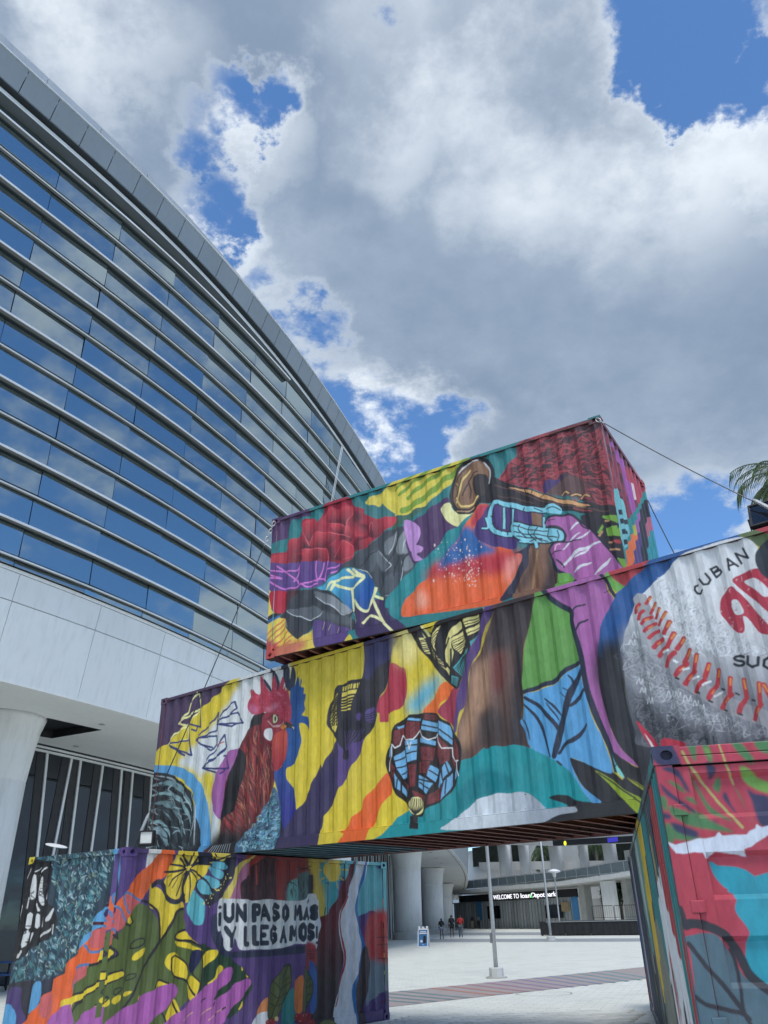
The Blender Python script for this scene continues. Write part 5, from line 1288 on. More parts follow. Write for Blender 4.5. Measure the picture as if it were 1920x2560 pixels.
    for q in ([(658, 185), (740, 188), (808, 230), (790, 262), (720, 262), (638, 220)], [(598, 240), (680, 250), (752, 300), (730, 362), (690, 352), (618, 290)], [(578, 328), (680, 358), (712, 410), (692, 458), (640, 452), (558, 350)], [(488, 430), (540, 368), (642, 500), (632, 522), (540, 518)]):
        m.poly(q, (96, 172, 188))
    m.poly([(440, 480), (530, 560), (557, 620), (552, 760), (520, 842), (430, 812), (378, 700), (390, 610)], (92, 176, 188))
    m.line([(20, 440), (90, 390), (130, 440), (160, 530), (240, 600), (330, 572), (352, 520)], 46, kb)
    for p, wd in (([(325, 110), (390, 200), (402, 260), (352, 400), (340, 480), (360, 600)], 40), ([(395, 250), (260, 285), (135, 292)], 22), ([(395, 255), (260, 340), (200, 440)], 14), ([(395, 260), (320, 380), (260, 540)], 16), ([(400, 260), (410, 400), (395, 590)], 12), ([(400, 250), (480, 200), (640, 215)], 30), ([(400, 255), (520, 330), (640, 470)], 20), ([(400, 260), (460, 340), (500, 400)], 16), ([(300, 150), (380, 240)], 36), ([(215, 210), (300, 225), (380, 250)], 20), ([(440, 90), (400, 240)], 26), ([(520, 90), (420, 240)], 34), ([(280, 340), (230, 460)], 10), ([(330, 300), (300, 400)], 9), ([(230, 320), (170, 350)], 9)):
        m.line(p, wd, kb, taper=.3)
    for p in ((400, 250), (385, 240), (410, 235), (395, 265)):
        m.ell(p, 14, 12, (214, 190, 70), 8)
    for _ in range(26):
        a = m.rs.rand()
        p = (830 - 250 * a ** .8, 330 + 290 * a)
        m.ell((p[0] + 14 * m.rs.randn(), p[1] + 14 * m.rs.randn()), 6 + 6 * m.rs.rand(), 4 + 4 * m.rs.rand(), (214, 200, 110), 8, -.8)
    # lettering
    m.poly([(650, 750), (700, 740), (690, 885), (770, 1000), (800, 1110), (940, 1112), (1250, 1097), (1600, 1052), (1612, 1122), (1400, 1152), (860, 1182), (700, 1102), (640, 960)], (42, 48, 72))
    m.poly([(698, 600), (770, 568), (1000, 576), (1070, 588), (1230, 572), (1400, 588), (1580, 583), (1634, 523), (1703, 521), (1722, 580), (1746, 590), (1757, 740), (1777, 842), (1745, 945), (1711, 1089), (1682, 1048), (1500, 1037), (1420, 1067), (1250, 1092), (1100, 1092), (950, 1102), (913, 1062), (898, 1000), (870, 980), (840, 1082), (800, 1110), (768, 1062), (763, 980), (728, 900), (688, 887)], (202, 207, 210))
    for ch, x0, x1, yt, yb in (('i', 690, 735, 650, 845), ('U', 780, 848, 632, 800), ('N', 905, 975, 635, 795), ('P', 1075, 1130, 638, 795), ('A', 1150, 1225, 640, 790), ('S', 1265, 1330, 632, 785), ('O', 1370, 1432, 640, 790), ('M', 1492, 1562, 648, 780), ('A', 1588, 1642, 668, 775), ('S', 1668, 1725, 650, 770)):
        m.glyph(ch, x0, yb, x1 - x0, yb - yt, 44 if ch not in 'MA' else 36, (44, 54, 68), 0, False)
    m.line([(1620, 615), (1645, 580)], 24, (44, 54, 68))
    for ch, x0, x1, yt, yb in (('Y', 785, 885, 868, 1070), ('L', 975, 1020, 870, 1040), ('L', 1075, 1112, 860, 1032), ('E', 1150, 1208, 862, 1028), ('G', 1245, 1305, 858, 1020), ('A', 1345, 1410, 862, 1015), ('M', 1452, 1515, 860, 995), ('O', 1555, 1605, 838, 992), ('S', 1640, 1685, 842, 985), ('!', 1695, 1740, 858, 1035)):
        m.glyph(ch, x0, yb, x1 - x0, yb - yt, 43 if ch not in 'MA!' else 33, (44, 54, 68), 0, False)
    # leaves at the foot
    m.poly([(1075, 1900), (1130, 1700), (1205, 1590), (1210, 1740), (1190, 1900)], (202, 130, 82))
    m.poly([(1050, 1900), (1080, 1800), (1205, 1740), (1195, 1900)], (200, 206, 212))
    m.F('R9')
    m.poly([(250, 1900), (390, 1780), (440, 2080), (330, 2300), (230, 2300)], (52, 122, 122))
    m.poly([(395, 1720), (440, 1650), (495, 1635), (495, 2000), (430, 2090), (388, 1900)], (192, 112, 62))
    m.poly([(530, 1220), (640, 1240), (650, 1500), (560, 1560), (530, 1450)], (150, 56, 60), soft=.02)
    m.hatchlines((530, 1290), (640, 1290), (530, 1420), (640, 1420), 6, 7, (60, 40, 46), 3)
    m.poly([(588, 1440), (655, 1560), (664, 1950), (600, 2090), (586, 1800)], (56, 92, 152))
    for m2 in ([(330, 1470), (345, 1540), (345, 1720), (300, 1880), (220, 2040), (160, 2160), (60, 2150), (55, 1960), (80, 1800), (150, 1660), (240, 1530)], [(510, 1500), (570, 1570), (612, 1680), (612, 1850), (560, 2000), (488, 2090), (488, 1850), (503, 1650)]):
        m.poly(m2, (38, 40, 38))
        c = np.mean(m2, 0)
        m.poly([tuple(c + (np.array(q) - c) * .93) for q in m2], (84, 92, 56))
    for p, wd in (([(325, 1490), (250, 1700), (190, 1900), (120, 2140)], 11), ([(240, 1720), (330, 1640)], 8), ([(225, 1800), (340, 1700)], 8), ([(200, 1890), (310, 1830)], 8), ([(170, 1990), (260, 1950)], 8), ([(220, 1800), (150, 1690)], 8), ([(190, 1900), (90, 1810)], 8), ([(160, 2000), (65, 1930)], 8), ([(520, 1520), (540, 1700), (520, 2060)], 10), ([(540, 1700), (600, 1650)], 7), ([(538, 1780), (608, 1730)], 7), ([(532, 1880), (600, 1840)], 7), ([(528, 1960), (575, 1940)], 7)):
        m.line(p, wd, (38, 42, 34))
    for c in ((120, 2190), (70, 2200), (440, 2130), (500, 2120), (560, 2110), (470, 2190), (540, 2180), (590, 2190)):
        m.ell(c, 40, 44, (140, 48, 50), 12)
        m.ell((c[0] - 10, c[1] - 12), 12, 12, (180, 96, 92), 8)
    m.ell((170, 2150), 18, 30, (190, 170, 120), 10)
    m.poly([(670, 2250), (740, 2170), (860, 2180), (900, 2260)], (100, 106, 60))
    return ms


def paint_D():
    m = Mural('D', *face('D', 'front'), 200, (162, 54, 74), 9)
    gr, nv = (66, 112, 72), (42, 45, 78)
    m.F('ZE')
    m.poly([(600, 980), (1700, 700), (1700, 1500), (600, 2200)], (160, 52, 70))
    m.F('ZD')
    for q in ([(730, 190), (830, 190), (822, 380), (780, 330)], [(900, 190), (972, 190), (1022, 380), (990, 402), (930, 300)], [(1230, 170), (1345, 170), (1505, 372), (1420, 392)], [(1500, 150), (1750, 140), (1750, 290), (1580, 272)], [(500, 608), (620, 640), (722, 742), (620, 702)], [(520, 900), (680, 950), (900, 1010), (1100, 1110), (1260, 1195), (800, 1135), (560, 1012)], [(750, 490), (860, 660), (980, 860), (1100, 960), (1255, 1072), (1050, 992), (950, 902)], [(1090, 548), (1132, 620), (1100, 732), (1038, 660)], [(1250, 600), (1350, 760), (1450, 980), (1525, 1115), (1400, 882)], [(410, 790), (492, 808), (492, 965), (430, 882)], [(480, 1110), (542, 1118), (580, 1300), (500, 1300)], [(800, 940), (950, 1000), (960, 1040), (800, 980)], [(560, 1110), (700, 1200), (900, 1260), (1000, 1244), (700, 1300), (560, 1250)], [(700, 800), (760, 840), (860, 880), (800, 800)]):
        m.poly(q, gr, soft=.006)
    m.poly([(1340, 440), (1440, 460), (1560, 560), (1700, 620), (1700, 740), (1520, 682), (1400, 592)], (106, 150, 70), soft=.006)
    m.poly([(920, 230), (970, 240), (1010, 360), (960, 300)], (106, 148, 72), soft=.006)
    for q in ([(300, 190), (520, 170), (645, 382), (622, 430), (400, 430), (330, 330)], [(430, 470), (620, 470), (762, 735), (700, 692), (620, 562)], [(958, 388), (1062, 470), (1002, 585), (958, 500)], [(1178, 718), (1242, 850), (1334, 1004), (1158, 802)], [(1428, 688), (1520, 740), (1700, 800), (1750, 1120), (1570, 1102), (1500, 852)], [(408, 638), (560, 760), (802, 932), (802, 972), (560, 822), (470, 752)], [(555, 1088), (832, 1180), (842, 1260), (620, 1202), (555, 1122)], [(440, 985), (530, 1000), (530, 1050), (450, 1040)], [(1030, 1055), (1095, 1085), (1040, 1080)]):
        m.poly(q, nv, soft=.006)
    m.line([(670, 270), (760, 430), (1080, 820), (1375, 1145)], 30, (158, 152, 92), smooth=False, taper=.55)
    m.line([(1085, 170), (1180, 420), (1280, 640)], 26, (158, 152, 92), taper=.4)
    m.F('ZE')
    m.poly([(540, 880), (650, 930), (760, 900), (880, 855), (1000, 850), (1090, 830), (1130, 783), (1165, 822), (1300, 810), (1440, 810), (1460, 778), (1530, 740), (1540, 697), (1600, 730), (1760, 690), (1760, 760), (1640, 840), (1540, 900), (1490, 940), (1400, 970), (1437, 1053), (1340, 1030), (1200, 1012), (1080, 1000), (990, 1078), (958, 1010), (860, 1005), (740, 1027), (660, 1022)], (190, 198, 213), smooth=False)
    m.F('ZF')
    m.poly([(640, 560), (760, 520), (900, 498), (1050, 540), (1160, 680), (1300, 900), (1400, 1050), (1700, 1290), (1700, 1700), (830, 1700), (760, 1100), (700, 700)], (70, 94, 107))
    m.F('ZE')
    m.poly([(1028, 1103), (1140, 1150), (1300, 1160), (1440, 1200), (1560, 1280), (1800, 1400), (1800, 1900), (1600, 1800), (1570, 1700), (1350, 1560), (1280, 1441), (1200, 1390), (1100, 1282), (1050, 1182)], (28, 136, 156))
    m.F('ZF')
    m.poly([(1200, -40), (1302, 50), (1270, 150), (1282, 260), (1380, 390), (1443, 500), (1410, 620), (1400, 780), (1420, 880), (1490, 1040), (1659, 1165), (1900, 1165), (1900, -200)], (28, 134, 154))
    k = (40, 41, 50)
    m.line([(560, 180), (640, 400), (720, 385), (850, 400), (1000, 450), (1130, 520), (1250, 650), (1350, 820), (1440, 1000), (1560, 1120), (1720, 1240)], 112, k)
    m.line([(680, 620), (780, 740), (900, 900), (1100, 1120), (1372, 1465)], 60, k)
    m.line([(1210, 700), (1290, 900), (1340, 1200), (1372, 1465), (1480, 1660)], 46, k)
    m.line([(770, 1272), (900, 1370), (1150, 1440), (1350, 1490), (1460, 1570)], 56, k)
    m.poly([(540, 440), (612, 450), (642, 700), (590, 690), (548, 560)], (160, 62, 72))
    s = Mural('Dl', *face('D', 'left'), 80, (62, 80, 88), 10)       # a runs from the far end to the near end
    def q(pts):   # near-end distance -> wall metres
        return [(12.19 - a, z) for a, z in pts]
    cols = [(40, 44, 56), (70, 60, 92), (120, 130, 140), (52, 66, 90), (46, 120, 126), (150, 62, 66), (40, 40, 44), (190, 196, 200), (96, 70, 60), (150, 140, 90)]
    s.hatch(q([(0, .0), (12.1, .0), (12.1, 2.6), (0, 2.6)]), cols, 420, .55, .16, 1.57, .05, .03, .85, .4)
    s.poly(q([(.2, 2.5), (1.0, 2.5), (1.1, 1.5), (.7, .9), (.3, 1.6)]), (40, 124, 128))
    s.poly(q([(.1, 1.7), (.5, 1.8), (.6, .9), (.2, .7)]), (156, 58, 66))
    s.poly(q([(1.0, 2.4), (1.7, 2.4), (1.9, 1.3), (1.4, .9), (1.1, 1.4)]), (160, 58, 66))
    s.poly(q([(.9, 1.1), (1.5, 1.5), (2.3, 1.9), (3.0, 1.5), (2.8, .2), (1.6, .05), (1.0, .3)]), (204, 208, 214))
    s.hatch(q([(.9, .1), (2.9, .1), (2.9, 1.5), (.9, 1.2)]), [(40, 40, 46), (130, 140, 160), (160, 60, 66)], 60, .5, .05, 1.57, .06, .05, .9)
    s.poly(q([(3.1, 2.5), (4.0, 2.5), (4.2, 1.3), (3.6, .8), (3.0, 1.3)]), (48, 124, 128))
    s.poly(q([(3.4, 1.3), (4.6, 1.5), (5.2, .4), (3.6, .1)]), (120, 124, 116))
    s.poly(q([(4.1, 2.5), (5.4, 2.5), (5.8, 1.6), (5.4, .7), (4.8, 1.1), (4.4, 1.9)]), (214, 186, 70))
    s.poly(q([(5.4, 2.5), (7.4, 2.5), (7.6, 1.9), (6.6, 1.1), (5.9, 1.6)]), (110, 176, 176))
    s.poly(q([(6.4, 2.45), (7.2, 2.45), (7.0, 1.7), (6.5, 1.4)]), (206, 214, 214), soft=.05)
    s.poly(q([(7.6, 2.5), (9.0, 2.5), (9.2, .6), (8.0, .2)]), (62, 82, 92))
    s.poly(q([(9.0, 2.0), (9.9, 2.2), (10.2, .4), (9.2, .2)]), (74, 70, 110))
    s.poly(q([(10.2, 2.4), (11.0, 2.4), (11.0, .5), (10.4, .3)]), (176, 180, 184))
    s.poly(q([(11.2, 2.2), (12.0, 2.2), (12.0, .3), (11.3, .3)]), (70, 88, 128))
    return [m, s]


MUR = {'B': {'front': mural_mat(paint_B())}, 'C': {'front': mural_mat(paint_C()), 'right': mural_mat(paint_Cr())}}
_a = paint_A()
MUR['A'] = {'front': mural_mat(_a[0]), 'left': mural_mat(_a[1])}
_d = paint_D()
MUR['D'] = {'front': mural_mat(_d[0]), 'left': mural_mat(_d[1])}

# ------------------------------------------------------------------ shipping containers
def container(key, name, label, plain, under, faces, beams=0, beam_mats=None):
    x, y, z, t, L, W, H = BOXES[key]
    root = empty(name, (x, y, z), t)
    tag(root, label, 'container', 'painted shipping containers stacked on the plaza')
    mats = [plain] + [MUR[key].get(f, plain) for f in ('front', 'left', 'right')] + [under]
    CS = (.178, .162, .118)

    def done(mb, nm, parent=root, bevel=0.0, lab=None):
        """link a part; its outward faces carry the wall's mural, laid out in metres on that wall"""
        o = mb.build(nm, mats, parent, bevel=bevel)
        me = o.data
        uvl = me.uv_layers.new(name='UVMap')
        V = me.vertices
        for p in me.polygons:
            n = p.normal
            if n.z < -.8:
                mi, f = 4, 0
            elif n.z > .8:
                mi, f = (1 if p.center.y < .25 else (2 if p.center.x < .25 else 0)), 1
            elif p.center.y < .3 and n.y < .2 and abs(n.y) + .35 >= abs(n.x) * (0 if p.center.x > .3 and p.center.x < L - .3 else 1):
                mi, f = 1, 1
            elif n.x < -.3 or (p.center.x < .12 and abs(n.y) > .2):
                mi, f = 2, 2
            elif n.x > .3 or (p.center.x > L - .12 and abs(n.y) > .2):
                mi, f = 3, 3
            else:
                mi, f = 0, 1
            p.material_index = mi
            f = mi if mi in (1, 2, 3) else 1
            for li in p.loop_indices:
                v = V[me.loops[li].vertex_index].co
                if f == 1:
                    u = v.x / L
                elif f == 2:
                    u = 1 - v.y / W
                else:
                    u = v.y / W
                uvl.data[li].uv = (u, v.z / H)
        if lab:
            o['label'] = lab
        return o

    # corner castings with their slots
    def casting(cx, cy, cz):
        mb = MB()
        sx = CS[0]
        sy = CS[1]
        sz = CS[2]
        x0 = -.005 if cx == 0 else L - sx + .005
        y0 = -.005 if cy == 0 else W - sy + .005
        z0 = -.006 if cz == 0 else H - sz + .006
        a = np.array([x0, y0, z0])
        b = a + (sx, sy, sz)

        def slot(o, u, v, n, su, sv):
            # plate with an oval slot sunk into it; o corner, u, v edges, n outward
            c = o + (u + v) / 2
            lu, lv = np.linalg.norm(u), np.linalg.norm(v)
            eu, ev = u / lu, v / lv
            K = 12
            ring, hole, deep = [], [], []
            for k in range(K):
                tt = 2 * math.pi * k / K
                ct, st = math.cos(tt), math.sin(tt)
                hole.append(c + eu * su * ct + ev * sv * st)
                deep.append(c + eu * su * ct + ev * sv * st - n * .05)
                q = max(abs(ct) / (lu / 2), abs(st) / (lv / 2))
                ring.append(c + (eu * ct + ev * st) / q)
            vs = ring + hole + deep
            fs = []
            for k in range(K):
                k2 = (k + 1) % K
                fs.append((k, k2, K + k2, K + k))
                fs.append((K + k, K + k2, 2 * K + k2, 2 * K + k))
            fs.append(tuple(range(2 * K, 3 * K)))
            cr = [o, o + u, o + u + v, o + v]
            mb.add(vs, fs)
            for k in range(4):      # corner triangles the ring leaves open
                p = cr[k]
                near = sorted(range(K), key=lambda i: np.linalg.norm(ring[i] - p))[:2]
                i0, i1 = sorted(near)
                if i0 == 0 and i1 == K - 1:
                    i0, i1 = i1, i0
                base = len(mb.v)
                mb.add([ring[i0], p, ring[i1]], [(0, 1, 2)])
        X, Y, Z = np.array([sx, 0, 0]), np.array([0, sy, 0]), np.array([0, 0, sz])
        slot(a, X, Z, np.array([0, -1.0, 0]), .040, .032)
        slot(a + Y + X, -X, Z, np.array([0, 1.0, 0]), .040, .032)
        slot(a + Y, -Y, Z, np.array([-1.0, 0, 0]), .034, .030)
        slot(a + X, Y, Z, np.array([1.0, 0, 0]), .034, .030)
        mb.add([a, a + X, a + X + Y, a + Y], [(3, 2, 1, 0)])
        mb.add([a + Z, a + X + Z, a + X + Y + Z, a + Y + Z], [(0, 1, 2, 3)])
        done(mb, 'corner_casting')

    for cx in (0, 1):
        for cy in (0, 1):
            for cz in (0, 1):
                casting(cx, cy, cz)
            mb = MB()
            x0, x1 = (0, .11) if cx == 0 else (L - .11, L)
            y0, y1 = (0, .11) if cy == 0 else (W - .11, W)
            mb.box((x0, y0, CS[2] - .008), (x1, y1, H - CS[2] + .008))
            done(mb, 'corner_post', bevel=.008)
    # rails
    for cy in (0, 1):
        y0, y1 = (.004, .064) if cy == 0 else (W - .064, W - .004)
        for z0, z1, nm in ((H - .062, H - .004, 'top_rail'), (.012, .160, 'bottom_rail')):
            mb = MB()
            mb.box((.165, y0, z0), (L - .165, y1, z1))
            if nm == 'bottom_rail':        # lip of the channel
                mb.box((.165, y0 + .002, z1), (L - .165, y1 - .012, z1 + .012))
            done(mb, nm, bevel=.006)
    for cx in (0, 1):
        x0, x1 = (.004, .064) if cx == 0 else (L - .064, L - .004)
        for z0, z1, nm in ((H - (.075 if faces[2 + cx] != 'door' else .11), H - .004, 'top_rail'), (.012, .160, 'bottom_rail')):
            mb = MB()
            mb.box((x0, .155, z0), (x1, W - .155, z1))
            done(mb, nm, bevel=.006)

    def corrugated(run, p0, p1, dep, per, ins):
        """sheet between p0 and p1 along the wall; run(a, d) maps to (x, y), d inward"""
        mb = MB()
        n = max(1, int(round((p1 - p0) / per)))
        pr = (p1 - p0) / n
        prof = []
        for i in range(n):
            s0 = p0 + i * pr
            prof += [(s0, ins), (s0 + pr * .27, ins), (s0 + pr * .5, ins + dep), (s0 + pr * .77, ins + dep)]
        prof.append((p1, ins))
        z0, z1 = .158, H - .06
        vs = []
        for a, d in prof:
            q = run(a, d)
            vs += [(q[0], q[1], z0), (q[0], q[1], z1)]
        fs = [(2 * i, 2 * i + 2, 2 * i + 3, 2 * i + 1) for i in range(len(prof) - 1)]
        mb.add(vs, fs)
        # back of the sheet
        vs = []
        for a, d in prof:
            q = run(a, d + .012)
            vs += [(q[0], q[1], z0), (q[0], q[1], z1)]
        mb.add(vs, [(f[3], f[2], f[1], f[0]) for f in fs])
        return mb

    def wall(f, kind):
        run, ln = {'front': (lambda a, d: (a, d), L), 'back': (lambda a, d: (L - a, W - d), L), 'left': (lambda a, d: (d, W - a), W), 'right': (lambda a, d: (L - d, a), W)}[f]
        if kind == 'side':
            done(corrugated(run, .108, ln - .108, .036, .278, .018), 'side_wall')
        elif kind == 'end':
            done(corrugated(run, .108, ln - .108, .046, .245, .014), 'end_wall')
        elif kind == 'door':
            for h in (0, 1):
                a0, a1 = (.112, ln / 2 - .006) if h == 0 else (ln / 2 + .006, ln - .112)
                mb = MB()
                zs = [(.165, .03)]
                zz0, zz1 = .165, H - .125
                nb = 5
                st = (zz1 - zz0) / nb
                prof = []
                for i in range(nb):
                    b0 = zz0 + i * st
                    prof += [(b0, .030), (b0 + st * .30, .030), (b0 + st * .36, .066), (b0 + st * .82, .066), (b0 + st * .88, .030)]
                prof.append((zz1, .030))
                vs, fs = [], []
                for zc, d in prof:
                    q0, q1 = run(a0 + .10, d), run(a1 - .10, d)
                    vs += [(q0[0], q0[1], zc), (q1[0], q1[1], zc)]
                for i in range(len(prof) - 1):
                    fs.append((2 * i, 2 * i + 1, 2 * i + 3, 2 * i + 2))
                mb.add(vs, fs)
                dr = done(mb, 'door')
                for q0, q1, z0, z1 in ((a0, a0 + .10, zz0, zz1), (a1 - .10, a1, zz0, zz1), (a0 + .10, a1 - .10, zz0 - .012, zz0 + .05), (a0 + .10, a1 - .10, zz1 - .05, zz1)):
                    mb = MB()
                    c0, c1 = run(q0, .024), run(q1, .072)
                    mb.box((min(c0[0], c1[0]), min(c0[1], c1[1]), z0), (max(c0[0], c1[0]), max(c0[1], c1[1]), z1))
                    done(mb, 'door_frame', dr, bevel=.004)
                for a in (.80, 1.08) if h == 0 else (ln - 1.08, ln - .80):
                    mb = MB()
                    c = run(a, -.012)
                    mb.tube([(c[0], c[1], .10), (c[0], c[1], H - .06)], .017, 10)
                    for zc in (.14, .7, 1.45, 2.1, H - .09):
                        c0, c1 = run(a - .045, -.03), run(a + .045, .03)
                        mb.box((min(c0[0], c1[0]), min(c0[1], c1[1]), zc - .045), (max(c0[0], c1[0]), max(c0[1], c1[1]), zc + .045))
                    done(mb, 'lock_rod', bevel=.003)
                for zc in (.45, 1.05, 1.65, 2.2):
                    a = a0 - .01 if h == 0 else a1 + .01
                    mb = MB()
                    c0, c1 = run(a - .035, -.006), run(a + .05, .03)
                    mb.box((min(c0[0], c1[0]), min(c0[1], c1[1]), zc - .035), (max(c0[0], c1[0]), max(c0[1], c1[1]), zc + .035))
                    done(mb, 'hinge', bevel=.006)
            mb = MB()
            c0, c1 = run(.165, .004), run(ln - .165, .064)
            mb.box((min(c0[0], c1[0]), min(c0[1], c1[1]), H - .118), (max(c0[0], c1[0]), max(c0[1], c1[1]), H - .064))
            done(mb, 'door_header', bevel=.005)
    for f, kd in zip(('front', 'back', 'left', 'right'), faces):
        wall(f, kd)
    mb = MB()
    mb.box((.06, .06, H - .034), (L - .06, W - .06, H - .022))
    done(mb, 'roof_panel')
    mb = MB()
    mb.box((.06, .06, .128), (L - .06, W - .06, .150))
    done(mb, 'floor_panel')
    if beams:
        me = None
        for i in range(beams):
            a = .25 + (L - .5) * i / (beams - 1)
            if me is None:
                b = MB()
                b.box((-.028, .066, .020), (.028, W - .066, .026))
                b.box((-.004, .066, .026), (.004, W - .066, .126))
                me = b.build('cross_member', beam_mats[0], root)
                me.location = (a, 0, 0)
                dd = me.data
            else:
                o = inst('cross_member', dd, root, (a, 0, 0))
                if len(beam_mats) > 1 and i < beams * .36:
                    o.material_slots[0].link = 'OBJECT'
                    o.material_slots[0].material = beam_mats[1]
    return root


container('A', 'shipping_container', 'lower left container painted with a butterfly, leaves and Spanish lettering', M['blue_grey'], M['dark'], ('side', 'side', 'end', 'end'))
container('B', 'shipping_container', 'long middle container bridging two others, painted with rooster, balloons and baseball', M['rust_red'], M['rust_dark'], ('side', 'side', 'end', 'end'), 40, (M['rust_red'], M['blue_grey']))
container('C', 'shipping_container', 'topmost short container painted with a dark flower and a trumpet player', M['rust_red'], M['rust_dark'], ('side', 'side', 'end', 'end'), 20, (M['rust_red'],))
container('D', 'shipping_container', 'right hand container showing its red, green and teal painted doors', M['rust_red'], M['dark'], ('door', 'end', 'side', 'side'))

# the block under the raised corner of the top container
ec = np.array([math.cos(BOXES['C'][3]), math.sin(BOXES['C'][3]), 0])

# ------------------------------------------------------------------ ground
def ground_mat():
    m, t, b = base_mat('plaza_pavers', .75, .35)
    tcn = t.n('ShaderNodeTexCoord')
    P = tcn.outputs['Object']
    mp = t.n('ShaderNodeMapping')
    t.link(P, mp.inputs[0])
    mp.inputs['Rotation'].default_value = (0, 0, .35)
    br = t.n('ShaderNodeTexBrick')
    t.link(mp.outputs[0], br.inputs['Vector'])
    br.inputs['Scale'].default_value = 1.0
    br.inputs['Brick Width'].default_value = .40
    br.inputs['Row Height'].default_value = .20
    br.inputs['Mortar Size'].default_value = .006
    br.inputs['Mortar Smooth'].default_value = .3
    br.inputs['Bias'].default_value = 0
    br.inputs['Color1'].default_value = (.65, .66, .60, 1)
    br.inputs['Color2'].default_value = (.72, .73, .665, 1)
    br.inputs['Mortar'].default_value = (.36, .37, .35, 1)
    n1 = t.noise(P, .22, 5, .6)
    n2 = t.noise(P, 6, 6, .75)
    n3 = t.noise(P, 1.6, 6, .7)
    c = t.mix(t.rng(n1, .35, .7, 0, .35), br.outputs[0], (.58, .61, .55))
    c = t.mix(t.rng(n3, .55, .8, 0, .35), c, (.50, .52, .49))
    n4 = t.noise(P, .9, 7, .72)
    c = t.mix(t.rng(n4, .50, .70, 0, .45), c, (.43, .44, .39))
    c = t.mix(t.rng(n2, .56, .72, 0, .55), c, (.34, .35, .30))
    t.val(b.inputs['Base Color'], c)
    bp = t.n('ShaderNodeBump')
    bp.inputs['Strength'].default_value = .5
    bp.inputs['Distance'].default_value = .01
    t.link(t.math('ADD', t.math('MULTIPLY', br.outputs[1], -1.0), t.math('MULTIPLY', n2, .35)), bp.inputs['Height'])
    t.link(bp.outputs[0], b.inputs['Normal'])
    return m


M['plaza'] = ground_mat()
mb = MB()
mb.add([(-500, -300, 0), (500, -300, 0), (500, 900, 0), (-500, 900, 0)], [(0, 1, 2, 3)])
ground = tag(mb.build('plaza_ground', M['plaza']), 'pale stone paved plaza under the containers', 'ground', kind='structure')

# near pavers as stones with open joints, laid on the bed between the containers
rg = random.Random(4)
pav = [mat('paver_%d' % i, c, .75, var=.10, scale=5, bump=.3, bscale=60, dirt=.12) for i, c in enumerate(((.62, .635, .59), (.69, .70, .65), (.57, .585, .54)))]
PL, PWD, GAP = .40, .20, .007
ca, sa = math.cos(.35), math.sin(.35)
near = []
for r in range(-10, 70):
    for k in range(-30, 45):
        lx = (k + (.5 if r % 2 else 0)) * PL
        ly = r * PWD + 9.0
        X, Y = lx * ca - ly * sa + 2.6, lx * sa + ly * ca
        if not (11.5 < Y < 17.2 and -.6 < X < 4.6):
            continue
        bx, by, bz, bt = BOXES['A'][:4]
        dx, dy = X - bx, Y - by
        la, lb = dx * math.cos(bt) + dy * math.sin(bt), -dx * math.sin(bt) + dy * math.cos(bt)
        if -.3 < la < 6.4 and -.3 < lb < 2.8:
            continue
        bx, by, bz, bt = BOXES['D'][:4]
        dx, dy = X - bx, Y - by
        la, lb = dx * math.cos(bt) + dy * math.sin(bt), -dx * math.sin(bt) + dy * math.cos(bt)
        if la > -.3 and lb > -.3:
            continue
        near.append((Y, X))
near.sort()
pm = []
for i in range(3):
    b_ = MB()
    hx, hy = PL / 2 - GAP / 2, PWD / 2 - GAP / 2
    b_.add([(-hx, -hy, 0), (hx, -hy, 0), (hx, hy, 0), (-hx, hy, 0), (-hx + .006, -hy + .006, .016), (hx - .006, -hy + .006, .016), (hx - .006, hy - .006, .016), (-hx + .006, hy - .006, .016)],
           [(4, 5, 6, 7), (0, 1, 5, 4), (1, 2, 6, 5), (2, 3, 7, 6), (3, 0, 4, 7)])
    pm.append(b_)
meshes = []
for i in range(3):
    o = pm[i].build('paver', pav[i], ground)
    meshes.append(o.data)
    bpy.data.objects.remove(o)
for Y, X in near[:300]:
    inst('paver', meshes[rg.randrange(3)], ground, (X, Y, .004 + rg.uniform(0, .003)), (rg.uniform(-.004, .004), rg.uniform(-.004, .004), .35 + rg.uniform(-.006, .006)))
if len(near) > 300:
    st = MB()
    for Y, X in near[300:]:
        o = len(st.v)
        zt = .004 + rg.uniform(0, .003)
        mi = rg.randrange(3)
        st.add([(X + q[0] * ca - q[1] * sa, Y + q[0] * sa + q[1] * ca, q[2] + zt) for q in pm[0].v], pm[0].f, mi)
    tag(st.build('pavers', pav, ground), kind='stuff')

# painted crossing band
def ground_poly(name, pts, z, m, parent=None):
    b_ = MB()
    b_.add([(p[0], p[1], z) for p in pts], [tuple(range(len(pts)))])
    return b_.build(name, m, parent)


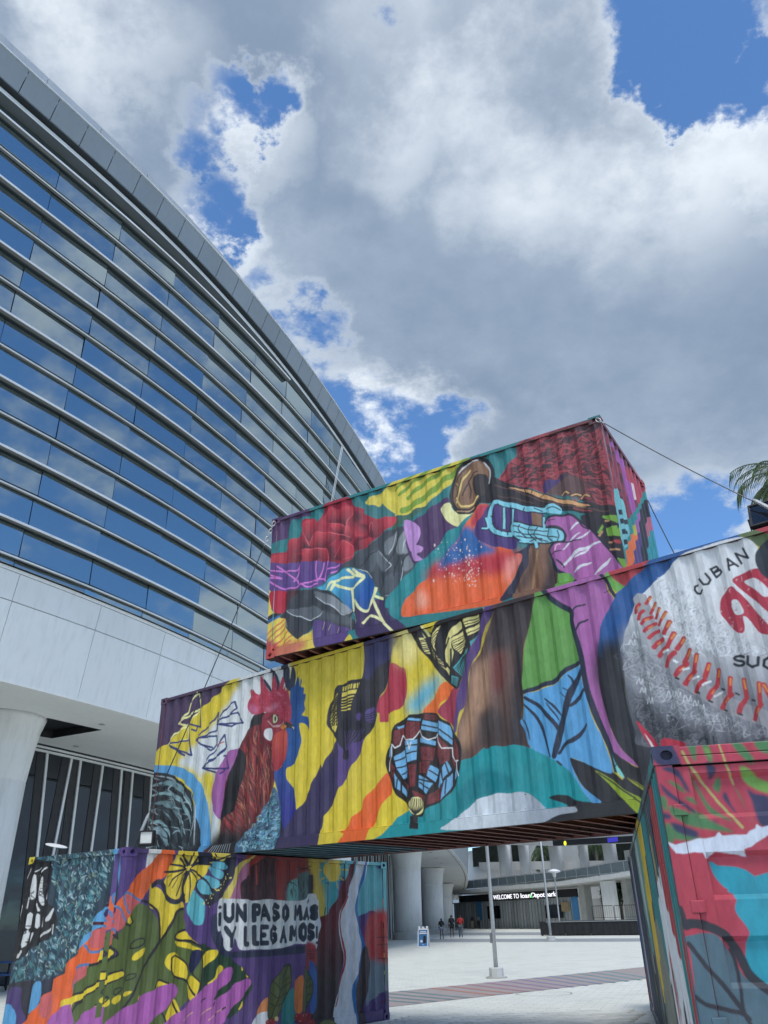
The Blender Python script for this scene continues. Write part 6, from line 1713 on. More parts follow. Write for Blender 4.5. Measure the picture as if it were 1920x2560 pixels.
M['band'] = mat('band', (.34, .29, .28), .8, var=.08, scale=2, bump=.3, dirt=.1)
e0, e1 = at_z(974, 2481, 0), at_z(1608, 2418, 0)
f0, f1 = at_z(974, 2516, 0), at_z(1617, 2449, 0)
du = (e1 - e0) / np.linalg.norm(e1 - e0)
e0x, e1x, f0x, f1x = e0 - du * 6, e1 + du * 10, f0 - du * 6, f1 + du * 10
band = tag(ground_poly('painted_path', [f0x, f1x, e1x, e0x], .006, M['band']), 'brown painted path with coloured stripes crossing the plaza', 'path', kind='structure')
scol_ = [(.09, .22, .24)] * 4 + [(.45, .17, .10), (.42, .17, .14), (.36, .15, .20), (.30, .15, .27), (.27, .16, .32), (.24, .17, .34), (.20, .20, .34), (.15, .24, .34), (.12, .26, .32), (.11, .28, .31), (.11, .28, .30), (.11, .28, .30)]
for i, c in enumerate(scol_):
    t0 = (-.02 + i * .055) if i < 4 else (.24 + (i - 4) * .062)
    c = tuple(.8 * q + .2 * r_ for q, r_ in zip(c, (.34, .29, .28)))
    m_ = mat('stripe_paint', c, .8, var=.1, scale=3)
    wd = .03
    a = f0 + (f1 - f0) * (t0 + .10)
    b_ = e0 + (e1 - e0) * (t0 - .12)
    d = (f1 - f0) / np.linalg.norm(f1 - f0)
    ground_poly('stripe', [a, a + d * .15, b_ + d * .15, b_], .010, m_, band)
# grey paving bands farther back
M['band_grey'] = mat('band_grey', (.27, .29, .30), .8, var=.08, scale=1)
for v0, v1, u0, u1 in ((2331, 2338, 1100, 1355), (2347, 2355, 1060, 1640)):
    hz = lambda u, v: at_z(u, v - (u - 1300) * .004, 0)
    tag(ground_poly('paving_band', [hz(u0, v1), hz(u1, v1), hz(u1, v0), hz(u0, v0)], .006, M['band_grey']), 'dark grey paving band across the far plaza', 'paving band', kind='structure')
# manhole ring
b_ = MB()
c = at_z(1360, 2484, 0)
K = 28
for r0, r1, nm in ((.62, .645, 's'),):
    o = len(b_.v)
    b_.add([(c[0] + r * math.cos(2 * math.pi * k / K), c[1] + r * math.sin(2 * math.pi * k / K), .012) for r in (r0, r1) for k in range(K)],
           [(k, (k + 1) % K, K + (k + 1) % K, K + k) for k in range(K)])
tag(b_.build('manhole_cover', M['concrete']), 'round manhole ring set in the pale paving', 'manhole cover')

# ------------------------------------------------------------------ stadium: curved glass front
KY = np.array([-12, 2, 12, 20, 28, 40, 58, 78, 105, 140.0])
KX = np.array([-19.9575, -17.818, -15.2685, -10.6105, -6.7573, -2.7372, 1.6683, 5.05, 8.6, 9.6])


def spline(kx, ky, yv):
    n = len(ky)
    h = np.diff(ky)
    A_ = np.eye(n)
    B_ = np.zeros(n)
    for i in range(1, n - 1):
        A_[i, i - 1], A_[i, i], A_[i, i + 1] = h[i - 1], 2 * (h[i - 1] + h[i]), h[i]
        B_[i] = 6 * ((kx[i + 1] - kx[i]) / h[i] - (kx[i] - kx[i - 1]) / h[i - 1])
    Q = np.linalg.solve(A_, B_)
    i = np.clip(np.searchsorted(ky, yv) - 1, 0, n - 2)
    hh = h[i]
    t1, t0 = ky[i + 1] - yv, yv - ky[i]
    return Q[i] * t1 ** 3 / 6 / hh + Q[i + 1] * t0 ** 3 / 6 / hh + (kx[i] / hh - Q[i] * hh / 6) * t1 + (kx[i + 1] / hh - Q[i + 1] * hh / 6) * t0


SY = np.arange(-12, 140, .05)
SX = spline(KX, KY, SY)
SA = np.concatenate([[0], np.cumsum(np.hypot(np.diff(SX), np.diff(SY)))])
_dx = np.gradient(SX, SY)
SNX, SNY = 1 / np.hypot(1, _dx), -_dx / np.hypot(1, _dx)


def sp(a, e, z):
    """point of the front at arc length a, outward offset e, height z"""
    return (float(np.interp(a, SA, SX) + np.interp(a, SA, SNX) * e), float(np.interp(a, SA, SY) + np.interp(a, SA, SNY) * e), z)


def arc_y(y):
    return float(np.interp(y, SY, SA))


def zs(a):
    y = np.interp(a, SA, SY)
    return float(np.interp(y, [60, 78, 91, 105, 116, 140], [7.38, 6.88, 6.4, 5.8, 5.1, 3.8]))


def off(z):
    return .1443 * (z - 7.5) + .0015 * (z - 7.5) ** 2


A_END = arc_y(138)
stad = empty('stadium', sp(36, 0, 0), 0)
tag(stad, 'curved white and glass stadium front with rows of horizontal fins', 'stadium')
SO = np.array(stad.location)


def sbuild(mb, nm, m, parent=None, smooth=False):
    mb.v = [(v[0] - SO[0], v[1] - SO[1], v[2] - SO[2]) for v in mb.v]
    return mb.build(nm, m, parent or stad, smooth)


ZF = [10.437 + k * .886 for k in range(14)]            # fin heights, bottom to top
GE = .57                                               # glass plane, proud of the fitted base curve
rows = [(10.20, off(10.20) + GE)] + [(z, off(z) + GE) for z in ZF] + [(25.25, .75)]
rg = random.Random(11)
A0 = 33.4 - 2.32 * 4
NCOL = 18


def pane(mb, a0, a1, r0, r1, tilt=0.0, sw=0.0):
    g = .012
    if r1[0] < 22.5:                      # upright panes, each row stepped out behind its fin
        em = r1[1]
        r0, r1 = (r0[0], em), (r1[0], em)
    p = [sp(a0 + g, r0[1] - tilt - sw, r0[0] + .02), sp(a1 - g, r0[1] - tilt + sw, r0[0] + .02), sp(a1 - g, r1[1] + tilt + sw, r1[0] - .02), sp(a0 + g, r1[1] + tilt - sw, r1[0] - .02)]
    b = [sp(a, e - .03, z) for (a, e, z) in ((a0 + g, r0[1] - tilt, r0[0] + .02), (a1 - g, r0[1] - tilt, r0[0] + .02), (a1 - g, r1[1] + tilt, r1[0] - .02), (a0 + g, r1[1] + tilt, r1[0] - .02))]
    mb.add(p + b, [(0, 1, 2, 3), (1, 0, 4, 5), (2, 1, 5, 6), (3, 2, 6, 7), (0, 3, 7, 4)])


for i in range(NCOL):
    for j in range(len(rows) - 1):
        mb = MB()
        pane(mb, A0 + 2.32 * i, A0 + 2.32 * (i + 1), rows[j], rows[j + 1], rg.uniform(-.012, .012), rg.uniform(-.018, .018))
        sbuild(mb, 'glass_pane', M['mirror_glass'])
mb = MB()
a = A0 + 2.32 * NCOL
while a < A_END:
    for j in range(len(rows) - 1):
        pane(mb, a, a + 2.32, rows[j], rows[j + 1], rg.uniform(-.006, .006), rg.uniform(-.01, .01))
    a += 2.32
a = A0 - 2.32
while a > 3:
    for j in range(len(rows) - 1):
        pane(mb, a, a + 2.32, rows[j], rows[j + 1], rg.uniform(-.006, .006), rg.uniform(-.01, .01))
    a -= 2.32
tag(sbuild(mb, 'glass_panes', M['mirror_glass']), kind='stuff')


def strip(prof, a0, a1, step=1.16, cap=True, under=None):
    """extrude a closed section [(e, z)...] along the front; e and z may be functions of a"""
    mb = MB()
    n = max(2, int(round((a1 - a0) / step)) + 1)
    k = len(prof)
    vs = []
    for i in range(n):
        a = a0 + (a1 - a0) * i / (n - 1)
        for e, z in prof:
            vs.append(sp(a, e(a) if callable(e) else e, z(a) if callable(z) else z))
    fs = []
    for i in range(n - 1):
        for q in range(k):
            q2 = (q + 1) % k
            fs.append((i * k + q, i * k + q2, (i + 1) * k + q2, (i + 1) * k + q))
    if cap:
        fs.append(tuple(reversed(range(k))))
        fs.append(tuple((n - 1) * k + q for q in range(k)))
    mb.add(vs, fs)
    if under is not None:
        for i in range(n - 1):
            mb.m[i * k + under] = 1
    return mb


# backing behind the panes, seen in the joints
sbuild(strip([(off(10.2) + GE - .16, 10.2), (off(21.96) + GE - .16, 21.96), (.62, 25.2), (.52, 25.2), (off(21.96) + GE - .26, 21.96), (off(10.2) + GE - .26, 10.2)], 6, A_END, 2.32), 'glass_frame', M['dark'])
for k, z in enumerate(ZF):
    j = 14 - k
    e0_, deep = off(z), j % 2 == 1
    a1 = 42.65 if j == 1 else A_END
    ou, th_ = (.79, .065) if deep else (.69, .05)
    bw = .14 if deep else .10
    f = sbuild(strip([(e0_ + ou - bw, z - th_), (e0_ + ou - .012, z - th_), (e0_ + ou, z - th_ + .012), (e0_ + ou, z), (e0_ + ou - bw, z + .004)], 6, a1, under=0), 'sun_fin', [M['fin'], M['fin_shaded']])
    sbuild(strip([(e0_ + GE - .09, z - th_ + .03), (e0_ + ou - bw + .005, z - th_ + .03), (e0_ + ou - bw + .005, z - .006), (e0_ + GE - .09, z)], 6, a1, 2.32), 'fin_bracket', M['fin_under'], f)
# eaves: last fin, soffit, fascia of single panels, parapet
f = sbuild(strip([(.85, 24.98), (1.34, 24.96), (1.37, 25.0), (1.37, 25.1), (.85, 25.12)], 6, A_END, under=0), 'sun_fin', [M['fin'], M['fin_shaded']])
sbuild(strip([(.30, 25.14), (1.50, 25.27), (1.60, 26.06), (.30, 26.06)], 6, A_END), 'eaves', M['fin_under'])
a = A0 - 9.28
while a < 70:
    mb = MB()
    g = .014
    q = [(a + g, 1.56, 25.25), (a + 1.16 - g, 1.56, 25.25), (a + 1.16 - g, 1.85, 26.09), (a + g, 1.85, 26.09)]
    p = [sp(*t_) for t_ in q] + [sp(t_[0], t_[1] - .05, t_[2]) for t_ in q]
    mb.add(p, [(0, 1, 2, 3), (1, 0, 4, 5), (2, 1, 5, 6), (3, 2, 6, 7), (0, 3, 7, 4)])
    sbuild(mb, 'fascia_panel', M['fascia'])
    a += 1.16
sbuild(strip([(1.52, 25.25), (1.82, 26.09), (1.78, 26.09), (1.48, 25.25)], a, A_END), 'fascia_end', M['fascia'])
sbuild(strip([(1.70, 26.095), (1.90, 26.095), (1.90, 26.14), (1.70, 26.14)], 6, A_END), 'gutter', M['fin'])
a = A0 - 9.28
while a < 64:
    mb = MB()
    g = .012
    q = [(a + g, .62, 26.1), (a + 2.32 - g, .62, 26.1), (a + 2.32 - g, .70, 28.15), (a + g, .70, 28.15)]
    p = [sp(*t_) for t_ in q] + [sp(t_[0], t_[1] - .05, t_[2]) for t_ in q]
    mb.add(p, [(0, 1, 2, 3), (1, 0, 4, 5), (2, 1, 5, 6), (3, 2, 6, 7), (0, 3, 7, 4)])
    sbuild(mb, 'parapet_panel', M['parapet'])
    a += 2.32
sbuild(strip([(-14, 25.9), (1.6, 25.9), (1.6, 26.07), (-14, 26.07)], 3, A_END, 3), 'roof', M['fascia'])
sbuild(strip([(.56, 26.08), (.60, 26.08), (.68, 28.1), (.64, 28.1)], 3, A_END, 3), 'parapet_back', M['fascia'])
# window washing rail
w_a = 47.9
mb = MB()
for da in (-.06, .06):
    mb.tube([sp(w_a + da, off(z) + .84, z) for z in (10.6, 14, 18, 21.7)], .022, 6)
sbuild(mb, 'climbing_rail', M['fin'])
# white band of panels
BE = .50
WB = [33.7 - 2.81 * 5 + 2.81 * k for k in range(60)]
for k in range(len(WB) - 1):
    a0, a1 = WB[k], WB[k + 1]
    if a1 > A_END:
        break
    for lo, hi in ((None, 9.35), (9.37, 10.11)):
        mb = MB()
        g = .010
        z0, z1 = (zs(a0) if lo is None else lo), (zs(a1) if lo is None else lo)
        q = [(a0 + g, off(z0) + BE, z0 + .0), ((a0 + a1) / 2, off(z0) + BE, (z0 + z1) / 2), (a1 - g, off(z1) + BE, z1), (a1 - g, off(hi) + BE, hi - .01), ((a0 + a1) / 2, off(hi) + BE, hi - .01), (a0 + g, off(hi) + BE, hi - .01)]
        p = [sp(*t_) for t_ in q] + [sp(t_[0], t_[1] - .04, t_[2]) for t_ in q]
        mb.add(p, [(0, 1, 4, 5), (1, 2, 3, 4), (1, 0, 6, 7), (2, 1, 7, 8), (3, 2, 8, 9), (4, 3, 9, 10), (5, 4, 10, 11), (0, 5, 11, 6)])
        sbuild(mb, 'white_panel', M['white_panel'])
sbuild(strip([(off(10.12) + BE + .005, 10.12), (off(10.21) + BE + .005, 10.21), (off(10.21) + BE - .1, 10.21), (off(10.12) + BE - .1, 10.12)], 3, A_END), 'band_trim', M['white_panel'])
sbuild(strip([(BE - .04, lambda a: zs(a)), (off(10.15) + BE - .045, 10.15), (off(10.15) + BE - .2, 10.15), (BE - .2, lambda a: zs(a))], 3, A_END), 'band_back', M['frame_grey'])
# soffit with its edge lip, shadow gap and openings
sbuild(strip([(.18, lambda a: zs(a) - .07), (.50, lambda a: zs(a) - .07), (.50, lambda a: zs(a) - .005), (.18, lambda a: zs(a) - .005)], 3, A_END), 'soffit_lip', M['soffit'])
from mathutils.geometry import tessellate_polygon


def soffit(a0, a1, holes, step=1.5):
    n = max(2, int((a1 - a0) / step))
    outer = [sp(a0 + (a1 - a0) * i / n, .10, 0) for i in range(n + 1)] + [sp(a1 - (a1 - a0) * i / n, -5.6, 0) for i in range(n + 1)]
    loops = [[Vector((p[0], p[1], 0)) for p in outer]] + [[Vector((p[0], p[1], 0)) for p in h] for h in holes]
    flat = [p for l in loops for p in l]
    tris = tessellate_polygon(loops)

    def zat(p):
        i = np.argmin((SX - p.x) ** 2 + (SY - p.y) ** 2)
        return zs(SA[i]) - .02
    mb = MB()
    mb.add([(p.x, p.y, zat(p)) for p in flat], [tuple(t_) for t_ in tris])
    o = sbuild(mb, 'soffit', M['soffit'])
    for h in holes:
        mb = MB()
        K_ = len(h)
        zz_ = zat(Vector((h[0][0], h[0][1], 0)))
        mb.add([(p[0], p[1], zz_ + .001) for p in h] + [(p[0], p[1], zz_ + .9) for p in h], [(k, (k + 1) % K_, K_ + (k + 1) % K_, K_ + k) for k in range(K_)] + [tuple(range(K_, 2 * K_))])
        sbuild(mb, 'soffit_recess', M['dark'], o)


h1 = [at_z(u, v, 7.36) for u, v in ((70, 1803), (121, 1795), (255, 1825), (130, 1846), (60, 1835))]
h2 = [at_z(u, v, 6.95) for u, v in ((1040, 2120), (1095, 2161), (1040, 2163))]
aS = [3, 26, 55, arc_y(66), arc_y(80), A_END]
soffit(aS[0], aS[1], [])
soffit(aS[1], aS[2], [h1])
soffit(aS[2], aS[3], [])
soffit(aS[3], aS[4], [h2])
soffit(aS[4], aS[5], [])
sbuild(strip([(-5.6, lambda a: zs(a) + .25), (.4, lambda a: zs(a) + .25), (.4, lambda a: zs(a) + .3), (-5.6, lambda a: zs(a) + .3)], 3, A_END, 2.5), 'soffit_deck', M['dark'])
for u, v in ((255, 1811), (30, 1790), (190, 1866)):
    c = at_z(u, v, 7.35)
    mb = MB()
    mb.lathe([(.10, 0), (.10, .02)], (c[0], c[1], 7.340), 16)
    sbuild(mb, 'downlight', M['frame_grey'])
for yv in (70, 74, 78, 83, 88):
    c = sp(arc_y(yv), -1.6, zs(arc_y(yv)) - .05)
    mb = MB()
    mb.lathe([(.16, 0), (.16, .02)], c, 14)
    sbuild(mb, 'downlight', M['frame_grey'])
# storefront under the overhang
SE = -5.2
arcs, tl = [], []
a = arc_y(31.2) - 1.28 * 4
pat = [(1.28, .7), (.5, -.4), (1.3, .3), (1.2, .0), (.74, .6), (1.35, .5)]
i = 0
a -= sum(p[0] for p in pat) * 2
while a < A_END:
    arcs.append(a)
    tl.append(pat[i % 6][1])
    a += pat[i % 6][0]
    i += 1
NEAR_STORE = 60
far = MB()
for i in range(len(arcs) - 1):
    a0, a1, t0_, t1_ = arcs[i], arcs[i + 1], tl[i], tl[i + 1]
    zt = zs(a0) - .30
    mb = MB() if i < NEAR_STORE else far
    p = [sp(a0 + t0_, SE, .02), sp(a1 + t1_, SE, .02), sp(a1, SE, zt), sp(a0, SE, zt)]
    mb.add(p, [(0, 1, 2, 3)])
    if i < NEAR_STORE:
        sbuild(mb, 'store_pane', M['store_glass'])
    for wd, e_, m_, nm in ((.055, .06, M['fin'], 'mullion'), (.20, .015, M['black_metal'], 'mullion_plate')):
        if i >= NEAR_STORE and nm != 'mullion':
            continue
        b_ = MB()
        sh = 0 if nm == 'mullion' else .26
        b_.add([sp(a0 + t0_ - wd - sh, SE + e_, .02), sp(a0 + t0_ + wd - sh, SE + e_, .02), sp(a0 + wd - sh, SE + e_, zt), sp(a0 - wd - sh, SE + e_, zt),
                sp(a0 + t0_ - wd - sh, SE, .02), sp(a0 + t0_ + wd - sh, SE, .02), sp(a0 + wd - sh, SE, zt), sp(a0 - wd - sh, SE, zt)],
               [(0, 1, 2, 3), (1, 5, 6, 2), (0, 3, 7, 4), (3, 2, 6, 7)])
        sbuild(b_, nm, m_ if nm == 'mullion' else m_)
tag(sbuild(far, 'store_panes', M['store_glass']), kind='stuff')
for zo, zb in ((-.30, -.22), (-.17, -.10)):
    sbuild(strip([(SE, lambda a, q=zo: zs(a) + q), (SE + .08, lambda a, q=zo: zs(a) + q), (SE + .08, lambda a, q=zb: zs(a) + q), (SE, lambda a, q=zb: zs(a) + q)], 10, A_END), 'store_header', M['fin'])
sbuild(strip([(SE - .02, lambda a: zs(a) - .3), (SE + .02, lambda a: zs(a) - .3), (SE + .02, lambda a: zs(a)), (SE - .02, lambda a: zs(a))], 10, A_END), 'store_head_back', M['dark'])
sbuild(strip([(SE - .5, 0), (SE - .45, 0), (SE - .45, lambda a: zs(a)), (SE - .5, lambda a: zs(a))], 10, A_END, 3), 'store_inner', M['dark'])
# columns carrying the overhang
for cx, cy, cs in ((-11.95, 24.2, .86), (-3.6, 49.3, 1), (1.15, 73.2, 1), (4.1, 93.6, 1), (6.3, 112, 1), (7.6, 131, 1)):
    i = int(np.argmin((SX - cx) ** 2 + (SY - cy) ** 2))
    hz_ = zs(SA[i]) - .025
    mb = MB()
    mb.lathe([(r_ * cs, z_) for r_, z_ in [(1.14, .55), (1.16, hz_ * .45), (1.20, hz_ * .74), (1.19, hz_ * .742), (1.19, hz_ * .746), (1.20, hz_ * .748), (1.30, hz_ * .87), (1.40, hz_ - .4), (1.50, hz_ - .12), (1.54, hz_)]], (cx, cy, 0), 40)
    col = sbuild(mb, 'column', M['white_plaster'], smooth=False)
    for p in col.data.polygons:
        p.use_smooth = len(p.vertices) == 4
    mb = MB()
    mb.lathe([(1.36 * cs, 0), (1.36 * cs, .42), (1.22 * cs, .56)], (cx, cy, .002), 40)
    sbuild(mb, 'plinth', M['concrete'], col)

# ------------------------------------------------------------------ far concourse with the entrance gates
G0 = np.array([9.3, 125.6])
GT = np.array([.45032, -.89287])
GN = np.array([.89287, .45032])                      # away from the camera


def fp(s, d, z):
    p = G0 + GT * s + GN * d
    return (float(p[0]), float(p[1]), float(z))


def on_gate(u, v, d):
    r = ray(u, v)
    c = G0 + GN * d
    k = ((c - CO[:2]) @ GN) / (r[:2] @ GN)
    p = CO + r * k
    return float((p[:2] - G0) @ GT), float(p[2])


GYAW = math.atan2(GT[1], GT[0])
conc = empty('concourse', fp(0, 0, 0), GYAW)          # local x = s, local y = d (away), z
tag(conc, 'grey and white concourse with a curved ramp above the entrance gates', 'building')


def lb(a, b):
    mb = MB()
    mb.box(a, b)
    return mb


def deckz(s):
    return float(np.interp(s, [2, 16.6, 26.4, 38.5, 60], [4.79, 4.88, 4.9, 5.38, 6.2]))


def ribbon(pts, d0, d1):
    """solid along s: pts = [(s, zlo, zhi)]"""
    mb = MB()
    vs, fs = [], []
    for s_, lo, hi in pts:
        vs += [(s_, d0, lo), (s_, d1, lo), (s_, d1, hi), (s_, d0, hi)]
    for i in range(len(pts) - 1):
        for q in range(4):
            q2 = (q + 1) % 4
            fs.append((i * 4 + q, (i + 1) * 4 + q, (i + 1) * 4 + q2, i * 4 + q2))
    fs += [(0, 1, 2, 3), tuple((len(pts) - 1) * 4 + q for q in (3, 2, 1, 0))]
    mb.add(vs, fs)
    return mb


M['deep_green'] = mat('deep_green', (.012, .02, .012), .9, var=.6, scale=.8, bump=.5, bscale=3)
M['gate_grey'] = mat('gate_grey', (.55, .57, .58), .5, .2, var=.1)
ss = [1.5 + 2 * i for i in range(30)]
ribbon([(s_, deckz(s_) - .42, deckz(s_)) for s_ in ss], -2, 4.5).build('ramp_deck', M['white_plaster'], conc)
ribbon([(s_, deckz(s_) - .5, deckz(s_) - .425) for s_ in ss], -1.6, 4.4).build('ramp_soffit', M['concrete_light'], conc)
for i in range(len(ss) - 1):
    s0, s1 = ss[i], ss[i + 1]
    ribbon([(s0 + .03, deckz(s0) + .08, deckz(s0) + 1.05), (s1 - .03, deckz(s1) + .08, deckz(s1) + 1.05)], -1.95, -1.93).build('rail_pane', M['rail_glass'], conc)
    lb((s0 - .03, -1.97, deckz(s0)), (s0 + .03, -1.91, deckz(s0) + 1.12)).build('rail_post', M['galv'], conc)
ribbon([(s_, deckz(s_) + 1.08, deckz(s_) + 1.14) for s_ in ss], -1.98, -1.90).build('hand_rail', M['galv'], conc)
for s_, r_ in ((9.6, .85), (14.2, .7), (21.0, .85), (26.4, .60), (31.1, .80), (37.5, .8), (43, .8)):
    mb = MB()
    mb.lathe([(r_ * .92, deckz(s_)), (r_ * .96, 8), (r_ * 1.15, 11.5)], (s_, 2, 0), 24)
    mb.build('upper_column', M['concrete_light'], conc, smooth=True)
spz = lambda s_: float(np.interp(s_, [0, 9.8, 32.8, 60], [7.6, 7.06, 6.02, 5.6]))
sph = lambda s_: float(np.interp(s_, [0, 9.8, 32.8, 60], [8.6, 8.1, 6.8, 6.6]))
for i in range(16):
    s0, s1 = 1 + 3.2 * i, 1 + 3.2 * (i + 1)
    ribbon([(s0 + .02, spz(s0), sph(s0)), (s1 - .02, spz(s1), sph(s1))], 3.2, 3.5).build('balustrade_panel', M['white_plaster'], conc)
bz = lambda s_: float(np.interp(s_, [0, 12.7, 23.6, 37.2, 60], [10.8, 9.98, 8.98, 8.30, 7.9]))
ribbon([(s_, bz(s_), bz(s_) + 1.2) for s_ in ss], .1, 1.6).build('upper_beam', M['concrete_light'], conc)
ribbon([(s_, bz(s_) + .02, bz(s_) + .64) for s_ in (23.6, 28, 33, 37.2, 46)], -.25, .09).build('ribbon_board', M['black_metal'], conc)
mb = MB()
mb.tube([(26.0, -.27, 9.10), (26.0, -.26, 9.10)], .26, 16)
mb.build('lit_disc', M['led_yellow'], conc)
lb((33.6, -.27, 8.55), (35.3, -.26, 9.02)).build('lit_panel', M['led_blue'], conc)
lb((-12, 8.6, 0), (60, 9, 3.2)).build('back_wall', M['concrete_light'], conc)
lb((-25, 9.1, 0), (62, 9.4, 11)).build('upper_back_wall', M['white_plaster'], conc)
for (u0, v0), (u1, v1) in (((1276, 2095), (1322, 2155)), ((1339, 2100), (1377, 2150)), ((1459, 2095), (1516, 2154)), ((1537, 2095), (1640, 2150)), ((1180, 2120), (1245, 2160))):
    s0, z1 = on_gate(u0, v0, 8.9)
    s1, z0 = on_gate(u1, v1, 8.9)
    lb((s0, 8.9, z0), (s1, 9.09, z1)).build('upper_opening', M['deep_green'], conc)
lb((33, 2.4, 6.8), (34.2, 3.1, 7.8)).build('loudspeaker', M['frame_grey'], conc)
# gates
for i in range(17):
    s0 = -1.2 + 1.62 * i
    g = lb((s0 + .07, .02, .05), (s0 + 1.55, .06, 3.22)).build('gate', M['gate_grey'] if i % 3 else M['frame_grey'], conc)
    for q in (.30, .62, .95, 1.28):
        lb((s0 + q - .03, -.05, .08), (s0 + q + .03, .019, 3.1)).build('gate_bar', M['gate_grey'] if (i + int(q * 10)) % 2 else M['steel'], g)
    lb((s0 - .06, -.10, 0), (s0 + .06, .10, 3.3)).build('gate_post', M['galv'], conc)
lb((-2, -.12, 3.18), (27.4, .1, 3.30)).build('gate_head', M['galv'], conc)
for s0, s1, z0, z1 in ((7.6, 10.6, 1.2, 2.7), (20.5, 23.9, 1.15, 2.55)):
    lb((s0, -.16, z0), (s1, -.11, z1)).build('ticket_window', M['store_glass'], conc)
for s0, s1 in ((27.7, 28.7), (35.0, 35.8), (42, 43)):
    ribbon([(s0, 0, deckz(s0) - .44), (s1, 0, deckz(s1) - .44)], -.5, .5).build('pier', M['concrete'], conc)
ribbon([(32.8, 0, 4.62), (34.8, 0, 4.66)], -1.5, -1.0).build('wall_slab', M['white_plaster'], conc)
for s0, s1, z0 in ((5.15, 6.25, 1.0), (25.8, 27.0, .9)):
    b = lb((s0, -.22, z0), (s1, -.17, 3.36)).build('blue_banner', M['blue_banner'])
    b.parent = conc
lb((23.8, -.22, 1.8), (25.2, -.17, 2.8)).build('tan_notice', mat('tan_notice', (.36, .27, .15), .7), conc)

# lit sign over the gates
sign = empty('entrance_sign', fp(14, -.3, 3.3), GYAW)
tag(sign, 'black lit sign over the gates reading WELCOME TO loanDepot park', 'sign')
mb = MB()
mb.box((-13.2, -.14, 0), (13.2, .1, .86))
mb.build('sign_board', M['black_metal'], sign)


def lettering(text, u0, u1, m, bold=.0, z0=.16, h=.54, shear=0.0, name='lettering'):
    cu = bpy.data.curves.new(name, 'FONT')
    cu.body = text
    cu.offset = bold
    cu.extrude = .01
    cu.shear = shear
    o = bpy.data.objects.new(name, cu)
    COL.objects.link(o)
    bpy.context.view_layer.update()
    me = bpy.data.meshes.new_from_object(o.evaluated_get(bpy.context.evaluated_depsgraph_get()))
    bpy.data.objects.remove(o)
    co = np.zeros(len(me.vertices) * 3)
    me.vertices.foreach_get('co', co)
    co = co.reshape(-1, 3)
    x0, x1 = co[:, 0].min(), co[:, 0].max()
    cap = .72
    s0 = on_gate(u0, 2242, -.45)[0] - 14
    s1 = on_gate(u1, 2238, -.45)[0] - 14
    out = np.stack([s0 + (co[:, 0] - x0) / (x1 - x0) * (s1 - s0), -.16 - co[:, 2], z0 + co[:, 1] / cap * h], 1)
    me.vertices.foreach_set('co', out.ravel())
    me.materials.clear()
    me.materials.append(m)
    me.update()
    ob = bpy.data.objects.new(name, me)
    COL.objects.link(ob)
    ob.parent = sign
    return ob


lettering('WELCOME TO', 1233, 1297, M['led_white'], .006)
lettering('loan', 1302, 1326, M['led_white'], .014)
lettering('D', 1327, 1338, M['led_white'], .006, shear=.25)
mb = MB()
s0 = on_gate(1326, 2244, -.47)[0] - 14
mb.add([(s0, -.185, .15), (s0 + .62, -.185, .15), (s0 + .35, -.185, .27), (s0 + .20, -.185, .60), (s0 + .05, -.185, .60)], [(0, 1, 2, 3, 4)])
mb.build('green_swoosh', M['led_green'], sign)
lettering('epot', 1337, 1362, M['led_white'], .014)
lettering('park', 1366, 1391, M['led_white'], .014)

# ------------------------------------------------------------------ trees


def leaf_cloud(mb, c, r, n, rg, size=.22, mi=0):
    for _ in range(n):
        while True:
            p = np.array([rg.uniform(-1, 1) for _ in range(3)])
            l = np.linalg.norm(p)
            if .35 < l < 1:
                break
        p = np.asarray(c) + p * r * (1 + .25 * rg.uniform(-1, 1))
        d = np.array([rg.gauss(0, 1), rg.gauss(0, 1), rg.gauss(-.2, .7)])
        d /= np.linalg.norm(d)
        u = np.cross(d, (0, 0, 1.0) if abs(d[2]) < .9 else (1.0, 0, 0))
        u /= np.linalg.norm(u)
        s = size * rg.uniform(.6, 1.4)
        mb.add([p - d * s, p + u * s * .38, p + d * s, p - u * s * .38], [(0, 1, 2, 3)], mi)


def broad_tree(pos, h, r, seed, label):
    rg = random.Random(seed)
    root = empty('tree', pos)
    tag(root, label, 'tree', 'trees behind the concourse')
    mb = MB()
    mb.tube([(0, 0, -.05), (.1, .05, h * .35), (-.05, .1, h * .6)], [.22, .16, .10], 8)
    tips = []
    for k in range(6):
        a = k * 1.05 + rg.uniform(-.3, .3)
        q = (math.cos(a) * r * .6, math.sin(a) * r * .6, h * rg.uniform(.55, .9))
        mb.tube([(0, .05, h * (.3 + .04 * k)), (q[0] * .5, q[1] * .5, h * .58), q], [.10, .07, .03], 6)
        tips.append(q)
    mb.build('trunk', M['trunk'], root)
    mb = MB()
    for q in tips + [(0, 0, h * .85)]:
        for _ in range(3):
            leaf_cloud(mb, (q[0] + rg.gauss(0, r * .25), q[1] + rg.gauss(0, r * .25), q[2] + rg.gauss(0, h * .10)), r * rg.uniform(.28, .45), 150, rg, .16 + r * .03)
    mb.build('crown', M['leaf'], root)
    return root


broad_tree(fp(30.4, 3.0, 0), 5.6, 1.9, 3, 'low leafy tree between the grey pier and the white wall slab')
broad_tree(fp(37.2, 3.0, 0), 5.8, 2.0, 4, 'low leafy tree right of the white wall slab')


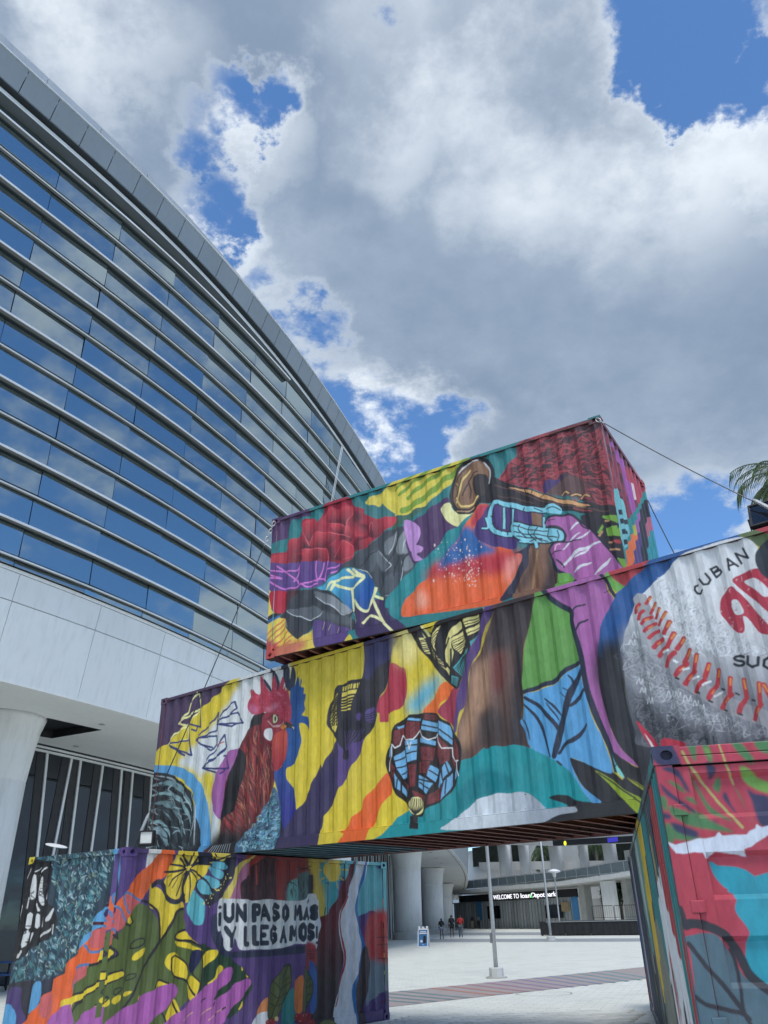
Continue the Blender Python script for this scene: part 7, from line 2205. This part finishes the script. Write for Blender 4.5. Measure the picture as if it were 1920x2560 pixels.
def palm(pos, h, fl, n, seed, label, lean=(0, 0), droop=1.0, th=.16):
    rg = random.Random(seed)
    root = empty('palm_tree', pos)
    tag(root, label, 'palm tree')
    mb = MB()
    pts = [(lean[0] * t * t, lean[1] * t * t, h * t) for t in (0, .2, .4, .6, .8, 1)]
    mb.tube(pts, [th * 1.5, th * 1.1, th, th * .95, th * .9, th * .8], 12)
    mb.build('trunk', M['trunk'], root)
    top = np.array([lean[0], lean[1], h])
    for k in range(n):
        a = k * 2.399 + rg.uniform(-.2, .2)
        el = rg.uniform(-.3, 1.1)
        L_ = fl * rg.uniform(.85, 1.1)
        hd = np.array([math.cos(a), math.sin(a), 0])
        mb = MB()
        pts = []
        p = top.copy()
        ang = el
        S_ = 12
        for i in range(S_ + 1):
            pts.append(p.copy())
            p = p + (hd * math.cos(ang) + np.array([0, 0, math.sin(ang)])) * L_ / S_
            ang -= (.10 + .16 * (i / S_)) * droop
        mb.tube(pts, [.030 * (1 - .8 * i / S_) + .004 for i in range(S_ + 1)], 5)
        side = np.cross(hd, (0, 0, 1.0))
        for i in range(2, S_ + 1):
            for q in range(2):
                for sg in (-1, 1):
                    b = pts[i - 1] + (pts[i] - pts[i - 1]) * (q / 2.0)
                    t_ = (pts[i] - pts[i - 1]) / np.linalg.norm(pts[i] - pts[i - 1])
                    ll = fl * .42 * (1 - .55 * abs(i / S_ - .45)) * rg.uniform(.8, 1.15)
                    d = t_ * .6 + side * sg * .55 + np.array([0, 0, -.55 - .35 * rg.random()])
                    d /= np.linalg.norm(d)
                    e_ = b + d * ll + np.array([0, 0, -.28 * ll])
                    m_ = b + d * ll * .55
                    wv = np.cross(d, side)
                    wv = wv / (np.linalg.norm(wv) + 1e-6) * .034 * (fl / 2.2) + t_ * .026
                    mb.add([b - wv * .6, b + wv * .6, m_ + wv, m_ - wv, e_], [(0, 1, 2, 3), (3, 2, 4)])
        mb.build('frond', M['palm_leaf'], root)
    return root


pd = ray(1988, 1185)
k = 21.0 / math.hypot(pd[0], pd[1])
pp = CO + pd * k
palm((pp[0], pp[1], 0), pp[2], 1.75, 26, 5, 'palm tree with drooping fronds above the right hand container', (0, 0), .75)
for (s_, d_), sd, lb_ in (((13.5, 5.6), 8, 'palm tree with arching fronds seen through the left concourse opening'), ((24.2, 5.8), 9, 'palm tree seen through the concourse opening under the lit ribbon board')):
    q = fp(s_, d_, deckz(s_))
    palm((q[0], q[1], 0), 9.0, 2.6, 16, sd, lb_, (0, 0), 1.1)

# ------------------------------------------------------------------ lamp posts


def pole(pos, h, label, head, k=1.0):
    root = empty('light_pole', pos)
    tag(root, label, 'light pole', 'light poles on the plaza')
    mb = MB()
    mb.lathe([(.31 * k, 0), (.31 * k, .03), (.29 * k, .035)], (0, 0, .002), 16)
    mb.build('ground_collar', M['concrete'], root)
    mb = MB()
    mb.lathe([(.21 * k, .03), (.21 * k, .25), (.19 * k, .27)], (0, 0, 0), 8)
    mb.build('footing', M['concrete_light'], root)
    mb = MB()
    mb.lathe([(.064 * k, .27), (.060 * k, 1.6), (.052 * k, h * .5), (.040 * k, h)], (0, 0, 0), 14)
    o = mb.build('shaft', M['galv'], root, smooth=True)
    mb = MB()
    mb.box((-.115, -.04, .9), (-.065, .04, 1.15))
    mb.build('outlet_box', M['steel'], root)
    mb = MB()
    mb.box((-.6, -.14, h), (.6, .14, h + .12))
    mb.build('lamp_head', M['galv'], root)
    return root


p = at_z(1242, 2445, 0)
pole((p[0], p[1], 0), 6.6, 'nearer grey light pole on an octagonal concrete footing', 0)
p = at_z(1378, 2352, 0)
pole((p[0], p[1], 0), 8.0, 'farther thin light pole standing in front of the black stage', 0, 1.4)
lp = at_z(1402, 2333, 0)
lr = ray(1388, 2180)
lh = CHT + lr[2] / math.hypot(lr[0], lr[1]) * math.hypot(lp[0], lp[1])
root = empty('street_lamp', (lp[0], lp[1], 0))
tag(root, 'short lamp with a white mushroom head behind the black stage', 'street lamp')
mb = MB()
mb.lathe([(.10, 0), (.08, .3), (.06, lh - .5), (.05, lh - .1)], (0, 0, 0), 12)
mb.build('post', M['galv'], root, smooth=True)
mb = MB()
mb.lathe([(.14, lh - .45), (.18, lh - .1), (.62, lh - .02), (.56, lh + .12), (.2, lh + .24), (.02, lh + .27)], (0, 0, 0), 20)
mb.build('lamp_shade', M['white_plastic'], root, smooth=True)

# ------------------------------------------------------------------ stage and barriers
s0, s1 = at_z(1352, 2340, 0), at_z(1604, 2338, 0)
sv = s1 - s0
sl_ = float(np.hypot(sv[0], sv[1])) + .4
syaw = math.atan2(sv[1], sv[0])
stage = empty('stage', (s0[0], s0[1], 0), syaw)
tag(stage, 'low black stage with a black skirt standing on the plaza', 'stage')
mb = MB()
mb.box((0, 0, .97), (sl_, 4.5, 1.05))
mb.build('stage_deck', M['black_metal'], stage)
mb = MB()
mb.box((.6, -.03, .985), (sl_ - .5, -.004, 1.035))
mb.build('edge_strip', M['galv'], stage)
npn = 4
for i in range(npn):
    a, b = sl_ * i / npn, sl_ * (i + 1) / npn
    mb = MB()
    K_ = 14
    vs, fs = [], []
    for k in range(K_ + 1):
        x_ = a + .003 + (b - a - .006) * k / K_
        y_ = .03 + .025 * math.sin(k * 2.1 + i)
        vs += [(x_, y_, .06), (x_, y_ * .4, .968)]
    for k in range(K_):
        fs.append((2 * k, 2 * k + 2, 2 * k + 3, 2 * k + 1))
    mb.add(vs, fs)
    mb.build('skirt', M['black_cloth'], stage)
    mb = MB()
    mb.box((a + .02, .15, 0), (a + .12, .25, .96))
    mb.build('leg', M['black_metal'], stage)
mb = MB()
mb.add([(.01, .03, .05), (.01, 4.4, .05), (.01, 4.4, .96), (.01, .03, .96)], [(0, 3, 2, 1)])
mb.add([(sl_ - .01, .03, .05), (sl_ - .01, 4.4, .05), (sl_ - .01, 4.4, .96), (sl_ - .01, .03, .96)], [(0, 1, 2, 3)])
mb.add([(.01, 4.42, .05), (sl_ - .01, 4.42, .05), (sl_ - .01, 4.42, .96), (.01, 4.42, .96)], [(0, 1, 2, 3)])
mb.build('side_skirt', M['black_cloth'], stage)
bar = None
for i in range(3):
    x0 = sl_ * .36 + i * 2.0
    r = empty('barrier', (s0[0] + math.cos(syaw) * x0 - math.sin(syaw) * 3.4, s0[1] + math.sin(syaw) * x0 + math.cos(syaw) * 3.4, 1.05), syaw)
    tag(r, ('left', 'middle', 'right')[i] + ' black barrier rail of three standing on the stage', 'barrier', 'barrier rails on the stage')
    mb = MB()
    mb.tube([(0, 0, 0), (0, 0, 1.0), (.08, 0, 1.06), (1.84, 0, 1.06), (1.92, 0, 1.0), (1.92, 0, 0)], .022, 6)
    mb.tube([(0, 0, .18), (1.92, 0, .18)], .016, 6)
    mb.build('frame', M['black_metal'], r)
    for q in range(9):
        mb = MB()
        mb.tube([(.19 * (q + 1), 0, .18), (.19 * (q + 1), 0, 1.05)], .010, 5)
        mb.build('bar', M['black_metal'], r)

# ------------------------------------------------------------------ sandwich board
p = at_z(1060, 2368, 0)
brd = empty('sandwich_board', (p[0], p[1], 0), math.radians(-14))
tag(brd, 'white plastic sandwich board with a blue poster by the columns', 'sandwich board')


def leaf(sg):
    mb = MB()
    b_, t_ = -.30 * sg, -.05 * sg

    def q(x, z, o=0):
        return (x, b_ + (t_ - b_) * z / 1.12 - o * sg, z)
    for x0, x1, z0, z1 in ((-.33, .33, 0, .06), (-.33, -.27, .06, 1.0), (.27, .33, .06, 1.0), (-.33, .33, .92, 1.0), (-.30, -.18, 1.0, 1.12), (-.06, .06, 1.0, 1.10), (.18, .30, 1.0, 1.12)):
        mb.add([q(x0, z0), q(x1, z0), q(x1, z1), q(x0, z1), q(x0, z0, -.03), q(x1, z0, -.03), q(x1, z1, -.03), q(x0, z1, -.03)],
               [(0, 1, 2, 3), (5, 4, 7, 6), (0, 4, 5, 1), (1, 5, 6, 2), (2, 6, 7, 3), (3, 7, 4, 0)])
    mb.build('board_frame', M['white_plastic'], brd)
    mb = MB()
    mb.add([q(-.27, .06, -.01), q(.27, .06, -.01), q(.27, .92, -.01), q(-.27, .92, -.01)], [(0, 1, 2, 3)])
    po = mb.build('poster', M['blue_paint'] if sg < 0 else M['poster'], brd)
    if sg > 0:
        mb = MB()
        for z0, z1, x0, x1 in ((.80, .85, -.18, .18), (.71, .77, -.23, .23), (.13, .15, -.05, .06)):
            mb.add([q(x0, z0, .002), q(x1, z0, .002), q(x1, z1, .002), q(x0, z1, .002)], [(0, 1, 2, 3)])
        mb.add([q(-.10 + .08 * math.cos(k * .524), .32 + .07 * math.sin(k * .524), .002) for k in range(12)], [tuple(range(12))])
        mb.build('poster_marks', M['white_plastic'], po)
        mb = MB()
        mb.add([q(.02, .22, .003), q(.19, .22, .003), q(.19, .55, .003), q(.15, .62, .003), q(.06, .62, .003), q(.02, .55, .003)], [tuple(range(6))])
        mb.build('poster_shape', M['black_metal'], po)


M['poster'] = mat('poster', (.06, .20, .42), .4, var=.25, scale=2)
leaf(1)
leaf(-1)

# ------------------------------------------------------------------ picnic table at the left edge
pt = empty('picnic_table', (-12.05, 26.3, 0), math.radians(25))
tag(pt, 'blue picnic table with black tube legs beside the lower left container', 'picnic table')
for nm, y0, y1, z in (('table_top', -.38, .38, .74), ('bench_seat', -.85, -.58, .44), ('bench_seat', .58, .85, .44)):
    n = 5 if nm == 'table_top' else 2
    for i in range(n):
        a, b = y0 + (y1 - y0) * i / n, y0 + (y1 - y0) * (i + 1) / n
        mb = MB()
        mb.box((-.95, a + .01, z - .04), (.95, b - .01, z))
        mb.build('plank', M['blue_paint'], pt, bevel=.008)
for x_ in (-.7, .7):
    mb = MB()
    mb.tube([(x_, -.72, .40), (x_, -.70, .05), (x_, .70, .05), (x_, .72, .40)], .025, 8)
    mb.tube([(x_, -.72, .40), (x_, .72, .40)], .022, 8)
    mb.tube([(x_, -.45, .05), (x_, -.2, .70), (x_, .2, .70), (x_, .45, .05)], .025, 8)
    mb.build('leg_frame', M['black_metal'], pt)

# ------------------------------------------------------------------ floodlights on the containers


def flood(pos, yaw, pitch, w_, h_, label, lit):
    root = empty('floodlight', pos, yaw)
    tag(root, label, 'floodlight', 'floodlights on the containers')
    mb = MB()
    mb.tube([(-w_ / 2 - .02, 0, h_ * .6), (-w_ / 2 - .02, 0, .015), (w_ / 2 + .02, 0, .015), (w_ / 2 + .02, 0, h_ * .6)], .014, 6)
    mb.build('bracket', M['black_metal'], root)
    body = empty('housing', (0, 0, h_ * .62))
    bpy.data.objects.remove(body)
    cp, sp_ = math.cos(pitch), math.sin(pitch)

    def q(x, y, z):
        return (x, y * cp - z * sp_, y * sp_ + z * cp + h_ * .62)
    mb = MB()
    v = [q(x, y, z) for y, k in ((-.05, 1), (.02, 1), (.10, .7)) for (x, z) in ((-w_ / 2 * k, -h_ / 2 * k), (w_ / 2 * k, -h_ / 2 * k), (w_ / 2 * k, h_ / 2 * k), (-w_ / 2 * k, h_ / 2 * k))]
    fs = [(8, 11, 10, 9)]
    for r in (0, 4):
        fs += [(r + i, r + (i + 1) % 4, r + 4 + (i + 1) % 4, r + 4 + i) for i in range(4)]
    mb.add(v, fs)
    iw, ih = w_ / 2 - .022, h_ / 2 - .022
    f = [q(-w_ / 2, -.05, -h_ / 2), q(w_ / 2, -.05, -h_ / 2), q(w_ / 2, -.05, h_ / 2), q(-w_ / 2, -.05, h_ / 2), q(-iw, -.05, -ih), q(iw, -.05, -ih), q(iw, -.05, ih), q(-iw, -.05, ih), q(-iw, -.035, -ih), q(iw, -.035, -ih), q(iw, -.035, ih), q(-iw, -.035, ih)]
    mb.add(f, [(0, 1, 5, 4), (1, 2, 6, 5), (2, 3, 7, 6), (3, 0, 4, 7), (4, 5, 9, 8), (5, 6, 10, 9), (6, 7, 11, 10), (7, 4, 8, 11)])
    hs = mb.build('housing', M['black_metal'], root)
    mb = MB()
    mb.add([q(-iw, -.036, -ih), q(iw, -.036, -ih), q(iw, -.036, ih), q(-iw, -.036, ih)], [(0, 1, 2, 3)])
    mb.build('lens', M['lens_white'] if lit else M['store_glass'], hs)
    return root


M['lens_white'] = mat('lens_white', (.72, .73, .70), .25, var=.05)
TOPA = 2.591
p = at_z(366, 2117, TOPA)
flood((p[0], p[1], TOPA), math.radians(-10), .05, .22, .19, 'black floodlight with a pale lens on the lower left container', True)
p = at_z(140, 2141, TOPA)
fx = empty('floodlight', (p[0], p[1], TOPA))
tag(fx, 'thin pale disc light on a short stem on the lower left container', 'floodlight', 'floodlights on the containers')
mb = MB()
mb.tube([(0, 0, 0), (0, 0, .12)], .012, 6)
mb.tube([(0, 0, 0), (0, 0, .02)], .04, 10)
mb.build('stem', M['steel'], fx)
mb = MB()
mb.lathe([(.02, -.02), (.16, -.006), (.17, .004), (.15, .012), (.02, .02)], (0, 0, 0), 20)
o = mb.build('disc', M['white_plastic'], fx)
o.location = (-.02, 0, .15)
o.rotation_euler = (.12, .22, 0)
x, y, z, t, L, W, H = BOXES['B']
be = np.array([math.cos(t), math.sin(t), 0])
bn = np.array([-math.sin(t), math.cos(t), 0])
bo = np.array([x, y, z])
p = bo + be * 11.35 + bn * .16 + np.array([0, 0, H])
flood(tuple(p), t, -.35, .55, .34, 'black floodlight standing on the long middle container', False)

# ------------------------------------------------------------------ tie-down cables
xc, yc, zc, tcn_, Lc, Wc, Hc = BOXES['C']
ce = np.array([math.cos(tcn_), math.sin(tcn_), 0])
cn = np.array([-math.sin(tcn_), math.cos(tcn_), 0])
co_ = np.array([xc, yc, zc])
xa, ya, za, ta, La, Wa, Ha = BOXES['A']
ae = np.array([math.cos(ta), math.sin(ta), 0])
an = np.array([-math.sin(ta), math.cos(ta), 0])
ao = np.array([xa, ya, za])


def cable(name, a, b, label, links=0, tb=True):
    a, b = np.asarray(a, float), np.asarray(b, float)
    root = empty(name, tuple(b))
    tag(root, label, 'cable', 'steel tie-down cables on the containers')
    d = (b - a) / np.linalg.norm(b - a)
    ln = np.linalg.norm(b - a)
    c0 = a + d * (links * .085 + .02)
    sag = [c0 + (b - c0) * t_ + np.array([0, 0, -.10 * 4 * t_ * (1 - t_) * (ln / 8)]) for t_ in np.linspace(0, 1, 10)]
    mb = MB()
    mb.tube([q - b for q in sag], .008, 6)
    mb.build('wire', M['cable'], root)
    u = np.cross(d, (0, 0, 1.0))
    u /= np.linalg.norm(u) + 1e-9
    v = np.cross(d, u)
    for i in range(links):
        c = a + d * (.045 + i * .085)
        x_ = u if i % 2 else v
        mb = MB()
        K_ = 14
        pts = [c + d * .055 * math.cos(2 * math.pi * k / K_) + x_ * .026 * math.sin(2 * math.pi * k / K_) - b for k in range(K_ + 1)]
        mb.tube(pts, .008, 6, cap=False)
        mb.build('chain_link', M['galv'], root)
    if tb:
        c = b - d * .35
        mb = MB()
        mb.tube([c - d * .16 - b, c - d * .10 - b, c + d * .10 - b, c + d * .16 - b], [.010, .024, .024, .010], 8)
        mb.build('turnbuckle', M['galv'], root)
    return root


cable('tie_cable', co_ + ce * .06 - cn * .012 + np.array([0, 0, Hc - .06]), ao + ae * .09 - an * .012 + np.array([0, 0, Ha - .02]), 'long tie-down cable slanting from the topmost container to the lower left one', 6)
cable('tie_cable', co_ + ce * (Lc - .05) - cn * .012 + np.array([0, 0, Hc - .06]), bo + be * 11.5 - bn * .01 + np.array([0, 0, H + .01]), 'tie-down cable slanting down to the right from the topmost container', 2)
cable('tie_cable', co_ + ce * (Lc + .012) + cn * (Wc - .08) + np.array([0, 0, Hc - .35]), bo + be * 9.7 + bn * 2.35 + np.array([0, 0, H]), 'short thin cable behind the right end of the topmost container', 0, False)

# ------------------------------------------------------------------ people


def skin_obj(name, verts, edges, radii, m, parent, sub=1):
    me = bpy.data.meshes.new(name)
    me.from_pydata(verts, edges, [])
    o = bpy.data.objects.new(name, me)
    COL.objects.link(o)
    o.modifiers.new('skin', 'SKIN')
    if not me.skin_vertices:
        bpy.context.view_layer.objects.active = o
    for i, r in enumerate(radii):
        sv_ = me.skin_vertices[0].data[i]
        sv_.radius = (r, r) if isinstance(r, (int, float)) else r
        sv_.use_root = i == 0
    sb = o.modifiers.new('sub', 'SUBSURF')
    sb.levels = sub
    sb.render_levels = sub
    bpy.context.view_layer.update()
    me2 = bpy.data.meshes.new_from_object(o.evaluated_get(bpy.context.evaluated_depsgraph_get()))
    bpy.data.objects.remove(o)
    me2.name = name
    me2.materials.clear()
    me2.materials.append(m)
    me2.polygons.foreach_set('use_smooth', [True] * len(me2.polygons))
    ob = bpy.data.objects.new(name, me2)
    COL.objects.link(ob)
    ob.parent = parent
    return ob


def person(pos, yaw, h, label, top, legs, shoes, skirt=None, stride=.16, longhair=False, arm=(.12, -.10)):
    """local +Y is the way the person walks; built 1.75 m tall and scaled"""
    root = empty('person', pos, yaw)
    tag(root, label, 'person', 'people walking on the plaza')
    root.scale = (h / 1.75,) * 3
    s = stride
    J = {'pel': (0, 0, .95), 'spi': (0, 0, 1.15), 'che': (0, .01, 1.34), 'nec': (0, .01, 1.50), 'hea': (0, .03, 1.60), 'cro': (0, .03, 1.70),
         'hl': (-.09, 0, .92), 'hr': (.09, 0, .92), 'kl': (-.10, s * .6 + .03, .50), 'kr': (.10, -s * .3 + .02, .50), 'al': (-.10, s, .09), 'ar': (.10, -s, .12),
         'tl': (-.11, s + .15, .035), 'tr': (.11, -s + .12, .05),
         'sl': (-.18, 0, 1.42), 'sr': (.18, 0, 1.42), 'el': (-.24, -arm[0] * .4 - .02, 1.14), 'er': (.24, arm[0] * .4, 1.14), 'wl': (-.25, arm[0] * .6, .90), 'wr': (.23, arm[1] * -1.5, .92)}
    names = list(J)
    R = {'pel': .125, 'spi': .12, 'che': .135, 'nec': .055, 'hea': .085, 'cro': .075, 'hl': .085, 'hr': .085, 'kl': .058, 'kr': .058, 'al': .040, 'ar': .040, 'tl': .035, 'tr': .035,
         'sl': .06, 'sr': .06, 'el': .042, 'er': .042, 'wl': .030, 'wr': .030}
    E_ = [('pel', 'spi'), ('spi', 'che'), ('che', 'nec'), ('nec', 'hea'), ('hea', 'cro'), ('pel', 'hl'), ('pel', 'hr'), ('hl', 'kl'), ('kl', 'al'), ('al', 'tl'), ('hr', 'kr'), ('kr', 'ar'), ('ar', 'tr'), ('che', 'sl'), ('sl', 'el'), ('el', 'wl'), ('che', 'sr'), ('sr', 'er'), ('er', 'wr')]
    verts = [J[n] for n in names]
    edges = [(names.index(a), names.index(b)) for a, b in E_]
    rad = [R[n] * .92 for n in names]
    for sd in ('l', 'r'):        # hands: palm and five fingers
        w0 = np.array(J['w' + sd])
        d = w0 - np.array(J['e' + sd])
        d /= np.linalg.norm(d)
        sg = -1 if sd == 'l' else 1
        fw_ = np.array([0, 1.0, 0])
        palm_ = w0 + d * .07
        verts.append(tuple(palm_))
        rad.append(.030)
        ip = len(verts) - 1
        edges.append((names.index('w' + sd), ip))
        for q, ln in ((-.030, .060), (-.010, .075), (.010, .080), (.030, .068)):
            a = palm_ + d * .025 + fw_ * q
            b = a + d * ln * .55 - np.array([sg * .006, 0, 0])
            c = b + d * ln * .4 - np.array([sg * .022, 0, 0])
            i0 = len(verts)
            verts.extend([tuple(a), tuple(b), tuple(c)])
            rad.extend([.010, .009, .008])
            edges.extend([(ip, i0), (i0, i0 + 1), (i0 + 1, i0 + 2)])
        a = palm_ - d * .03 + fw_ * .045
        b = a + d * .035 + fw_ * .018
        i0 = len(verts)
        verts.extend([tuple(a), tuple(b)])
        rad.extend([.011, .009])
        edges.extend([(ip, i0), (i0, i0 + 1)])
    body = skin_obj('body', verts, edges, rad, M['skin_dark'], root)
    pk = lambda ns: ([J[n] for n in ns])
    ns = ['che', 'spi', 'pel', 'sl', 'el', 'sr', 'er', 'nec']
    skin_obj('shirt', [J['che'], J['spi'], (0, 0, .90), J['sl'], J['el'], J['sr'], J['er'], (0, .01, 1.455)], [(0, 1), (1, 2), (0, 3), (3, 4), (0, 5), (5, 6), (0, 7)], [.165, .155, .165, .085, .070, .085, .070, .085], top, root)
    if skirt is not None:
        skin_obj('shorts', [(0, 0, .96), J['hl'], (-.10, s * .3, .68), J['hr'], (.10, -s * .2, .68)], [(0, 1), (1, 2), (0, 3), (3, 4)], [.150, .11, .10, .11, .10], skirt, root)
    if legs is not None:
        skin_obj('trousers', [(0, 0, .96), J['hl'], J['kl'], (J['al'][0], J['al'][1], .14), J['hr'], J['kr'], (J['ar'][0], J['ar'][1], .17)], [(0, 1), (1, 2), (2, 3), (0, 4), (4, 5), (5, 6)], [.145, .11, .085, .070, .11, .085, .070], legs, root)
    for a, b in (('al', 'tl'), ('ar', 'tr')):
        A_, B_ = np.array(J[a]), np.array(J[b])
        skin_obj('shoe', [tuple(A_ - (0, .05, .045)), tuple((A_ + B_) / 2 - (0, 0, .012)), tuple(B_)], [(0, 1), (1, 2)], [.045, .05, .040], shoes, root)
    hv = [(0, .0, 1.70), (0, -.03, 1.64)]
    hr_ = [.088, .090]
    if longhair:
        hv += [(0, -.07, 1.52), (0, -.09, 1.40)]
        hr_ += [.085, .06]
    else:
        hv += [(0, -.035, 1.60)]
        hr_ += [.075]
    skin_obj('hair', hv, [(i, i + 1) for i in range(len(hv) - 1)], hr_, M['hair'], root)
    mb = MB()
    for sg in (-1, 1):
        mb.lathe([(.001, -.02), (.022, -.012), (.024, .0), (.018, .018), (.001, .025)], (sg * .088, .02, 1.60), 8)
    mb.tube([(0, .105, 1.61), (0, .135, 1.585), (0, .11, 1.575)], [.010, .016, .008], 6)
    mb.build('ears_and_nose', M['skin_dark'], body, smooth=True)
    mb = MB()
    for sg in (-1, 1):
        mb.lathe([(.001, -.008), (.010, 0), (.001, .008)], (sg * .032, .105, 1.625), 8)
    mb.box((-.025, .108, 1.552), (.025, .114, 1.559))
    mb.build('eyes_and_mouth', M['cloth_black'], body)
    return root


q = at_z(1105, 2348, 0)
person((q[0], q[1], 0), math.radians(12), 1.52, 'person with long dark hair, black top and pale denim shorts walking away', M['cloth_black'], None, M['cloth_black'], M['cloth_denim'], .12, True, (.05, -.05))
q = at_z(1131, 2346, 0)
person((q[0], q[1], 0), math.radians(8), 1.74, 'person all in black with white shoes walking away', M['cloth_black'], None, M['shoe_white'], M['cloth_black'], .08, False, (.10, -.14))
q = at_z(1153, 2347, 0)
person((q[0], q[1], 0), math.radians(-5), 1.74, 'person in a long red shirt and grey trousers walking away', M['cloth_red'], M['cloth_grey'], M['shoe_white'], None, .14, False, (.12, -.08))
q = fp(5.9, -1.6, 0)
person(q, math.radians(200), 1.66, 'person in a black top and tan trousers standing at the far gates', M['cloth_black'], M['cloth_tan'], M['cloth_black'], None, .04)
q = fp(7.2, -1.4, 0)
person(q, math.radians(170), 1.72, 'person in dark clothes standing right of another at the far gates', M['cloth_grey'], M['cloth_black'], M['cloth_black'], None, .05)
